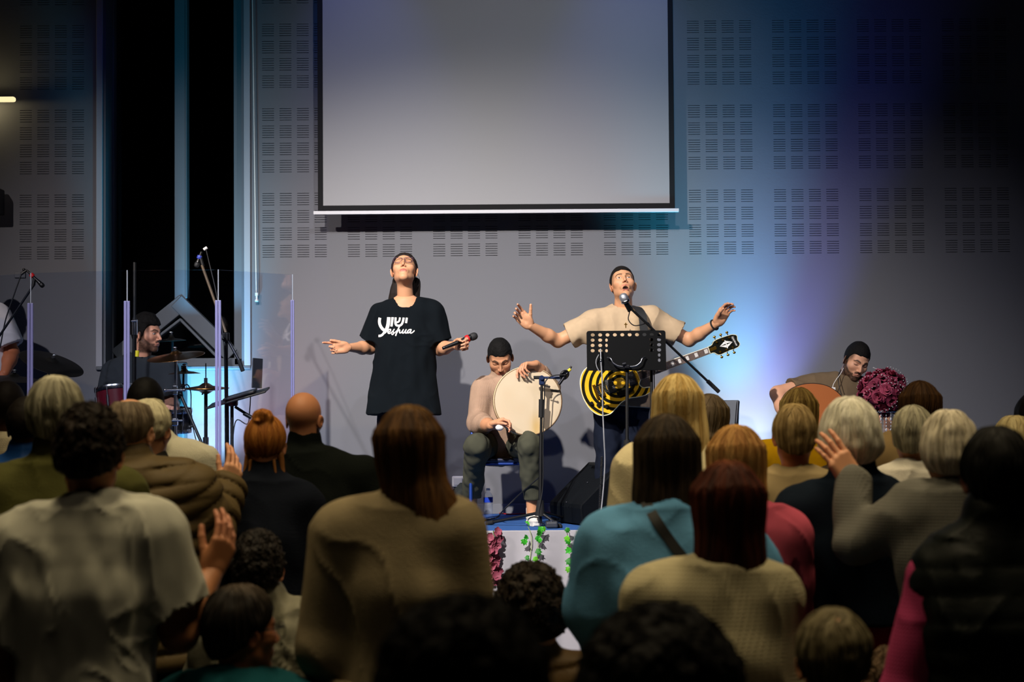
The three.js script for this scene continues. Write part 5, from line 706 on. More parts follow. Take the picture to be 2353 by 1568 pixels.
// ---------- performers ----------
function person(label, base, group) { const o = thing('person', label, 'person', base, group); return o; }
const skinPart = (geos, o, label) => part('body', mergeGeometries(geos, false), M.skin, o, label);
const torsoSkin = (r, skin, j = 0.15) => { const m = rigFrame(r), c = lin(skin); return surf(placed(un(0.05, loft([[0.0, 0.062, 0.058], [-0.06, 0.12, 0.075], [-0.12, j, 0.085], [-0.3, j * 0.9, 0.085], [-r.neck.distanceTo(r.hip) - 0.08, j * 0.95, 0.09]]), cap([-j + 0.02, -0.065, 0], [j - 0.02, -0.065, 0], 0.045), cap([0, 0, 0], [-0.11, -0.045, 0], 0.052, 0.036), cap([0, 0, 0], [0.11, -0.045, 0], 0.052, 0.036)), m), ...rigPts(r, { st: [[-0.6, 0.2]] }), 0.014, { color: c }); };
const SK = '#b98260';
{ // woman in the lettered T-shirt
  const d = 11.2, base = onStage(932, d), o = person('woman singing with closed eyes, glasses and a black T-shirt with white lettering, holding a microphone', base), sk = '#c9936f';
  const r = { neck: at(932, 694, d + 0.03), hip: at(930, 880, d), sL: at(873, 719, d + 0.02), sR: at(995, 719, d + 0.02), eL: at(850, 800, d + 0.03), wL: at(799, 799, d - 0.17), eR: at(1010, 803, d + 0.03), wR: at(1046, 793, d - 0.18) };
  const hd = makeHead({ pos: at(929, 622, d), yaw: -0.02, pitch: -0.6, roll: 0.03, scale: 1.02, skin: sk, lip: '#b8695a', fem: 1, jaw: 0.92, cheek: 1, eyes: 'closed', browA: 0.55, browT: 0.8, neckBase: r.neck.clone().add(V(0, -0.01, -0.005)), nw: 0.92, h: 0.003 });
  const aw = [0.044, 0.04, 0.041, 0.0235];
  const hl = makeHand({ wrist: mid(r.eL, r.wL, 1.0), dir: V(-0.9, -0.02, 0.32), thumb: V(0.05, 1, 0.1), palm: V(0.25, 0.12, 1), curl: [[0.15, 0.25, 0.15], [0.75, 0.95, 0.5], [0.85, 1.05, 0.6], [0.6, 0.8, 0.5]], thumbCurl: [0.35, 0.1, 0.1, 0.1], skin: sk, scale: 0.98 });
  const hr = makeHand({ wrist: r.wR, dir: V(0.85, 0.1, 0.5), thumb: V(-0.25, 0.9, 0.2), palm: V(-0.2, 0.25, 1), curl: [[0.75, 0.9, 0.5], [0.9, 1.0, 0.6], [0.95, 1.0, 0.6], [0.95, 0.95, 0.6]], thumbCurl: [0.5, 0.4, 0.3, 0.7], skin: sk, scale: 0.98 });
  skinPart([hd.geo, torsoSkin(r, sk, 0.13), arm(r.sL, r.eL, r.wL, aw, sk), arm(r.sR, r.eR, r.wR, aw, sk), hl, hr], o);
  part('hair', makeHair('tail', hd.m, { color: '#1a1412', locks: 150, lr: 0.45, h: 0.0045, streak: '#2c211c' }), M.hair, o);
  { const m2 = new THREE.Matrix4().setPosition(hd.m.elements[12], hd.m.elements[13], hd.m.elements[14]), tf = strands(loft([[-0.015, 0.05, 0.03, 0, -0.085], [-0.06, 0.088, 0.032, 0.004, -0.07], [-0.14, 0.1, 0.028, 0.002, -0.062], [-0.2, 0.1, 0.02, -0.004, -0.066], [-0.26, 0.085, 0.014, -0.006, -0.1]], 2), 0.004, 6, 3); part('hair_length', surf(tf, [-0.13, -0.27, -0.14], [0.13, 0.0, 0.0], 0.0045, { m: m2, color: (x, y, z) => lin('#1d1613').map((c) => c * (0.9 + 0.5 * noise(x * 160, y * 6, z * 60))) }), M.hair, o); }
  const st = { grow: 0.012, st: [[-0.01, 0.085, 0.055], [-0.06, 0.136, 0.075], [-0.12, 0.155, 0.095], [-0.2, 0.172, 0.12], [-0.4, 0.185, 0.118], [-0.6, 0.208, 0.128], [-0.735, 0.225, 0.138]], sleeve: 'short', frac: 0.8, open: 0.088, arm: [0.064, 0.086], fold: 0.018, ff: 9, neckR: 0.07, neckDrop: 0.005, neckFwd: [0, 0.0, 0.03], h: 0.0085, color: '#070d12', sh: 0.058 };
  const f = garment(r, st); part('t_shirt', surf(f, ...rigPts(r, st), st.h, { color: clothColor(st.color, 0.06) }), M.tee, o);
  { // print: laid on the cloth by following its surface
    const cv = document.createElement('canvas'); cv.width = 900; cv.height = 500; const c = cv.getContext('2d'); c.scale(0.6, 0.6); c.translate(-330, -330); c.strokeStyle = c.fillStyle = '#f2ece4'; c.lineJoin = 'round';
    const S = (w, p, cap2 = 'butt') => { c.lineWidth = w; c.lineCap = cap2; c.beginPath(); c.moveTo(p[0], p[1]); for (let i = 2; i < p.length; i += 6) c.bezierCurveTo(...p.slice(i, i + 6)); c.stroke(); };
    S(112, [432, 380, 380, 560, 420, 760, 640, 900]); S(140, [790, 360, 770, 640, 770, 830, 610, 970]); S(92, [640, 930, 560, 1060, 510, 1110, 380, 1105]); S(92, [942, 360, 930, 500, 920, 600, 905, 735]);
    S(84, [1062, 370, 1060, 560, 1030, 700, 1180, 705]); S(84, [1180, 705, 1300, 700, 1340, 640, 1380, 375]); S(70, [1232, 370, 1225, 480, 1210, 560, 1110, 570]); S(82, [1505, 380, 1495, 460, 1490, 520, 1478, 595]);
    S(42, [800, 960, 900, 930, 900, 830, 840, 850, 740, 890, 740, 1040, 840, 1010, 920, 990, 960, 940, 1020, 850], 'round'); S(44, [1000, 870, 960, 950, 1010, 960, 985, 1030, 965, 1075, 930, 1060, 925, 1035], 'round'); S(30, [985, 1030, 1060, 980, 1100, 930, 1140, 890], 'round');
    S(52, [1225, 730, 1180, 850, 1120, 960, 1085, 1095], 'round'); S(40, [1115, 1010, 1180, 900, 1240, 830, 1245, 890, 1240, 950, 1215, 1000, 1265, 1000], 'round'); S(40, [1265, 1000, 1320, 980, 1350, 910, 1380, 860], 'round'); S(42, [1380, 860, 1340, 950, 1330, 1010, 1375, 1005, 1420, 990, 1460, 920, 1490, 860], 'round'); S(42, [1490, 860, 1460, 940, 1440, 1000, 1490, 1005], 'round'); S(40, [1490, 1005, 1540, 990, 1560, 940, 1590, 880], 'round');
    S(42, [1690, 860, 1620, 840, 1540, 900, 1545, 980, 1555, 1020, 1620, 1000, 1690, 880], 'round'); S(40, [1690, 880, 1660, 960, 1640, 1010, 1690, 1005, 1740, 990, 1780, 950, 1815, 905], 'round');
    const px0 = 850 + 330 / 17.42, py0 = 710 + 330 / 17.42, wpx = 900 / 0.6 / 17.42, hpx = 500 / 0.6 / 17.42, n = 46, mN = 28, pos = [], uv = [], idx = [];
    for (let j = 0; j <= mN; j++) for (let i = 0; i <= n; i++) { const p = at(px0 + wpx * i / n, py0 + hpx * j / mN, d); let z = p.z + 0.3; for (let s = 0; s < 40; s++) { const v = f(p.x, p.y, z); if (v < 0.0004) break; z -= v * 0.7; } pos.push(p.x, p.y, z + 0.0022); uv.push(i / n, 1 - j / mN); if (i < n && j < mN) { const a = j * (n + 1) + i; idx.push(a, a + n + 1, a + 1, a + 1, a + n + 1, a + n + 2); } }
    const g = new THREE.BufferGeometry(); g.setAttribute('position', new THREE.Float32BufferAttribute(pos, 3)); g.setAttribute('uv', new THREE.Float32BufferAttribute(uv, 2)); g.setIndex(idx); g.computeVertexNormals();
    const t = new THREE.CanvasTexture(cv); t.colorSpace = THREE.SRGBColorSpace; part('shirt_print', [g], Std(0xffffff, 0.7, { map: t, transparent: true, alphaTest: 0.4 }), o, 'white lettering on the chest');
  }
  part('trousers', makeLegs(r.hip.clone().add(V(0, -0.02, 0)), V(1, 0, 0), 0, { knees: [at(888, 1060, d), at(968, 1060, d)], ankles: [base.clone().add(V(-0.12, 0.06, 0)), base.clone().add(V(0.11, 0.06, 0))], color: '#121a2c', h: 0.014, g: 0.012 }), M.denim, o);
  for (const s of [-1, 1]) part('shoe', makeShoe(base.clone().add(V(s * 0.115, 0, -0.04)), s * 0.2, '#d8d4cc'), M.tee, o);
  // glasses
  const G = (x, y, z) => V(x, y, z).applyMatrix4(hd.m), rim = Std(0x4a2a48, 0.35), lens = Phy(0xffffff, 0.03, { transmission: 1, thickness: 0, ior: 1.5 });
  const gp = []; for (const s of [-1, 1]) { const pts = [[-0.024, 0.014], [0.0, 0.018], [0.024, 0.017], [0.027, 0.004], [0.02, -0.015], [0, -0.019], [-0.018, -0.015], [-0.025, 0]].map(([x, y]) => G(s * (0.034 + x), y + 0.003, 0.106 - 0.006 * (x + 0.024) / 0.05)); gp.push(new THREE.TubeGeometry(new THREE.CatmullRomCurve3(pts, true), 50, 0.0016, 6, true)); gp.push(rod(G(s * 0.061, 0.012, 0.101), G(s * 0.081, 0.006, 0.0), 0.0016)); const sh = new THREE.ShapeGeometry(new THREE.Shape(new THREE.SplineCurve([[-0.024, 0.014], [0.0, 0.018], [0.024, 0.017], [0.027, 0.004], [0.02, -0.015], [0, -0.019], [-0.018, -0.015], [-0.025, 0], [-0.024, 0.014]].map(([x, y]) => new THREE.Vector2(s * (0.034 + x), y + 0.003))).getPoints(40))); sh.translate(0, 0, 0.103); sh.applyMatrix4(hd.m); part('lens', [sh], lens, o); }
  gp.push(rod(G(-0.011, 0.012, 0.107), G(0.011, 0.012, 0.107), 0.0016)); part('glasses', gp, rim, o, 'thin dark purple glasses');
  part('ear_wire', [wire([G(0.083, -0.02, -0.005), G(0.095, -0.05, -0.02), G(0.094, -0.075, -0.04), G(0.08, -0.085, -0.06)], 0.0014, 24, 6)], M.cable, o);
  microphone('black handheld microphone with a red ring in the woman\'s hand', at(1097, 770, d - 0.2), at(1017, 801, d - 0.27), { r: 0.025, band: M.red, bandAt: 0.66, grille: Std(0x1c1d1f, 0.7) });
}
{ // singing guitarist
  const d = 11.15, base = onStage(1425, d), o = person('man singing with both arms spread wide in a cream T-shirt behind the music stand', base), sk = '#cb9670';
  const r = { neck: at(1432, 716, d + 0.03), hip: at(1425, 915, d), sL: at(1366, 742, d), sR: at(1504, 740, d), eL: at(1282, 784, d + 0.02), wL: at(1217, 748, d - 0.14), eR: at(1584, 782, d + 0.02), wR: at(1648, 743, d - 0.14) };
  const hd = makeHead({ pos: at(1431, 655, d), yaw: 0.06, pitch: -0.52, roll: 0.05, skin: sk, mouth: 0.95, lip: '#b9705e', jaw: 0.92, eyes: 'open', gaze: [0.001, 0.0015], eyeH: 0.0046, browT: 1.3, beard: 0.14, fade: 0.5, neckBase: r.neck.clone().add(V(0, -0.02, -0.01)), nw: 1.05, h: 0.003 });
  const aw = [0.053, 0.041, 0.0415, 0.027];
  const hl = makeHand({ wrist: r.wL, dir: V(-0.62, 0.66, 0.28), thumb: V(0.62, 0.68, 0.1), palm: V(0.3, 0.12, 1), curl: [[0.35, 0.35, 0.2], [0.55, 0.5, 0.3], [0.6, 0.6, 0.35], [0.5, 0.5, 0.3]], thumbCurl: [0.72, -0.05, 0.05, 0.12], skin: sk, scale: 1.05 });
  const hr = makeHand({ wrist: r.wR, dir: V(0.5, 0.82, 0.22), thumb: V(-0.7, 0.45, 0.35), palm: V(-0.45, 0.15, 0.9), curl: [[0.5, 0.45, 0.3], [0.5, 0.5, 0.3], [0.5, 0.5, 0.3], [0.5, 0.5, 0.3]], thumbCurl: [0.35, 0.05, 0.25, 0.55], skin: sk, scale: 1.05, splay: 0.02 });
  skinPart([hd.geo, torsoSkin(r, sk), arm(r.sL, r.eL, r.wL, aw, sk), arm(r.sR, r.eR, r.wR, aw, sk), hl, hr], o);
  part('hair', makeHair('crop', hd.m, { color: '#171310', t: 0.006, top: 0.012, fy: 0.07, fz: 0.08, locks: 0, lr: 0.7, h: 0.0042, ds: 0.009 }), M.cropHair, o);
  part('t_shirt', makeGarment(r, { grow: 0.014, st: [[-0.01, 0.085, 0.055], [-0.06, 0.145, 0.075], [-0.12, 0.165, 0.1], [-0.2, 0.188, 0.128], [-0.4, 0.182, 0.122], [-0.62, 0.19, 0.126]], sleeve: 'short', frac: 0.7, open: 0.074, arm: [0.068, 0.07], fold: 0.017, ff: 9, neckR: 0.062, neckFwd: [0, 0.0, 0.02], h: 0.0085, color: '#b39c7e', sh: 0.066, armK: 0.05 }), M.tee, o);
  part('jeans', makeLegs(r.hip.clone().add(V(0, -0.02, 0)), V(1, 0, 0), 0, { knees: [at(1396, 1060, d - 0.02), at(1456, 1065, d + 0.02)], ankles: [at(1397, 1185, d - 0.02), at(1462, 1185, d + 0.02)], color: '#141a28', h: 0.011, fold: 0.012, g: 0.02 }), M.denim, o);
  for (const [x, s] of [[1397, -1], [1462, 1]]) { const p = onStage(x, d); part('shoe', makeShoe(p.add(V(0, 0, -0.05)), s * 0.15, '#1b1b1d', '#26262a'), M.tee, o); }
  const st = [at(1450, 703, d + 0.02), at(1466, 709, d - 0.1), at(1476, 726, d - 0.155), at(1480, 760, d - 0.175), at(1490, 815, d - 0.185), at(1500, 842, d - 0.19)], sp = thing('guitar_strap', 'wide black strap from the guitarist\'s shoulder down to the guitar', 'strap', st[0]);
  { const c = new THREE.CatmullRomCurve3(st), s = new THREE.Shape([[-0.003, -0.026], [0.003, -0.026], [0.003, 0.026], [-0.003, 0.026]].map((p) => new THREE.Vector2(...p))), pos = [], idx = [], n = 40; for (let i = 0; i <= n; i++) { const p = c.getPoint(i / n), t = c.getTangent(i / n), sd = V(0.97, -t.x * 0.4, 0.12).addScaledVector(t, -V(0.97, -t.x * 0.4, 0.12).dot(t)).normalize(), nn = V(0, 0, 0).crossVectors(sd, t); for (const [a, b] of [[-1, -1], [1, -1], [1, 1], [-1, 1]]) { const q = p.clone().addScaledVector(sd, a * 0.026).addScaledVector(nn, b * 0.0025); pos.push(q.x, q.y, q.z); } if (i) for (let k = 0; k < 4; k++) { const A0 = (i - 1) * 4 + k, A1 = (i - 1) * 4 + (k + 1) % 4; idx.push(A0, A1, A0 + 4, A1, A1 + 4, A0 + 4); } } const g = new THREE.BufferGeometry(); g.setAttribute('position', new THREE.Float32BufferAttribute(pos, 3)); g.setIndex(idx); const gg = g.toNonIndexed(); gg.computeVertexNormals(); part('strap_band', [gg], Std(0x101214, 0.8), sp); part('strap_button', [ball(st[5], 0.008)], M.chrome, sp); }
  { const a = at(1438, 748, d - 0.16); part('pendant', [rbox(a, 0.006, 0.034, 0.004, 0.001), rbox([a.x, a.y + 0.006, a.z], 0.02, 0.006, 0.004, 0.001)], M.gold, o, 'small golden cross pendant'); }
  { const w = mid(r.eR, r.wR, 0.9), dir = r.wR.clone().sub(r.eR).normalize(); part('bracelet', [new THREE.TorusGeometry(0.033, 0.0055, 10, 36).applyQuaternion(new THREE.Quaternion().setFromUnitVectors(V(0, 0, 1), dir)).translate(w.x, w.y, w.z)], M.rubber, o, 'black wristband'); }
}
{ // seated hand drummer
  const d = 11.25, base = onStage(1154, d), o = person('seated man in a tan sweater looking down and playing a large round hand drum', base), sk = '#c08a66';
  const r = { neck: at(1150, 880, d + 0.03), hip: at(1155, 1026, d + 0.1), sL: at(1106, 898, d), sR: at(1203, 893, d), eL: at(1099, 972, d - 0.06), wL: at(1128, 978, d - 0.37), eR: at(1262, 892, d - 0.06), wR: at(1232, 838, d - 0.31) };
  const hd = makeHead({ pos: at(1149, 822, d - 0.02), yaw: 0.03, pitch: 0.62, roll: 0.06, skin: sk, lip: '#8d5142', eyes: 'closed', beard: 0.35, fade: 0.75, browT: 1.3, neckBase: r.neck.clone().add(V(0, -0.02, 0)), nw: 1.05, h: 0.003 });
  const hl = makeHand({ wrist: r.wL, dir: V(0.9, 0.22, 0.1), thumb: V(-0.1, 0.6, 0.8), palm: V(0.1, -0.8, 0.35), curl: [[0.7, 0.7, 0.4], [0.8, 0.8, 0.5], [0.8, 0.8, 0.5], [0.7, 0.7, 0.4]], thumbCurl: [0.5, 0.3, 0.3, 0.5], skin: sk, scale: 1.0 });
  const hr = makeHand({ wrist: r.wR, dir: V(-0.7, -0.02, 0.3), thumb: V(-0.5, -0.2, -0.6), palm: V(-0.1, -0.9, 0.1), curl: [[0.75, 0.55, 0.3], [1.1, 0.9, 0.5], [1.2, 0.9, 0.5], [1.2, 0.9, 0.5]], thumbCurl: [0.6, 0.2, 0.2, 0.4], skin: sk, scale: 1.0 });
  const ank = (x, y, dd) => { const a = at(x, y, dd); return [cap(a.clone().add(V(0, 0.1, 0)), a.clone().add(V(0, -0.06, 0)), 0.042, 0.036), a]; };
  const la = at(1083, 1150, 11.35), ra = at(1223, 1158, 11.06), skc = lin(sk);
  const ankles = [la, ra].map((a) => surf(cap(a.clone().add(V(0, 0.12, 0)), a.clone().add(V(0, -0.07, 0)), 0.044, 0.036), ...bounds([a], 0.2), 0.008, { color: skc }));
  skinPart([hd.geo, torsoSkin(r, sk), arm(mid(r.eL, r.wL, 0.5), mid(r.eL, r.wL, 0.7), r.wL, [0.042, 0.04, 0.036, 0.028], sk), arm(mid(r.eR, r.wR, 0.5), mid(r.eR, r.wR, 0.7), r.wR, [0.042, 0.04, 0.036, 0.028], sk), hl, hr, ...ankles], o);
  part('hair', makeHair('crop', hd.m, { color: '#0f0e0d', t: 0.005, top: 0.005, fy: 0.062, fz: 0.08, b: 0.002, h: 0.004, locks: 0, lr: 0.5, ds: 0.007 }), M.cropHair, o);
  const up = r.neck.clone().sub(r.hip).normalize();
  part('sweater', makeGarment(r, { grow: 0.018, st: [[-0.01, 0.085, 0.055], [-0.06, 0.123, 0.075], [-0.12, 0.14, 0.105], [-0.2, 0.158, 0.125], [-0.38, 0.162, 0.125], [-0.52, 0.175, 0.135]], sleeve: 'long', cuff: 0.62, cuffL: 1, arm: [0.058, 0.05, 0.04, 0.036], fold: 0.013, ff: 10, neckHole: false, extra: [cap(r.neck.clone().addScaledVector(up, -0.02), r.neck.clone().addScaledVector(up, 0.055).add(V(0, 0, 0.015)), 0.068, 0.06)], h: 0.0085, color: '#a08570' }), M.wool, o);
  part('trousers', makeLegs(r.hip, V(1, 0, 0), 0, { knees: [at(1094, 1026, 10.97), at(1217, 1022, 10.93)], ankles: [at(1085, 1146, 11.34), at(1224, 1152, 11.06)], color: '#45463a', h: 0.0095, fold: 0.012, g: 0.024, cuff: 0.036, low: at(1224, 1150, 11.06).y }), M.denim, o);
  const fl = onFloor(1084, 1190), frp = onFloor(1224, 1203); part('shoe', makeShoe(V(la.x, STAGE, la.z - 0.05), -0.15, '#d5d0c6'), M.tee, o); part('shoe', makeShoe(V(ra.x, STAGE, ra.z - 0.05), 0.1, '#d5d0c6'), M.tee, o);
  // the drum
  const dc = at(1213.5, 922, 10.93), R = 79.5 * 10.93 / F, fd = thing('frame_drum', 'large round frame drum with a pale skin held upright on the seated man\'s knee', 'drum', dc), q = Q(Math.PI / 2 - 0.06, 0.16, 0);
  const tex = dataTex(256, (u, v) => { const n = 0.5 + 0.5 * tile(u, v, 5), s = Math.exp(-((u - 0.62) ** 2 / 0.006 + (v - 0.1) ** 2 / 0.03)); return [0.8 - 0.03 * n, 0.74 - 0.05 * n - 0.05 * s, 0.635 - 0.07 * n - 0.16 * s]; }, true);
  const disc = new THREE.CircleGeometry(R, 72).rotateX(-Math.PI / 2); disc.applyQuaternion(q); disc.translate(dc.x, dc.y, dc.z); part('drum_skin', [disc], Std(0xffffff, 0.6, { map: tex }), fd, 'pale hide drum skin');
  part('hoop', [lathe([[R * 0.955, -0.055], [R * 1.0, -0.055], [R * 1.006, -0.004], [R * 0.99, 0.002], [R * 0.955, -0.002]], dc, q, 80)], Std(0x6e5136, 0.5), fd); part('edge_band', [lathe([[R * 0.996, -0.022], [R * 1.011, -0.022], [R * 1.012, -0.003], [R * 0.995, 0.0015]], dc, q, 80)], Std(0xd8c69c, 0.6), fd);
  const eg = thing('egg_shaker', 'small white egg shaker in the hand drummer\'s lower hand', 'shaker', at(1148, 983, d - 0.42)); part('shell', [ball(at(1148, 983, d - 0.42), 0.021, 1.25, 0.9, 0.9)], M.white, eg); part('seam', [new THREE.TorusGeometry(0.0192, 0.0007, 6, 30).rotateY(Math.PI / 2).translate(...A(1148, 983, d - 0.42))], Std(0xcfcdc8, 0.5), eg);
}
{ // lute player
  const d = 11.55, base = onStage(1950, d), o = person('bearded man in a khaki T-shirt bending over a round backed wooden lute', base), sk = '#cf9a7a';
  const r = { neck: at(1940, 876, d + 0.03), hip: at(1930, 1045, d + 0.05), sL: at(1868, 884, d), sR: at(2000, 902, d), eL: at(1787, 905, d - 0.06), wL: at(1815, 990, d - 0.22), eR: at(2040, 990, d - 0.05), wR: at(2010, 1010, d - 0.28) };
  const hd = makeHead({ pos: at(1967, 831, d - 0.04), yaw: 0.2, pitch: 0.4, roll: -0.28, skin: sk, eyes: 'closed', beard: 0.93, fade: 0.7, browT: 1.4, neckBase: r.neck.clone().add(V(0, -0.02, 0)), nw: 1.08, h: 0.003 });
  skinPart([hd.geo, torsoSkin(r, sk), arm(r.sL, r.eL, r.wL, [0.06, 0.05, 0.046, 0.03], sk), arm(r.sR, r.eR, r.wR, [0.06, 0.05, 0.046, 0.03], sk), makeHand({ wrist: r.wL, dir: V(0.8, -0.3, 0.4), thumb: V(0, 0.6, 0.6), palm: V(0.1, 0.2, -1), skin: sk, h: 0.005 }), makeHand({ wrist: r.wR, dir: V(0.2, 0.7, 0.5), thumb: V(-0.7, 0.2, 0.3), palm: V(-0.3, 0.3, -0.8), skin: sk, h: 0.005 })], o);
  part('hair', makeHair('crop', hd.m, { color: '#12100f', t: 0.006, top: 0.012, fy: 0.066, fz: 0.078, h: 0.0042, locks: 0, lr: 0.7, ds: 0.009 }), M.cropHair, o);
  part('t_shirt', makeGarment(r, { grow: 0.014, st: [[-0.01, 0.085, 0.055], [-0.06, 0.145, 0.075], [-0.12, 0.165, 0.1], [-0.2, 0.188, 0.13], [-0.4, 0.182, 0.122], [-0.56, 0.19, 0.13]], sleeve: 'short', frac: 0.58, open: 0.064, arm: [0.064, 0.06], fold: 0.012, ff: 10, neckR: 0.062, neckFwd: [0.01, 0, 0.02], h: 0.009, color: '#6b5a45' }), M.tee, o);
  part('trousers', makeLegs(r.hip, V(1, 0, 0), 0, { knees: [at(1885, 1085, d - 0.45), at(1995, 1085, d - 0.45)], ankles: [onStage(1885, d - 0.4).add(V(0, 0.07, 0)), onStage(1995, d - 0.4).add(V(0, 0.07, 0))], color: '#1d1e22', h: 0.014 }), M.denim, o);
  for (const x of [1885, 1995]) part('shoe', makeShoe(onStage(x, d - 0.36), 0, '#2a2a2c'), M.tee, o);
  part('earphone_wire', [wire([at(1938, 846, d - 0.06), at(1931, 860, d - 0.11), at(1922, 872, d - 0.14), at(1915, 884, d - 0.145), at(1913, 892, d - 0.145)], 0.0022, 30, 6), rbox(at(1915, 894, d - 0.15), 0.028, 0.02, 0.012, 0.004)], M.white, o, 'white earphone wire'); part('necklace', [wire([at(1932, 850, d + 0.0), at(1926, 868, d - 0.11), at(1929, 892, d - 0.15), at(1934, 908, d - 0.155)], 0.0026, 30, 6)], M.cable, o, 'dark neck cord');
  { const k = at(1930, 1062, d + 0.06); foldChair('chair', 'dark chair under the lute player, hidden by the crowd', { x: k.x, y: STAGE + 0.43, z: k.z }, 0.36, 0.36, M.black, M.darkMetal, 0, 0.35); }
  // lute: flat soundboard towards the audience, ribbed bowl behind
  const c = at(1868, 940, d - 0.3), lu = thing('lute', 'round backed lute with a warm orange brown soundboard on the bearded man\'s lap', 'lute', c), m = new THREE.Matrix4().makeRotationFromEuler(new THREE.Euler(-0.12, 0.1, -0.12)).setPosition(c.x, c.y, c.z), T = (g) => g.applyMatrix4(m), out = []; for (let i = 0; i <= 60; i++) { const a = i / 60 * 6.2832, x = Math.cos(a), y = Math.sin(a); out.push(new THREE.Vector2(0.235 * x + 0.02, 0.165 * y * (x > 0 ? 1 - 0.5 * x * x * x : 1))); }
  const s = new THREE.Shape(out), tp = new THREE.ExtrudeGeometry(s, { depth: 0.006, bevelEnabled: true, bevelSize: 0.002, bevelThickness: 0.002, bevelSegments: 1 }); part('soundboard', [T(tp)], Std(0xa85f2c, 0.4, { bumpMap: rep(plasterT, 3), bumpScale: 0.0002 }), lu); part('edge_binding', [T(new THREE.TubeGeometry(new THREE.CatmullRomCurve3(out.slice(0, -1).map((p) => V(p.x, p.y, 0.004)), true), 100, 0.0045, 6, true))], Std(0x1c1410, 0.4), lu);
  for (let i = 0; i < 9; i++) { const a0 = Math.PI * i / 9, a1 = Math.PI * (i + 1) / 9, pos = [], idx = []; for (let u = 0; u <= 20; u++) for (let k = 0; k <= 3; k++) { const t = u / 20, x = lerp(-0.215, 0.255, t), w = Math.sqrt(Math.max(0, 1 - ((x - 0.02) / 0.236) ** 2)), hw = 0.165 * w * (x > 0.02 ? 1 - 0.5 * ((x - 0.02) / 0.235) ** 3 : 1), a = lerp(a0, a1, k / 3); pos.push(x, hw * Math.cos(a), -0.17 * (hw / 0.165) * Math.sin(a)); if (u < 20 && k < 3) { const q = u * 4 + k; idx.push(q, q + 1, q + 4, q + 1, q + 5, q + 4); } } const g = new THREE.BufferGeometry(); g.setAttribute('position', new THREE.Float32BufferAttribute(pos, 3)); g.setIndex(idx); g.computeVertexNormals(); part('rib', [T(g)], Std(i % 2 ? 0x6b3a1c : 0x8a5228, 0.35), lu); }
  part('neck', [T(rod([0.24, 0, -0.01], [0.45, 0.02, -0.015], 0.028, 0.02))], Std(0x2a1a10, 0.4), lu); part('peg_box', [T(rod([0.45, 0.02, -0.015], [0.48, 0.06, -0.16], 0.022, 0.014))], Std(0x2a1a10, 0.4), lu);
}
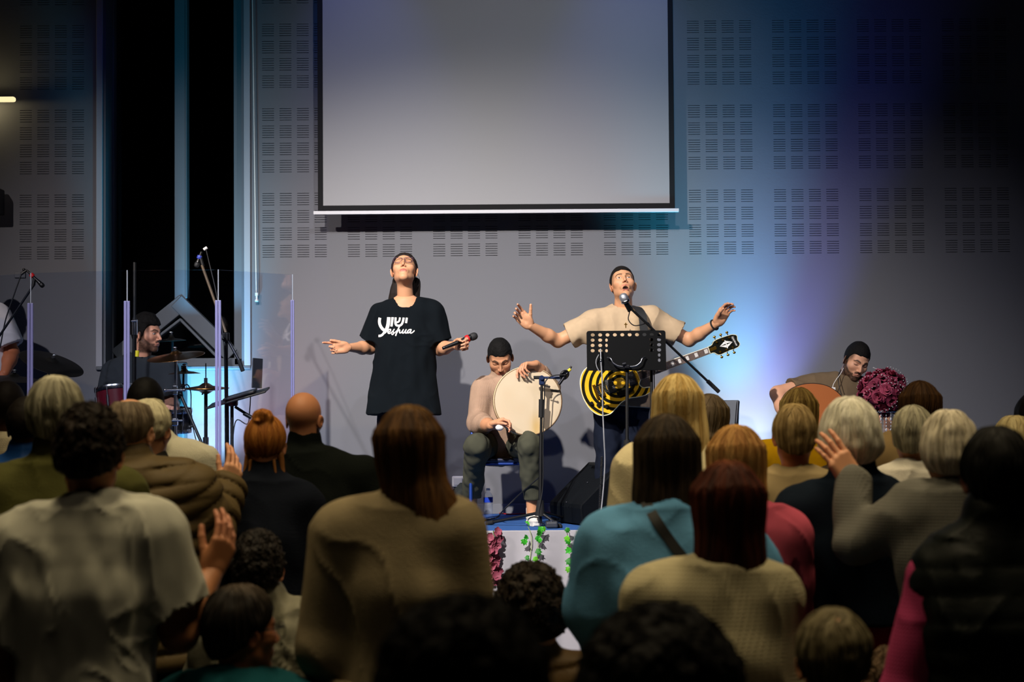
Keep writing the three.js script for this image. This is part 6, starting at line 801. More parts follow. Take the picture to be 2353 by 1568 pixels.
{ // drummer behind the shield
  const d = 11.65, base = onStage(325, d), o = person('drummer in a dark grey T-shirt seen from the side behind the clear drum shield', base), sk = '#c08a70';
  const r = { neck: at(322, 826, d + 0.03), hip: at(318, 1010, d), sL: at(262, 856, d), sR: at(382, 852, d), eL: at(252, 940, d - 0.03), wL: at(275, 955, d - 0.27), eR: at(392, 930, d - 0.06), wR: at(402, 934, d - 0.3) };
  const hd = makeHead({ pos: at(338, 768, d - 0.01), yaw: 1.18, pitch: 0.05, roll: 0, skin: sk, eyes: 'open', gaze: [0.002, 0], beard: 0.85, fade: 0.65, browT: 1.4, nose: 1.3, neckBase: r.neck.clone().add(V(0.01, -0.02, 0)), nw: 1.05, h: 0.003 });
  skinPart([hd.geo, torsoSkin(r, sk), arm(r.sL, r.eL, r.wL, [0.06, 0.05, 0.046, 0.03], sk), arm(r.sR, r.eR, r.wR, [0.06, 0.05, 0.046, 0.03], sk), makeHand({ wrist: r.wL, dir: V(0.3, -0.2, 0.9), thumb: V(0.9, 0.2, 0), palm: V(0, -1, 0), curl: [[1, 1, 0.6], [1, 1, 0.6], [1, 1, 0.6], [1, 1, 0.6]], skin: sk, h: 0.004 }), makeHand({ wrist: r.wR, dir: V(-0.1, -0.1, 0.9), thumb: V(-0.9, 0.2, 0), palm: V(0, -1, 0), curl: [[1, 1, 0.6], [1, 1, 0.6], [1, 1, 0.6], [1, 1, 0.6]], skin: sk, h: 0.004 })], o);
  part('hair', makeHair('crop', hd.m, { color: '#0d0b0a', t: 0.012, top: 0.022, fy: 0.074, fz: 0.098, h: 0.0045, locks: 0, b: 0.004, ds: 0.01 }), M.cropHair, o);
  part('t_shirt', makeGarment(r, { grow: 0.016, st: [[-0.01, 0.085, 0.055], [-0.06, 0.145, 0.075], [-0.12, 0.165, 0.1], [-0.2, 0.19, 0.13], [-0.4, 0.185, 0.125], [-0.58, 0.19, 0.13]], sleeve: 'short', frac: 0.85, open: 0.078, arm: [0.068, 0.07], fold: 0.011, ff: 9, neckR: 0.062, neckFwd: [0.01, 0, 0.02], h: 0.01, color: '#2a2d30' }), M.tee, o);
  part('trousers', makeLegs(r.hip, V(1, 0, 0), 0, { knees: [onStage(270, d - 0.4).setY(r.hip.y + 0.02), onStage(380, d - 0.4).setY(r.hip.y + 0.02)], ankles: [onStage(270, d - 0.36).add(V(0, 0.06, 0)), onStage(380, d - 0.36).add(V(0, 0.06, 0))], color: '#17181b', h: 0.016 }), M.denim, o);
  const k = thing('drum_stool', 'round black drum stool under the drummer', 'stool', onStage(318, d)), kp = onStage(318, d); part('seat', [lathe([[0, 0.06], [0.14, 0.06], [0.16, 0.045], [0.16, 0.015], [0.14, 0], [0, 0]], [r.hip.x, r.hip.y - 0.19, r.hip.z], null, 32)], M.black, k); part('post', [rod([r.hip.x, STAGE + 0.05, r.hip.z], [r.hip.x, r.hip.y - 0.185, r.hip.z], 0.02)], M.chrome, k);
  for (const a of [0, 2.1, 4.2]) part('leg', [rod([r.hip.x, STAGE + 0.17, r.hip.z], [r.hip.x + 0.18 * Math.cos(a), STAGE + 0.012, r.hip.z + 0.18 * Math.sin(a)], 0.01)], M.chrome, k);
  part('earpiece', [ball(at(322, 765, d - 0.08), 0.008), wire([at(321, 767, d - 0.08), at(319, 780, d - 0.07), at(314, 792, d - 0.03), at(308, 800, d + 0.02)], 0.0018, 24, 6)], M.cable, o);
}
{ // player cut by the frame's left edge
  const d = 11.7, base = onStage(-55, d), o = person('player in a white short-sleeved shirt cut off at the far left, tanned forearm showing', base), sk = '#c07048';
  const r = { neck: at(-60, 700, d + 0.03), hip: at(-58, 900, d), sL: at(-122, 730, d), sR: at(-8, 728, d), eL: at(-140, 830, d), wL: at(-100, 880, d - 0.2), eR: at(27, 812, d - 0.02), wR: at(12, 858, d - 0.16) };
  const hd = makeHead({ pos: at(-60, 640, d), skin: '#a06a4a', eyes: 'closed', neckBase: r.neck.clone().add(V(0, -0.02, 0)), h: 0.006 });
  skinPart([hd.geo, torsoSkin(r, sk), arm(r.sL, r.eL, r.wL, [0.06, 0.05, 0.046, 0.03], sk), arm(r.sR, r.eR, r.wR, [0.06, 0.05, 0.048, 0.031], sk), makeHand({ wrist: r.wR, dir: V(-0.35, -0.75, 0.4), thumb: V(-0.8, 0.2, 0.4), palm: V(-0.4, -0.1, -0.9), curl: [[0.6, 0.6, 0.3], [0.7, 0.6, 0.3], [0.7, 0.6, 0.3], [0.7, 0.6, 0.3]], skin: sk }), makeHand({ wrist: r.wL, dir: V(0.6, 0.1, 0.6), thumb: V(0.3, 0.8, 0), palm: V(0.3, 0, 1), skin: sk, h: 0.006 })], o);
  part('hair', makeHair('crop', hd.m, { color: '#17110d', h: 0.007 }), M.cropHair, o);
  part('shirt', makeGarment(r, { grow: 0.02, st: [[-0.01, 0.085, 0.055], [-0.06, 0.150, 0.075], [-0.12, 0.17, 0.1], [-0.2, 0.19, 0.13], [-0.4, 0.19, 0.13], [-0.62, 0.2, 0.13]], sleeve: 'short', frac: 0.8, open: 0.085, arm: [0.07, 0.078], fold: 0.016, ff: 8, h: 0.011, color: '#d9d3d2' }), M.tee, o);
  part('trousers', makeLegs(r.hip.clone().add(V(0, -0.03, 0)), V(1, 0, 0), 0, { knees: [base.clone().add(V(-0.1, 0.48, 0)), base.clone().add(V(0.1, 0.48, 0))], ankles: [base.clone().add(V(-0.11, 0.06, 0)), base.clone().add(V(0.11, 0.06, 0))], color: '#1a1b20', h: 0.018 }), M.denim, o);
}
// ---------- the audience, seen from behind ----------
const chairSeats = [];
function audience(o) {
  const d = o.d, k = F / d, s = o.s ?? 0.95, yaw = Math.PI - (o.yaw ?? 0), hairT = o.hairT ?? 0.014, up = 0.118 + hairT;
  const tilt = o.pitch ?? 0, H0 = at(o.x, o.top, d); H0.y -= up * s; H0.z += -0.012;
  const face = V(Math.sin(yaw), 0, Math.cos(yaw)), by = o.bodyYaw ?? (o.yaw ?? 0) * 0.3, fwd = V(Math.sin(by), 0, -Math.cos(by)), right = V(Math.cos(by), 0, Math.sin(by));
  const N = H0.clone().add(V(0, -(o.nk ?? 0.15) * s, 0)).addScaledVector(fwd, -0.018); const NS = N.clone(); if (o.nx) NS.x += o.nx;
  const j = o.j ?? 0.17, drop = (o.drop ?? 0.05) + 0.018, TL = o.TL ?? 0.5, hip = NS.clone().add(V(0, -TL, 0)).addScaledVector(fwd, o.lean ?? 0);
  const P = (q, dd = 0) => (q ? (q.isVector3 ? q : at(q[0], q[1], d + (q[2] ?? 0))) : null);
  const r = { neck: N, hip, sL: P(o.sL) || NS.clone().addScaledVector(right, -j).add(V(0, -drop, 0)), sR: P(o.sR) || NS.clone().addScaledVector(right, j).add(V(0, -drop, 0)) };
  for (const [c, sg] of [['L', -1], ['R', 1]]) {
    r['e' + c] = P(o['e' + c]) || r['s' + c].clone().addScaledVector(right, sg * (o.spread ?? 0.045)).add(V(0, -0.29, 0)).addScaledVector(fwd, -0.01);
    r['w' + c] = P(o['w' + c]) || r['e' + c].clone().addScaledVector(right, sg * (o.wspread ?? -0.05)).add(V(0, -0.2, 0)).addScaledVector(fwd, 0.14);
  }
  const seated = o.seated, base = V(N.x, 0, N.z), t = thing('person', o.label, 'person', base);
  const sk = o.skin ?? '#c08a68', hd = makeHead({ pos: H0, yaw, pitch: tilt, roll: o.roll ?? 0, scale: s, skin: sk, neckBase: N.clone().add(V(0, -0.02, 0)).addScaledVector(fwd, 0.01), nw: o.nw ?? 1, h: 0.0055 * Math.max(1, d / 6.5), eyes: 'open', beard: o.beard ?? 0, brow: o.brow ?? '#2a1c12', rolls: o.rolls, fade: o.fade ?? 0 });
  const geos = [hd.geo];
  const link = (c, rad) => geos.push(surf(cap(N.clone().add(V(0, -0.04, 0)), r['s' + c], 0.045), ...bounds([N, r['s' + c]], 0.1), 0.012, { color: lin(sk) }), ...(rad ? [arm(r['s' + c], r['e' + c], r['w' + c], rad, sk, 0.009)] : []));
  for (const hnd of o.hands || []) { if (!(o.bareArm || []).includes(hnd.side)) link(hnd.side, [0.045, 0.038, 0.034, 0.026]); geos.push(makeHand({ skin: sk, h: 0.0042, ...hnd, wrist: P(hnd.wrist) || r['w' + hnd.side] })); }
  if (o.bareArm) for (const c of o.bareArm) link(c), geos.push(arm(r['s' + c], r['e' + c], r['w' + c], [0.056, 0.047, 0.044, 0.029], sk));
  skinPart(geos, t);
  if (o.hair) part('hair', makeHair(o.hair[0], hd.m, { h: 0.0062 * Math.max(1, d / 6.5), locks: 170, ...o.hair[1] }), M.hair, t);
  const w = o.w ?? 1, jj = j, hemY = o.hem ?? 0.68, st0 = o.st ?? [[-0.005, 0.085, 0.05 * w, 0, 0.01], [-0.06, jj * 0.86, 0.078 * w, 0, 0.006], [-0.13, jj * 0.95, 0.11 * w], [-0.21, jj * 0.97, 0.132 * w], [-0.36, jj * 0.88 * (o.waist ?? 1), 0.125 * w], [-0.52, jj * 0.93 * (o.hipw ?? 1), 0.14 * w], [-Math.max(0.56, hemY), jj * 0.97 * (o.hipw ?? 1), 0.145 * w]], st = hemY < 0.56 ? [...st0.slice(0, 5), [-hemY, jj * 0.92, 0.135 * w]] : st0;
  const g = { grow: 0.016, st, sleeve: 'long', cuff: 1, arm: [0.06, 0.052, 0.042, 0.036], fold: 0.014, ff: 9, h: 0.0125, pad: 0.2, neckHole: false, color: o.color, sh: 0.066, armK: 0.045, ...o.g };
  const upv = V(0, 1, 0), extra = [];
  if (o.collar) { const c = o.collar; extra.push(cap(N.clone().add(V(0, -0.025, 0)).addScaledVector(fwd, 0.01), N.clone().add(V(0, c[0], 0)).addScaledVector(fwd, 0.014), c[1] ?? 0.078, c[2] ?? 0.07)); }
  if (o.hood) { const q = o.hood; extra.push(un(0.03, ell([N.x, N.y - 0.03, N.z - fwd.z * 0.0 + 0.07], [0.125 * q, 0.07 * q, 0.06 * q]), cap(N.clone().add(V(-0.085 * q, 0.01, 0.01)), N.clone().add(V(0.085 * q, 0.01, 0.01)), 0.045 * q))); }
  if (extra.length) g.extra = extra;
  if (!extra.length && g.neckHole === false && o.neckline !== false) { g.neckHole = true; g.neckR = o.neckR ?? 0.06; g.neckDrop = 0.045; g.neckFwd = fwd.clone().multiplyScalar(0.03).toArray(); }
  part(o.top_ ?? 'sweater', makeGarment(r, g), o.mat ?? M.wool, t);
  const lo = o.legs ?? '#15161b';
  if (seated) { const sy = Math.max(0.5, hip.y - 0.02); const hp = V(hip.x, sy, hip.z); part('trousers', makeLegs(hp, right, 0, { knees: [-1, 1].map((q) => hp.clone().addScaledVector(right, q * 0.11).addScaledVector(fwd, 0.42)), ankles: [-1, 1].map((q) => hp.clone().addScaledVector(right, q * 0.11).addScaledVector(fwd, 0.4).setY(0.06)), color: lo, h: 0.02 }), M.denim, t); chairSeats.push([hp, o.seated]); }
  else part('trousers', makeLegs(hip.clone().add(V(0, -0.06, 0)), right, 0, { knees: [-1, 1].map((q) => V(hip.x, hip.y * 0.52, hip.z).addScaledVector(right, q * 0.09)), ankles: [-1, 1].map((q) => V(hip.x, 0.06, hip.z).addScaledVector(right, q * 0.1)), color: lo, h: 0.022, ...(o.legs_ || {}) }), M.denim, t);
  return { t, r, hd, N, fwd, right, d, sk, g };
}
const beadLabel = 0;
{ // left half, from the stage outwards to the camera
  audience({ x: 16, top: 879, d: 8.1, label: 'dark-skinned person with cropped black hair and a cream top, cut by the left edge', skin: '#4a2c1e', hair: ['crop', { color: '#120c09', t: 0.012, top: 0.012, locks: 0 }], color: '#c9bfa4', j: 0.16 });
  audience({ x: 334, top: 870, d: 7.5, label: 'man with close black hair wearing an off-white hooded sweatshirt', skin: '#3c2418', hair: ['crop', { color: '#0a0807', t: 0.01, top: 0.012, locks: 0 }], color: '#d9d5bd', hood: 1.05, top_: 'hooded_sweatshirt', mat: M.felt, j: 0.2, drop: 0.07, nx: 0.05 });
  audience({ x: 62, top: 910, d: 6.9, label: 'dark-skinned person in a bright blue jacket behind the grey-haired man in olive', skin: '#4a2a1a', hair: ['crop', { color: '#120c09', t: 0.01, locks: 0 }], color: '#15407e', collar: [0.05, 0.082, 0.075], top_: 'jacket', mat: M.shell, j: 0.17 });
  audience({ x: 343, top: 914, d: 6.7, label: 'white-haired man squeezed between the brown puffer jacket and the white hooded sweatshirt', skin: '#c8906c', hair: ['thin', { color: '#d6cfae', locks: 120 }], color: '#3c3a36', collar: [0.03, 0.08, 0.07], top_: 'jacket', mat: M.felt, j: 0.15, yaw: 0.25 });
  audience({ x: 698, top: 902, d: 7.05, s: 0.92, hairT: 0.0, label: 'bald man with a short dark beard in a black shirt', skin: '#c98a66', rolls: 1, beard: 0.9, brow: '#17110d', yaw: 0.22, color: '#060c0a', collar: [0.055, 0.076, 0.07], top_: 'shirt', mat: M.felt, j: 0.19, drop: 0.075, nx: 0.06, spread: 0.07 });
  const bun = audience({ x: 608, top: 950, d: 6.5, s: 0.91, label: 'auburn-haired woman with her hair pinned in a bun and a navy coat', skin: '#c58b66', hair: ['bun', { color: '#8a5220', streak: '#b87a34', tip: '#5f3413', locks: 220 }], color: '#080e1a', collar: [0.03, 0.082, 0.07], top_: 'coat', mat: M.felt, j: 0.158, drop: 0.075, nx: -0.005, w: 1.1 });
  for (const [p0, p1, r0, r1] of [[[-0.066, -0.04, -0.03], [-0.088, -0.19, -0.05], 0.014, 0.006], [[0.066, -0.04, -0.03], [0.09, -0.19, -0.05], 0.014, 0.006], [[0.05, -0.06, -0.07], [0.06, -0.17, -0.085], 0.007, 0.004], [[-0.045, -0.06, -0.07], [-0.06, -0.15, -0.085], 0.007, 0.004]]) part('loose_hair', surf(strands(cap(p0, p1, r0, r1), 0.002, 6), ...bounds([p0, p1], 0.03), 0.005, { m: bun.hd.m, color: (x, y, z) => lin('#8a5a2a').map((c) => c * (0.8 + 0.3 * noise(x * 200, y * 10, z * 90))) }), M.hair, bun.t);
  audience({ x: 300, top: 915, d: 6.05, label: 'balding grey man in a quilted brown down jacket raising his right hand', skin: '#d19c78', hairT: 0.004, hair: ['balding', { color: '#5f5242', streak: '#8a7c66', locks: 90, lr: 0.7 }], yaw: 0.25, color: '#57492f', collar: [0.045, 0.095, 0.085], hood: 1.0, top_: 'down_jacket', mat: M.shell, j: 0.19, drop: 0.08, nx: 0.06, sR: [440, 1130, 0], eR: [478, 1235, 0.06], wR: [517, 1130, 0.2], g: { quilt: 0.017, grow: 0.035, fold: 0.006, h: 0.0095, arm: [0.066, 0.056, 0.048, 0.042] },
    hands: [{ side: 'R', wrist: [517, 1130, 0.2], dir: V(0.3, 0.85, -0.2), thumb: V(-0.6, 0.4, 0.55), palm: V(-0.7, 0.2, -0.5), curl: [[0.3, 0.35, 0.2], [0.45, 0.4, 0.25], [0.55, 0.5, 0.3], [0.6, 0.5, 0.3]], thumbCurl: [0.35, -0.05, 0.1, 0.3], scale: 1.02 }] });
  const g3 = audience({ x: 126, top: 865, d: 5.35, label: 'broad grey-haired man in an olive jacket with a white hearing aid', skin: '#b8805c', hair: ['short', { color: '#6e6a58', streak: '#c4c0a6', root: '#cac6ae', t: 0.014, locks: 320 }], yaw: -0.05, color: '#4a4a24', collar: [0.05, 0.086, 0.076], top_: 'jacket', mat: M.felt, j: 0.215, drop: 0.075, w: 1.2, spread: 0.06 });
  { const p = V(0.082, -0.015, -0.02).applyMatrix4(g3.hd.m), q = V(-0.082, -0.015, -0.02).applyMatrix4(g3.hd.m), e = p.x < q.x ? p : q; part('hearing_aid', [ball([e.x, e.y + 0.012, e.z + 0.012], 0.0085, 0.9, 1.5, 1)], M.white, g3.t, 'white hearing aid'); }
  audience({ x: 205, top: 913, d: 4.35, label: 'man with dark curly hair in a plain white T-shirt lifting his right hand', skin: '#a8714c', hairT: 0.034, hair: ['curly', { color: '#17110c', streak: '#2e2116', locks: 420, curl: 1, lr: 1.2 }], color: '#b9b9ab', top_: 't_shirt', mat: M.tee, j: 0.168, drop: 0.085, nk: 0.14, sR: [354, 1232, 0.0], eR: [412, 1456, 0.04], wR: [486, 1318, 0.2], spread: 0.06, bareArm: ['L', 'R'], neckR: 0.066, hem: 0.78, TL: 0.56, g: { solid: true, sleeve: 'short', frac: 0.72, open: 0.074, arm: [0.066, 0.074], fold: 0.01, ff: 15, h: 0.0105, grow: 0.018 },
    hands: [{ side: 'R', wrist: [486, 1318, 0.2], dir: V(0.36, 0.88, -0.1), thumb: V(-0.55, 0.4, 0.6), palm: V(-0.8, 0.15, -0.45), curl: [[0.4, 0.4, 0.25], [0.4, 0.4, 0.25], [0.4, 0.4, 0.3], [0.45, 0.45, 0.3]], thumbCurl: [0.4, 0.05, 0.2, 0.5], scale: 0.98, splay: 0.0, h: 0.0034 }] });
  audience({ x: 592, top: 1212, d: 5.6, seated: 'chair under the small person in the grey beige jacket', label: 'small dark-haired seated person in a crumpled grey-beige jacket', skin: '#b98260', hairT: 0.026, hair: ['curly', { color: '#0d0a09', streak: '#2a231d', locks: 220, curl: 1 }], color: '#6e6c5c', collar: [0.04, 0.1, 0.085], top_: 'jacket', mat: M.shell, j: 0.165, drop: 0.07, TL: 0.46, nx: 0.02, s: 0.95, g: { fold: 0.03, ff: 14, grow: 0.03 } });
  const g12 = audience({ x: 556, top: 1344, d: 4.4, s: 0.9, seated: 'chair under the seated man in the teal top', label: 'seated man with greying dark hair, glasses and a teal top, face turned right', skin: '#b5744f', hair: ['short', { color: '#15110d', streak: '#241d16', root: '#54483a', t: 0.012, locks: 300 }], yaw: 0.95, bodyYaw: 0.35, color: '#0f4a52', top_: 't_shirt', mat: M.tee, j: 0.185, TL: 0.52, nk: 0.14, neckR: 0.068 });
  { const G = (x, y, z) => V(x, y, z).applyMatrix4(g12.hd.m); part('glasses', [rod(G(0.079, 0.004, -0.005), G(0.064, 0.012, 0.096), 0.002), rod(G(-0.079, 0.004, -0.005), G(-0.064, 0.012, 0.096), 0.002), rod(G(0.064, 0.012, 0.098), G(-0.064, 0.012, 0.098), 0.0022), ...[-1, 1].map((s) => new THREE.TorusGeometry(0.022, 0.0016, 6, 28).translate(s * 0.033, 0.0, 0.104).applyMatrix4(g12.hd.m))], M.darkMetal, g12.t, 'dark thin-rimmed glasses'); }
  const bz = audience({ x: 938, top: 926, d: 4.4, label: 'woman with long straight brown hair in a belted beige blazer', skin: '#b98663', hairT: 0.016, hair: ['long', { color: '#3a2410', tip: '#5a3a18', root: '#8a6838', streak: '#80582a', L: 0.235, ox: -0.085, locks: 520, sa: 0.5 }], color: '#897c60', collar: [0.045, 0.085, 0.072], top_: 'blazer', mat: M.felt, j: 0.14, nx: -0.028, drop: 0.045, waist: 0.98, hipw: 0.98, TL: 0.52, spread: 0.035, hem: 0.8, g: { sh: 0.07, grow: 0.02, fold: 0.012, ff: 9, h: 0.011, e: 2.6, arm: [0.066, 0.054, 0.046, 0.042] } });
  part('belt', [surf(cut(placed(loft([[-0.42, 0.187, 0.15], [-0.472, 0.187, 0.152]], 2.4), rigFrame(bz.r)), () => 1), ...bounds([bz.N.clone().add(V(-0.22, -0.4, -0.18)), bz.N.clone().add(V(0.22, -0.5, 0.18))], 0.02), 0.01, {})], Std(0x77694a, 0.85), bz.t);
  audience({ x: 1222, top: 1295, d: 5.25, s: 1.06, seated: 'chair under the curly-haired seated person in brown', label: 'seated person with short curly dark hair in a brown jacket', skin: '#b5764f', hairT: 0.028, hair: ['curly', { t: 0.024, color: '#130e0a', streak: '#2c2115', locks: 400, curl: 1, lr: 1.2 }], yaw: -0.3, roll: -0.12, color: '#4d3b20', collar: [0.03, 0.1, 0.085], top_: 'jacket', mat: M.shell, j: 0.17, nx: 0.06, drop: 0.06, TL: 0.48, g: { quilt: 0.012, fold: 0.012, grow: 0.028 } });
}
{ // right half
  audience({ x: 1630, top: 905, d: 8.2, label: 'person with a short brown bob just right of the blonde woman', skin: '#b9825f', hair: ['bob', { color: '#57472e', streak: '#857050', L: 0.11, w: 0.085, locks: 160 }], color: '#55534e', j: 0.16 });
  audience({ x: 1835, top: 889, d: 8.25, label: 'woman with long highlighted blonde hair in a bright yellow top', skin: '#c08a66', hair: ['long', { color: '#6e5426', streak: '#d8b868', root: '#5a4424', L: 0.3, locks: 260 }], color: '#d3a00c', top_: 'blouse', mat: M.tee, j: 0.19, drop: 0.06, spread: 0.03 });
  audience({ x: 2113, top: 875, d: 7.7, label: 'woman with a smooth dark brown bob in a tan top', skin: '#a8714e', hair: ['bob', { color: '#35210f', streak: '#5f4020', L: 0.14, w: 0.09, t: 0.014, locks: 260 }], color: '#9a825a', top_: 'blouse', mat: M.tee, j: 0.19, nx: -0.06, spread: 0.05 });
  audience({ x: 1944, top: 945, d: 7.3, label: 'woman with long wavy brown hair standing in front of the white-haired woman', skin: '#a8714e', hair: ['long', { color: '#3a2412', streak: '#6a4622', L: 0.26, locks: 200 }], color: '#3d3328', j: 0.16 });
  audience({ x: 2330, top: 956, d: 7.1, label: 'person with short ash blonde hair at the right edge', skin: '#c08a66', hair: ['volume', { color: '#a8986c', streak: '#cfc294', t: 0.018, locks: 200 }], color: '#5d584c', j: 0.16 });
  audience({ x: 2372, top: 905, d: 8.3, label: 'dark-haired person mostly cut off by the right edge', skin: '#8a5a3c', hair: ['short', { color: '#0c0908', locks: 0 }], color: '#1c1c20', j: 0.16 });
  const w16 = audience({ x: 1557, top: 859, d: 6.45, label: 'woman with shoulder-length streaked blonde hair in a cream cardigan', skin: '#cf9a74', hair: ['bob', { color: '#b89858', streak: '#e6cf92', root: '#a08044', tip: '#c8a868', L: 0.25, w: 0.112, locks: 420, sa: 0.8 }], color: '#d6cba6', top_: 'cardigan', mat: M.felt, j: 0.17, drop: 0.08, nx: -0.012, hem: 0.85, w: 1.1 });
  audience({ x: 2098, top: 931, d: 6.65, s: 0.9, label: 'grey-haired woman with an earring in a white top', skin: '#c08a66', hair: ['short', { color: '#8e8a78', streak: '#cdc8ac', t: 0.011, locks: 320 }], yaw: 0.3, color: '#cfcbc0', top_: 'blouse', mat: M.felt, j: 0.16, drop: 0.07, spread: 0.05 });
  audience({ x: 1825, top: 927, d: 6.4, s: 0.92, label: 'woman with cropped light brown hair in a sand coloured top', skin: '#b8704c', hair: ['short', { color: '#77623c', streak: '#b8a070', root: '#a8905c', t: 0.01, locks: 420 }], color: '#938260', top_: 'blouse', mat: M.tee, j: 0.155, drop: 0.07, neckR: 0.068 });
  audience({ x: 1952, top: 907, d: 5.65, label: 'woman with a full white set hairdo, navy jumper and red trousers', skin: '#c08a66', hairT: 0.03, hair: ['volume', { color: '#cfccb8', streak: '#f0ede0', root: '#e4e1d2', t: 0.024, w: 0.014, locks: 480 }], color: '#061220', collar: [0.05, 0.08, 0.07], top_: 'jumper', mat: M.felt, legs: '#8a0c12', j: 0.178, drop: 0.085, hem: 0.45, TL: 0.42, w: 1.1, spread: 0.03, legs_: { g: 0.05 } });
  audience({ x: 1690, top: 970, d: 5.45, label: 'woman with a strawberry blonde bob in a dusky pink jumper', skin: '#c58f6a', hairT: 0.02, hair: ['bob', { color: '#8f6232', streak: '#c79a5a', root: '#b98a4a', L: 0.175, w: 0.096, t: 0.012, locks: 420 }], color: '#a8485c', top_: 'jumper', mat: M.tee, j: 0.148, drop: 0.07, nx: 0.015, eR: [1815, 1330, 0.02], wR: [1836, 1480, 0.1], hem: 0.66 });
  audience({ x: 2178, top: 934, d: 5.3, s: 0.92, label: 'woman with short wavy white hair in a grey jumper raising her left hand', skin: '#cf9672', hairT: 0.022, hair: ['volume', { color: '#b8af98', streak: '#e8e0ca', root: '#ded6c0', t: 0.011, w: -0.003, locks: 460 }], color: '#63625c', top_: 'jumper', mat: M.wool, j: 0.165, drop: 0.07, sL: [2092, 1172, 0], eL: [1962, 1254, 0.06], wL: [1963, 1112, 0.16], hem: 0.95, yaw: -0.1, g: { arm: [0.062, 0.052, 0.046, 0.04], cuff: 1 },
    hands: [{ side: 'L', wrist: [1962, 1110, 0.16], dir: V(-0.5, 0.85, -0.1), thumb: V(0.85, 0.3, -0.2), palm: V(0.35, 0.2, -0.9), curl: [[0.2, 0.25, 0.15], [0.3, 0.3, 0.2], [0.3, 0.35, 0.2], [0.2, 0.2, 0.15]], thumbCurl: [0.25, 0.05, 0.15, 0.35], scale: 1.05 }] });
  const bl = audience({ x: 1531, top: 949, d: 4.95, label: 'woman with a dark brown bob in a teal-blue jumper with a dark bag strap', skin: '#b98360', hairT: 0.018, hair: ['bob', { color: '#1f1710', streak: '#4a3b28', root: '#40352a', L: 0.22, w: 0.104, locks: 480, sa: 0.5 }], color: '#5a91ba', top_: 'jumper', mat: M.felt, j: 0.178, drop: 0.085, nx: 0.012, w: 1.15, eL: [1378, 1395, 0.02], wL: [1400, 1520, 0.2], spread: 0.08, g: { fold: 0.018, grow: 0.024, arm: [0.072, 0.07, 0.055, 0.045] } });
  { const pts = [[1478, 1150], [1500, 1190], [1528, 1232], [1560, 1275], [1600, 1335], [1640, 1400]].map(([x, y]) => at(x, y, 4.95)); const o = thing('shoulder_bag', 'dark bag strap crossing the back of the teal-blue jumper', 'bag', pts[0]), f = garment(bl.r, bl.g);
    const q = pts.map((p) => { let z = p.z + 0.35; for (let i = 0; i < 60; i++) { const v = f(p.x, p.y, z); if (v < 0.001) break; z -= v * 0.8; } return V(p.x, p.y, Math.min(z + 0.005, p.z + 0.3)); }); const c = new THREE.CatmullRomCurve3(q), pos = [], idx = [], n = 50; for (let i = 0; i <= n; i++) { const p = c.getPoint(i / n), tt = c.getTangent(i / n), sd = V(1, 0.65, 0); sd.addScaledVector(tt, -sd.dot(tt)).normalize(); const nn = V(0, 0, 0).crossVectors(sd, tt).normalize(); for (const [a, b] of [[-1, -1], [1, -1], [1, 1], [-1, 1]]) pos.push(...p.clone().addScaledVector(sd, a * 0.014).addScaledVector(nn, b * 0.003).toArray()); if (i) for (let k2 = 0; k2 < 4; k2++) { const A0 = (i - 1) * 4 + k2, A1 = (i - 1) * 4 + (k2 + 1) % 4; idx.push(A0, A1, A0 + 4, A1, A1 + 4, A0 + 4); } } const g = new THREE.BufferGeometry(); g.setAttribute('position', new THREE.Float32BufferAttribute(pos, 3)); g.setIndex(idx); const gg = g.toNonIndexed(); gg.computeVertexNormals(); part('strap', [gg], Std(0x14171a, 0.7), o); const e = q[q.length - 1]; part('bag_body', [rbox([e.x + 0.06, e.y - 0.12, e.z + 0.02], 0.22, 0.2, 0.07, 0.03)], Std(0x14171a, 0.7), o); }
  audience({ x: 1672, top: 1050, d: 4.25, label: 'woman with auburn shoulder-length hair in a cream knitted jumper', skin: '#b98360', hairT: 0.018, hair: ['bob', { color: '#34140a', tip: '#200b05', streak: '#6a2c10', root: '#8a4a20', L: 0.23, w: 0.09, t: 0.009, locks: 520, sa: 0.5 }], color: '#b5ac8a', top_: 'jumper', mat: M.wool, j: 0.138, nx: -0.05, drop: 0.06, TL: 0.5, w: 1.0, spread: 0.02, neckline: true, g: { grow: 0.018, fold: 0.012, arm: [0.066, 0.058, 0.048, 0.04] } });
  const v28 = audience({ x: 2288, top: 974, d: 4.25, label: 'person with black hair in a dark green body warmer over a pink jumper', skin: '#3a2418', hairT: 0.022, hair: ['short', { color: '#060605', streak: '#0c0c0b', t: 0.014, locks: 200 }], color: '#a83a66', top_: 'jumper', mat: M.wool, j: 0.168, drop: 0.085, nx: 0.015, spread: 0.085, TL: 0.54, hem: 0.72, collar: [0.03, 0.07, 0.066] });
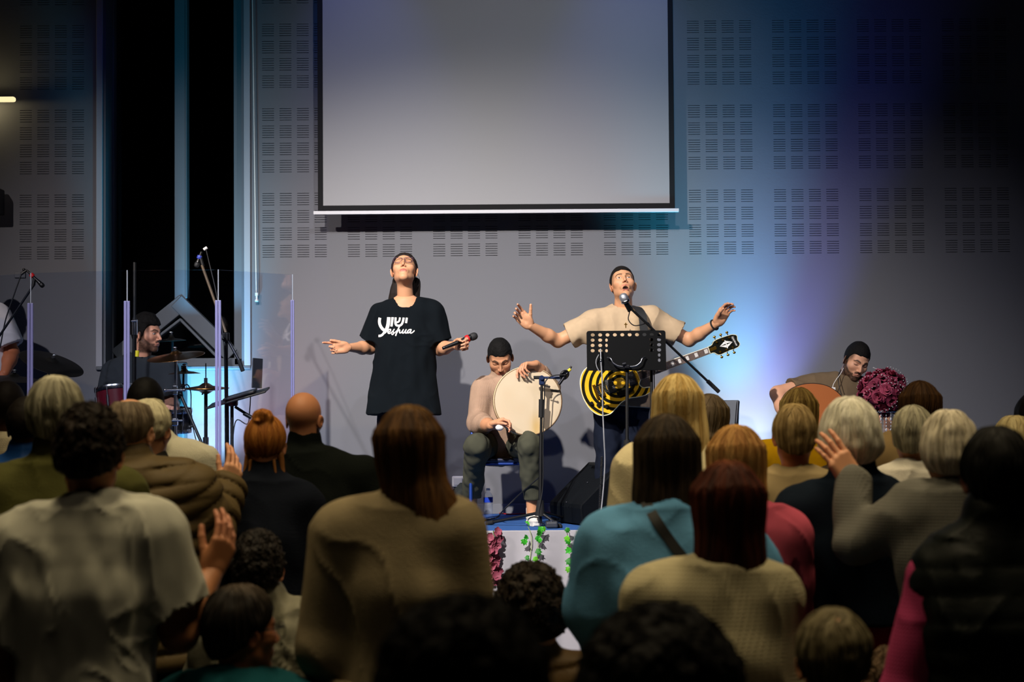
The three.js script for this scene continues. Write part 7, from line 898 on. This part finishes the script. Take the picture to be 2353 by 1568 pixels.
  part('body_warmer', makeGarment(v28.r, { grow: 0.032, st: [[-0.01, 0.09, 0.06], [-0.07, 0.15, 0.09], [-0.14, 0.18, 0.12], [-0.2, 0.19, 0.14], [-0.36, 0.185, 0.135], [-0.52, 0.19, 0.145], [-0.62, 0.195, 0.15]], sleeve: 'none', fold: 0.01, quilt: 0.006, neckHole: false, sh: 0.06, extra: [cap(v28.N.clone().add(V(0, -0.02, 0)), v28.N.clone().add(V(0, 0.05, 0)), 0.095, 0.085)], h: 0.0125, pad: 0.25, color: '#060c0a' }), M.shell, v28.t);
  audience({ x: 1915, top: 1404, d: 3.75, s: 0.92, seated: 'chair under the balding grey-haired seated man', label: 'seated man with thinning grey hair, only his head showing at the bottom edge', skin: '#b9825c', hairT: 0.004, hair: ['thin', { color: '#5f553c', streak: '#8a8060', locks: 240 }], color: '#2a2a26', collar: [0.04, 0.085, 0.075], top_: 'shirt', mat: M.tee, j: 0.18, TL: 0.52 });
  audience({ x: 2052, top: 1486, d: 4.7, seated: 'chair under the seated person in the brown woolly hat', label: 'seated person in a fuzzy brown woollen hat at the bottom edge', skin: '#a8714e', hairT: 0.02, hair: ['curly', { color: '#4d3c2a', streak: '#6e5840', locks: 420, curl: 1, lr: 1.1 }], color: '#4d3c2a', collar: [0.02, 0.11, 0.1], top_: 'jacket', mat: M.wool, j: 0.2, TL: 0.42, g: { fold: 0.03, ff: 16, grow: 0.03 } });
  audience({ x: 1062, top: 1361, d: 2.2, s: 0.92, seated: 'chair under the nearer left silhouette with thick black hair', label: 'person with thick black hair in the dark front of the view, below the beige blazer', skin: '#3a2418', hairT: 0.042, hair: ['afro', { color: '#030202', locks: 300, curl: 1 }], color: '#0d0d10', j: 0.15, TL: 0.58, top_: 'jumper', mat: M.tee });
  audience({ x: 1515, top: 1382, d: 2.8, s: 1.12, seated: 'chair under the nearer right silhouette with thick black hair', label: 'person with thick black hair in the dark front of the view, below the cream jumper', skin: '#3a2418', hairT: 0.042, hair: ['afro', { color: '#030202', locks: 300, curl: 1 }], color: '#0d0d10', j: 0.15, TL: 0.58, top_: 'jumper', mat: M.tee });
}
for (const [p, label] of chairSeats) foldChair('chair', label, { x: p.x, y: p.y - 0.12, z: p.z, base: 0 }, 0.42, 0.4, Std(0x24262b, 0.7), M.darkMetal, Math.PI, 0.36);
scene.traverse((o) => { if (o.isMesh) { o.castShadow = true; o.receiveShadow = true; } });
renderer.render(scene, camera);
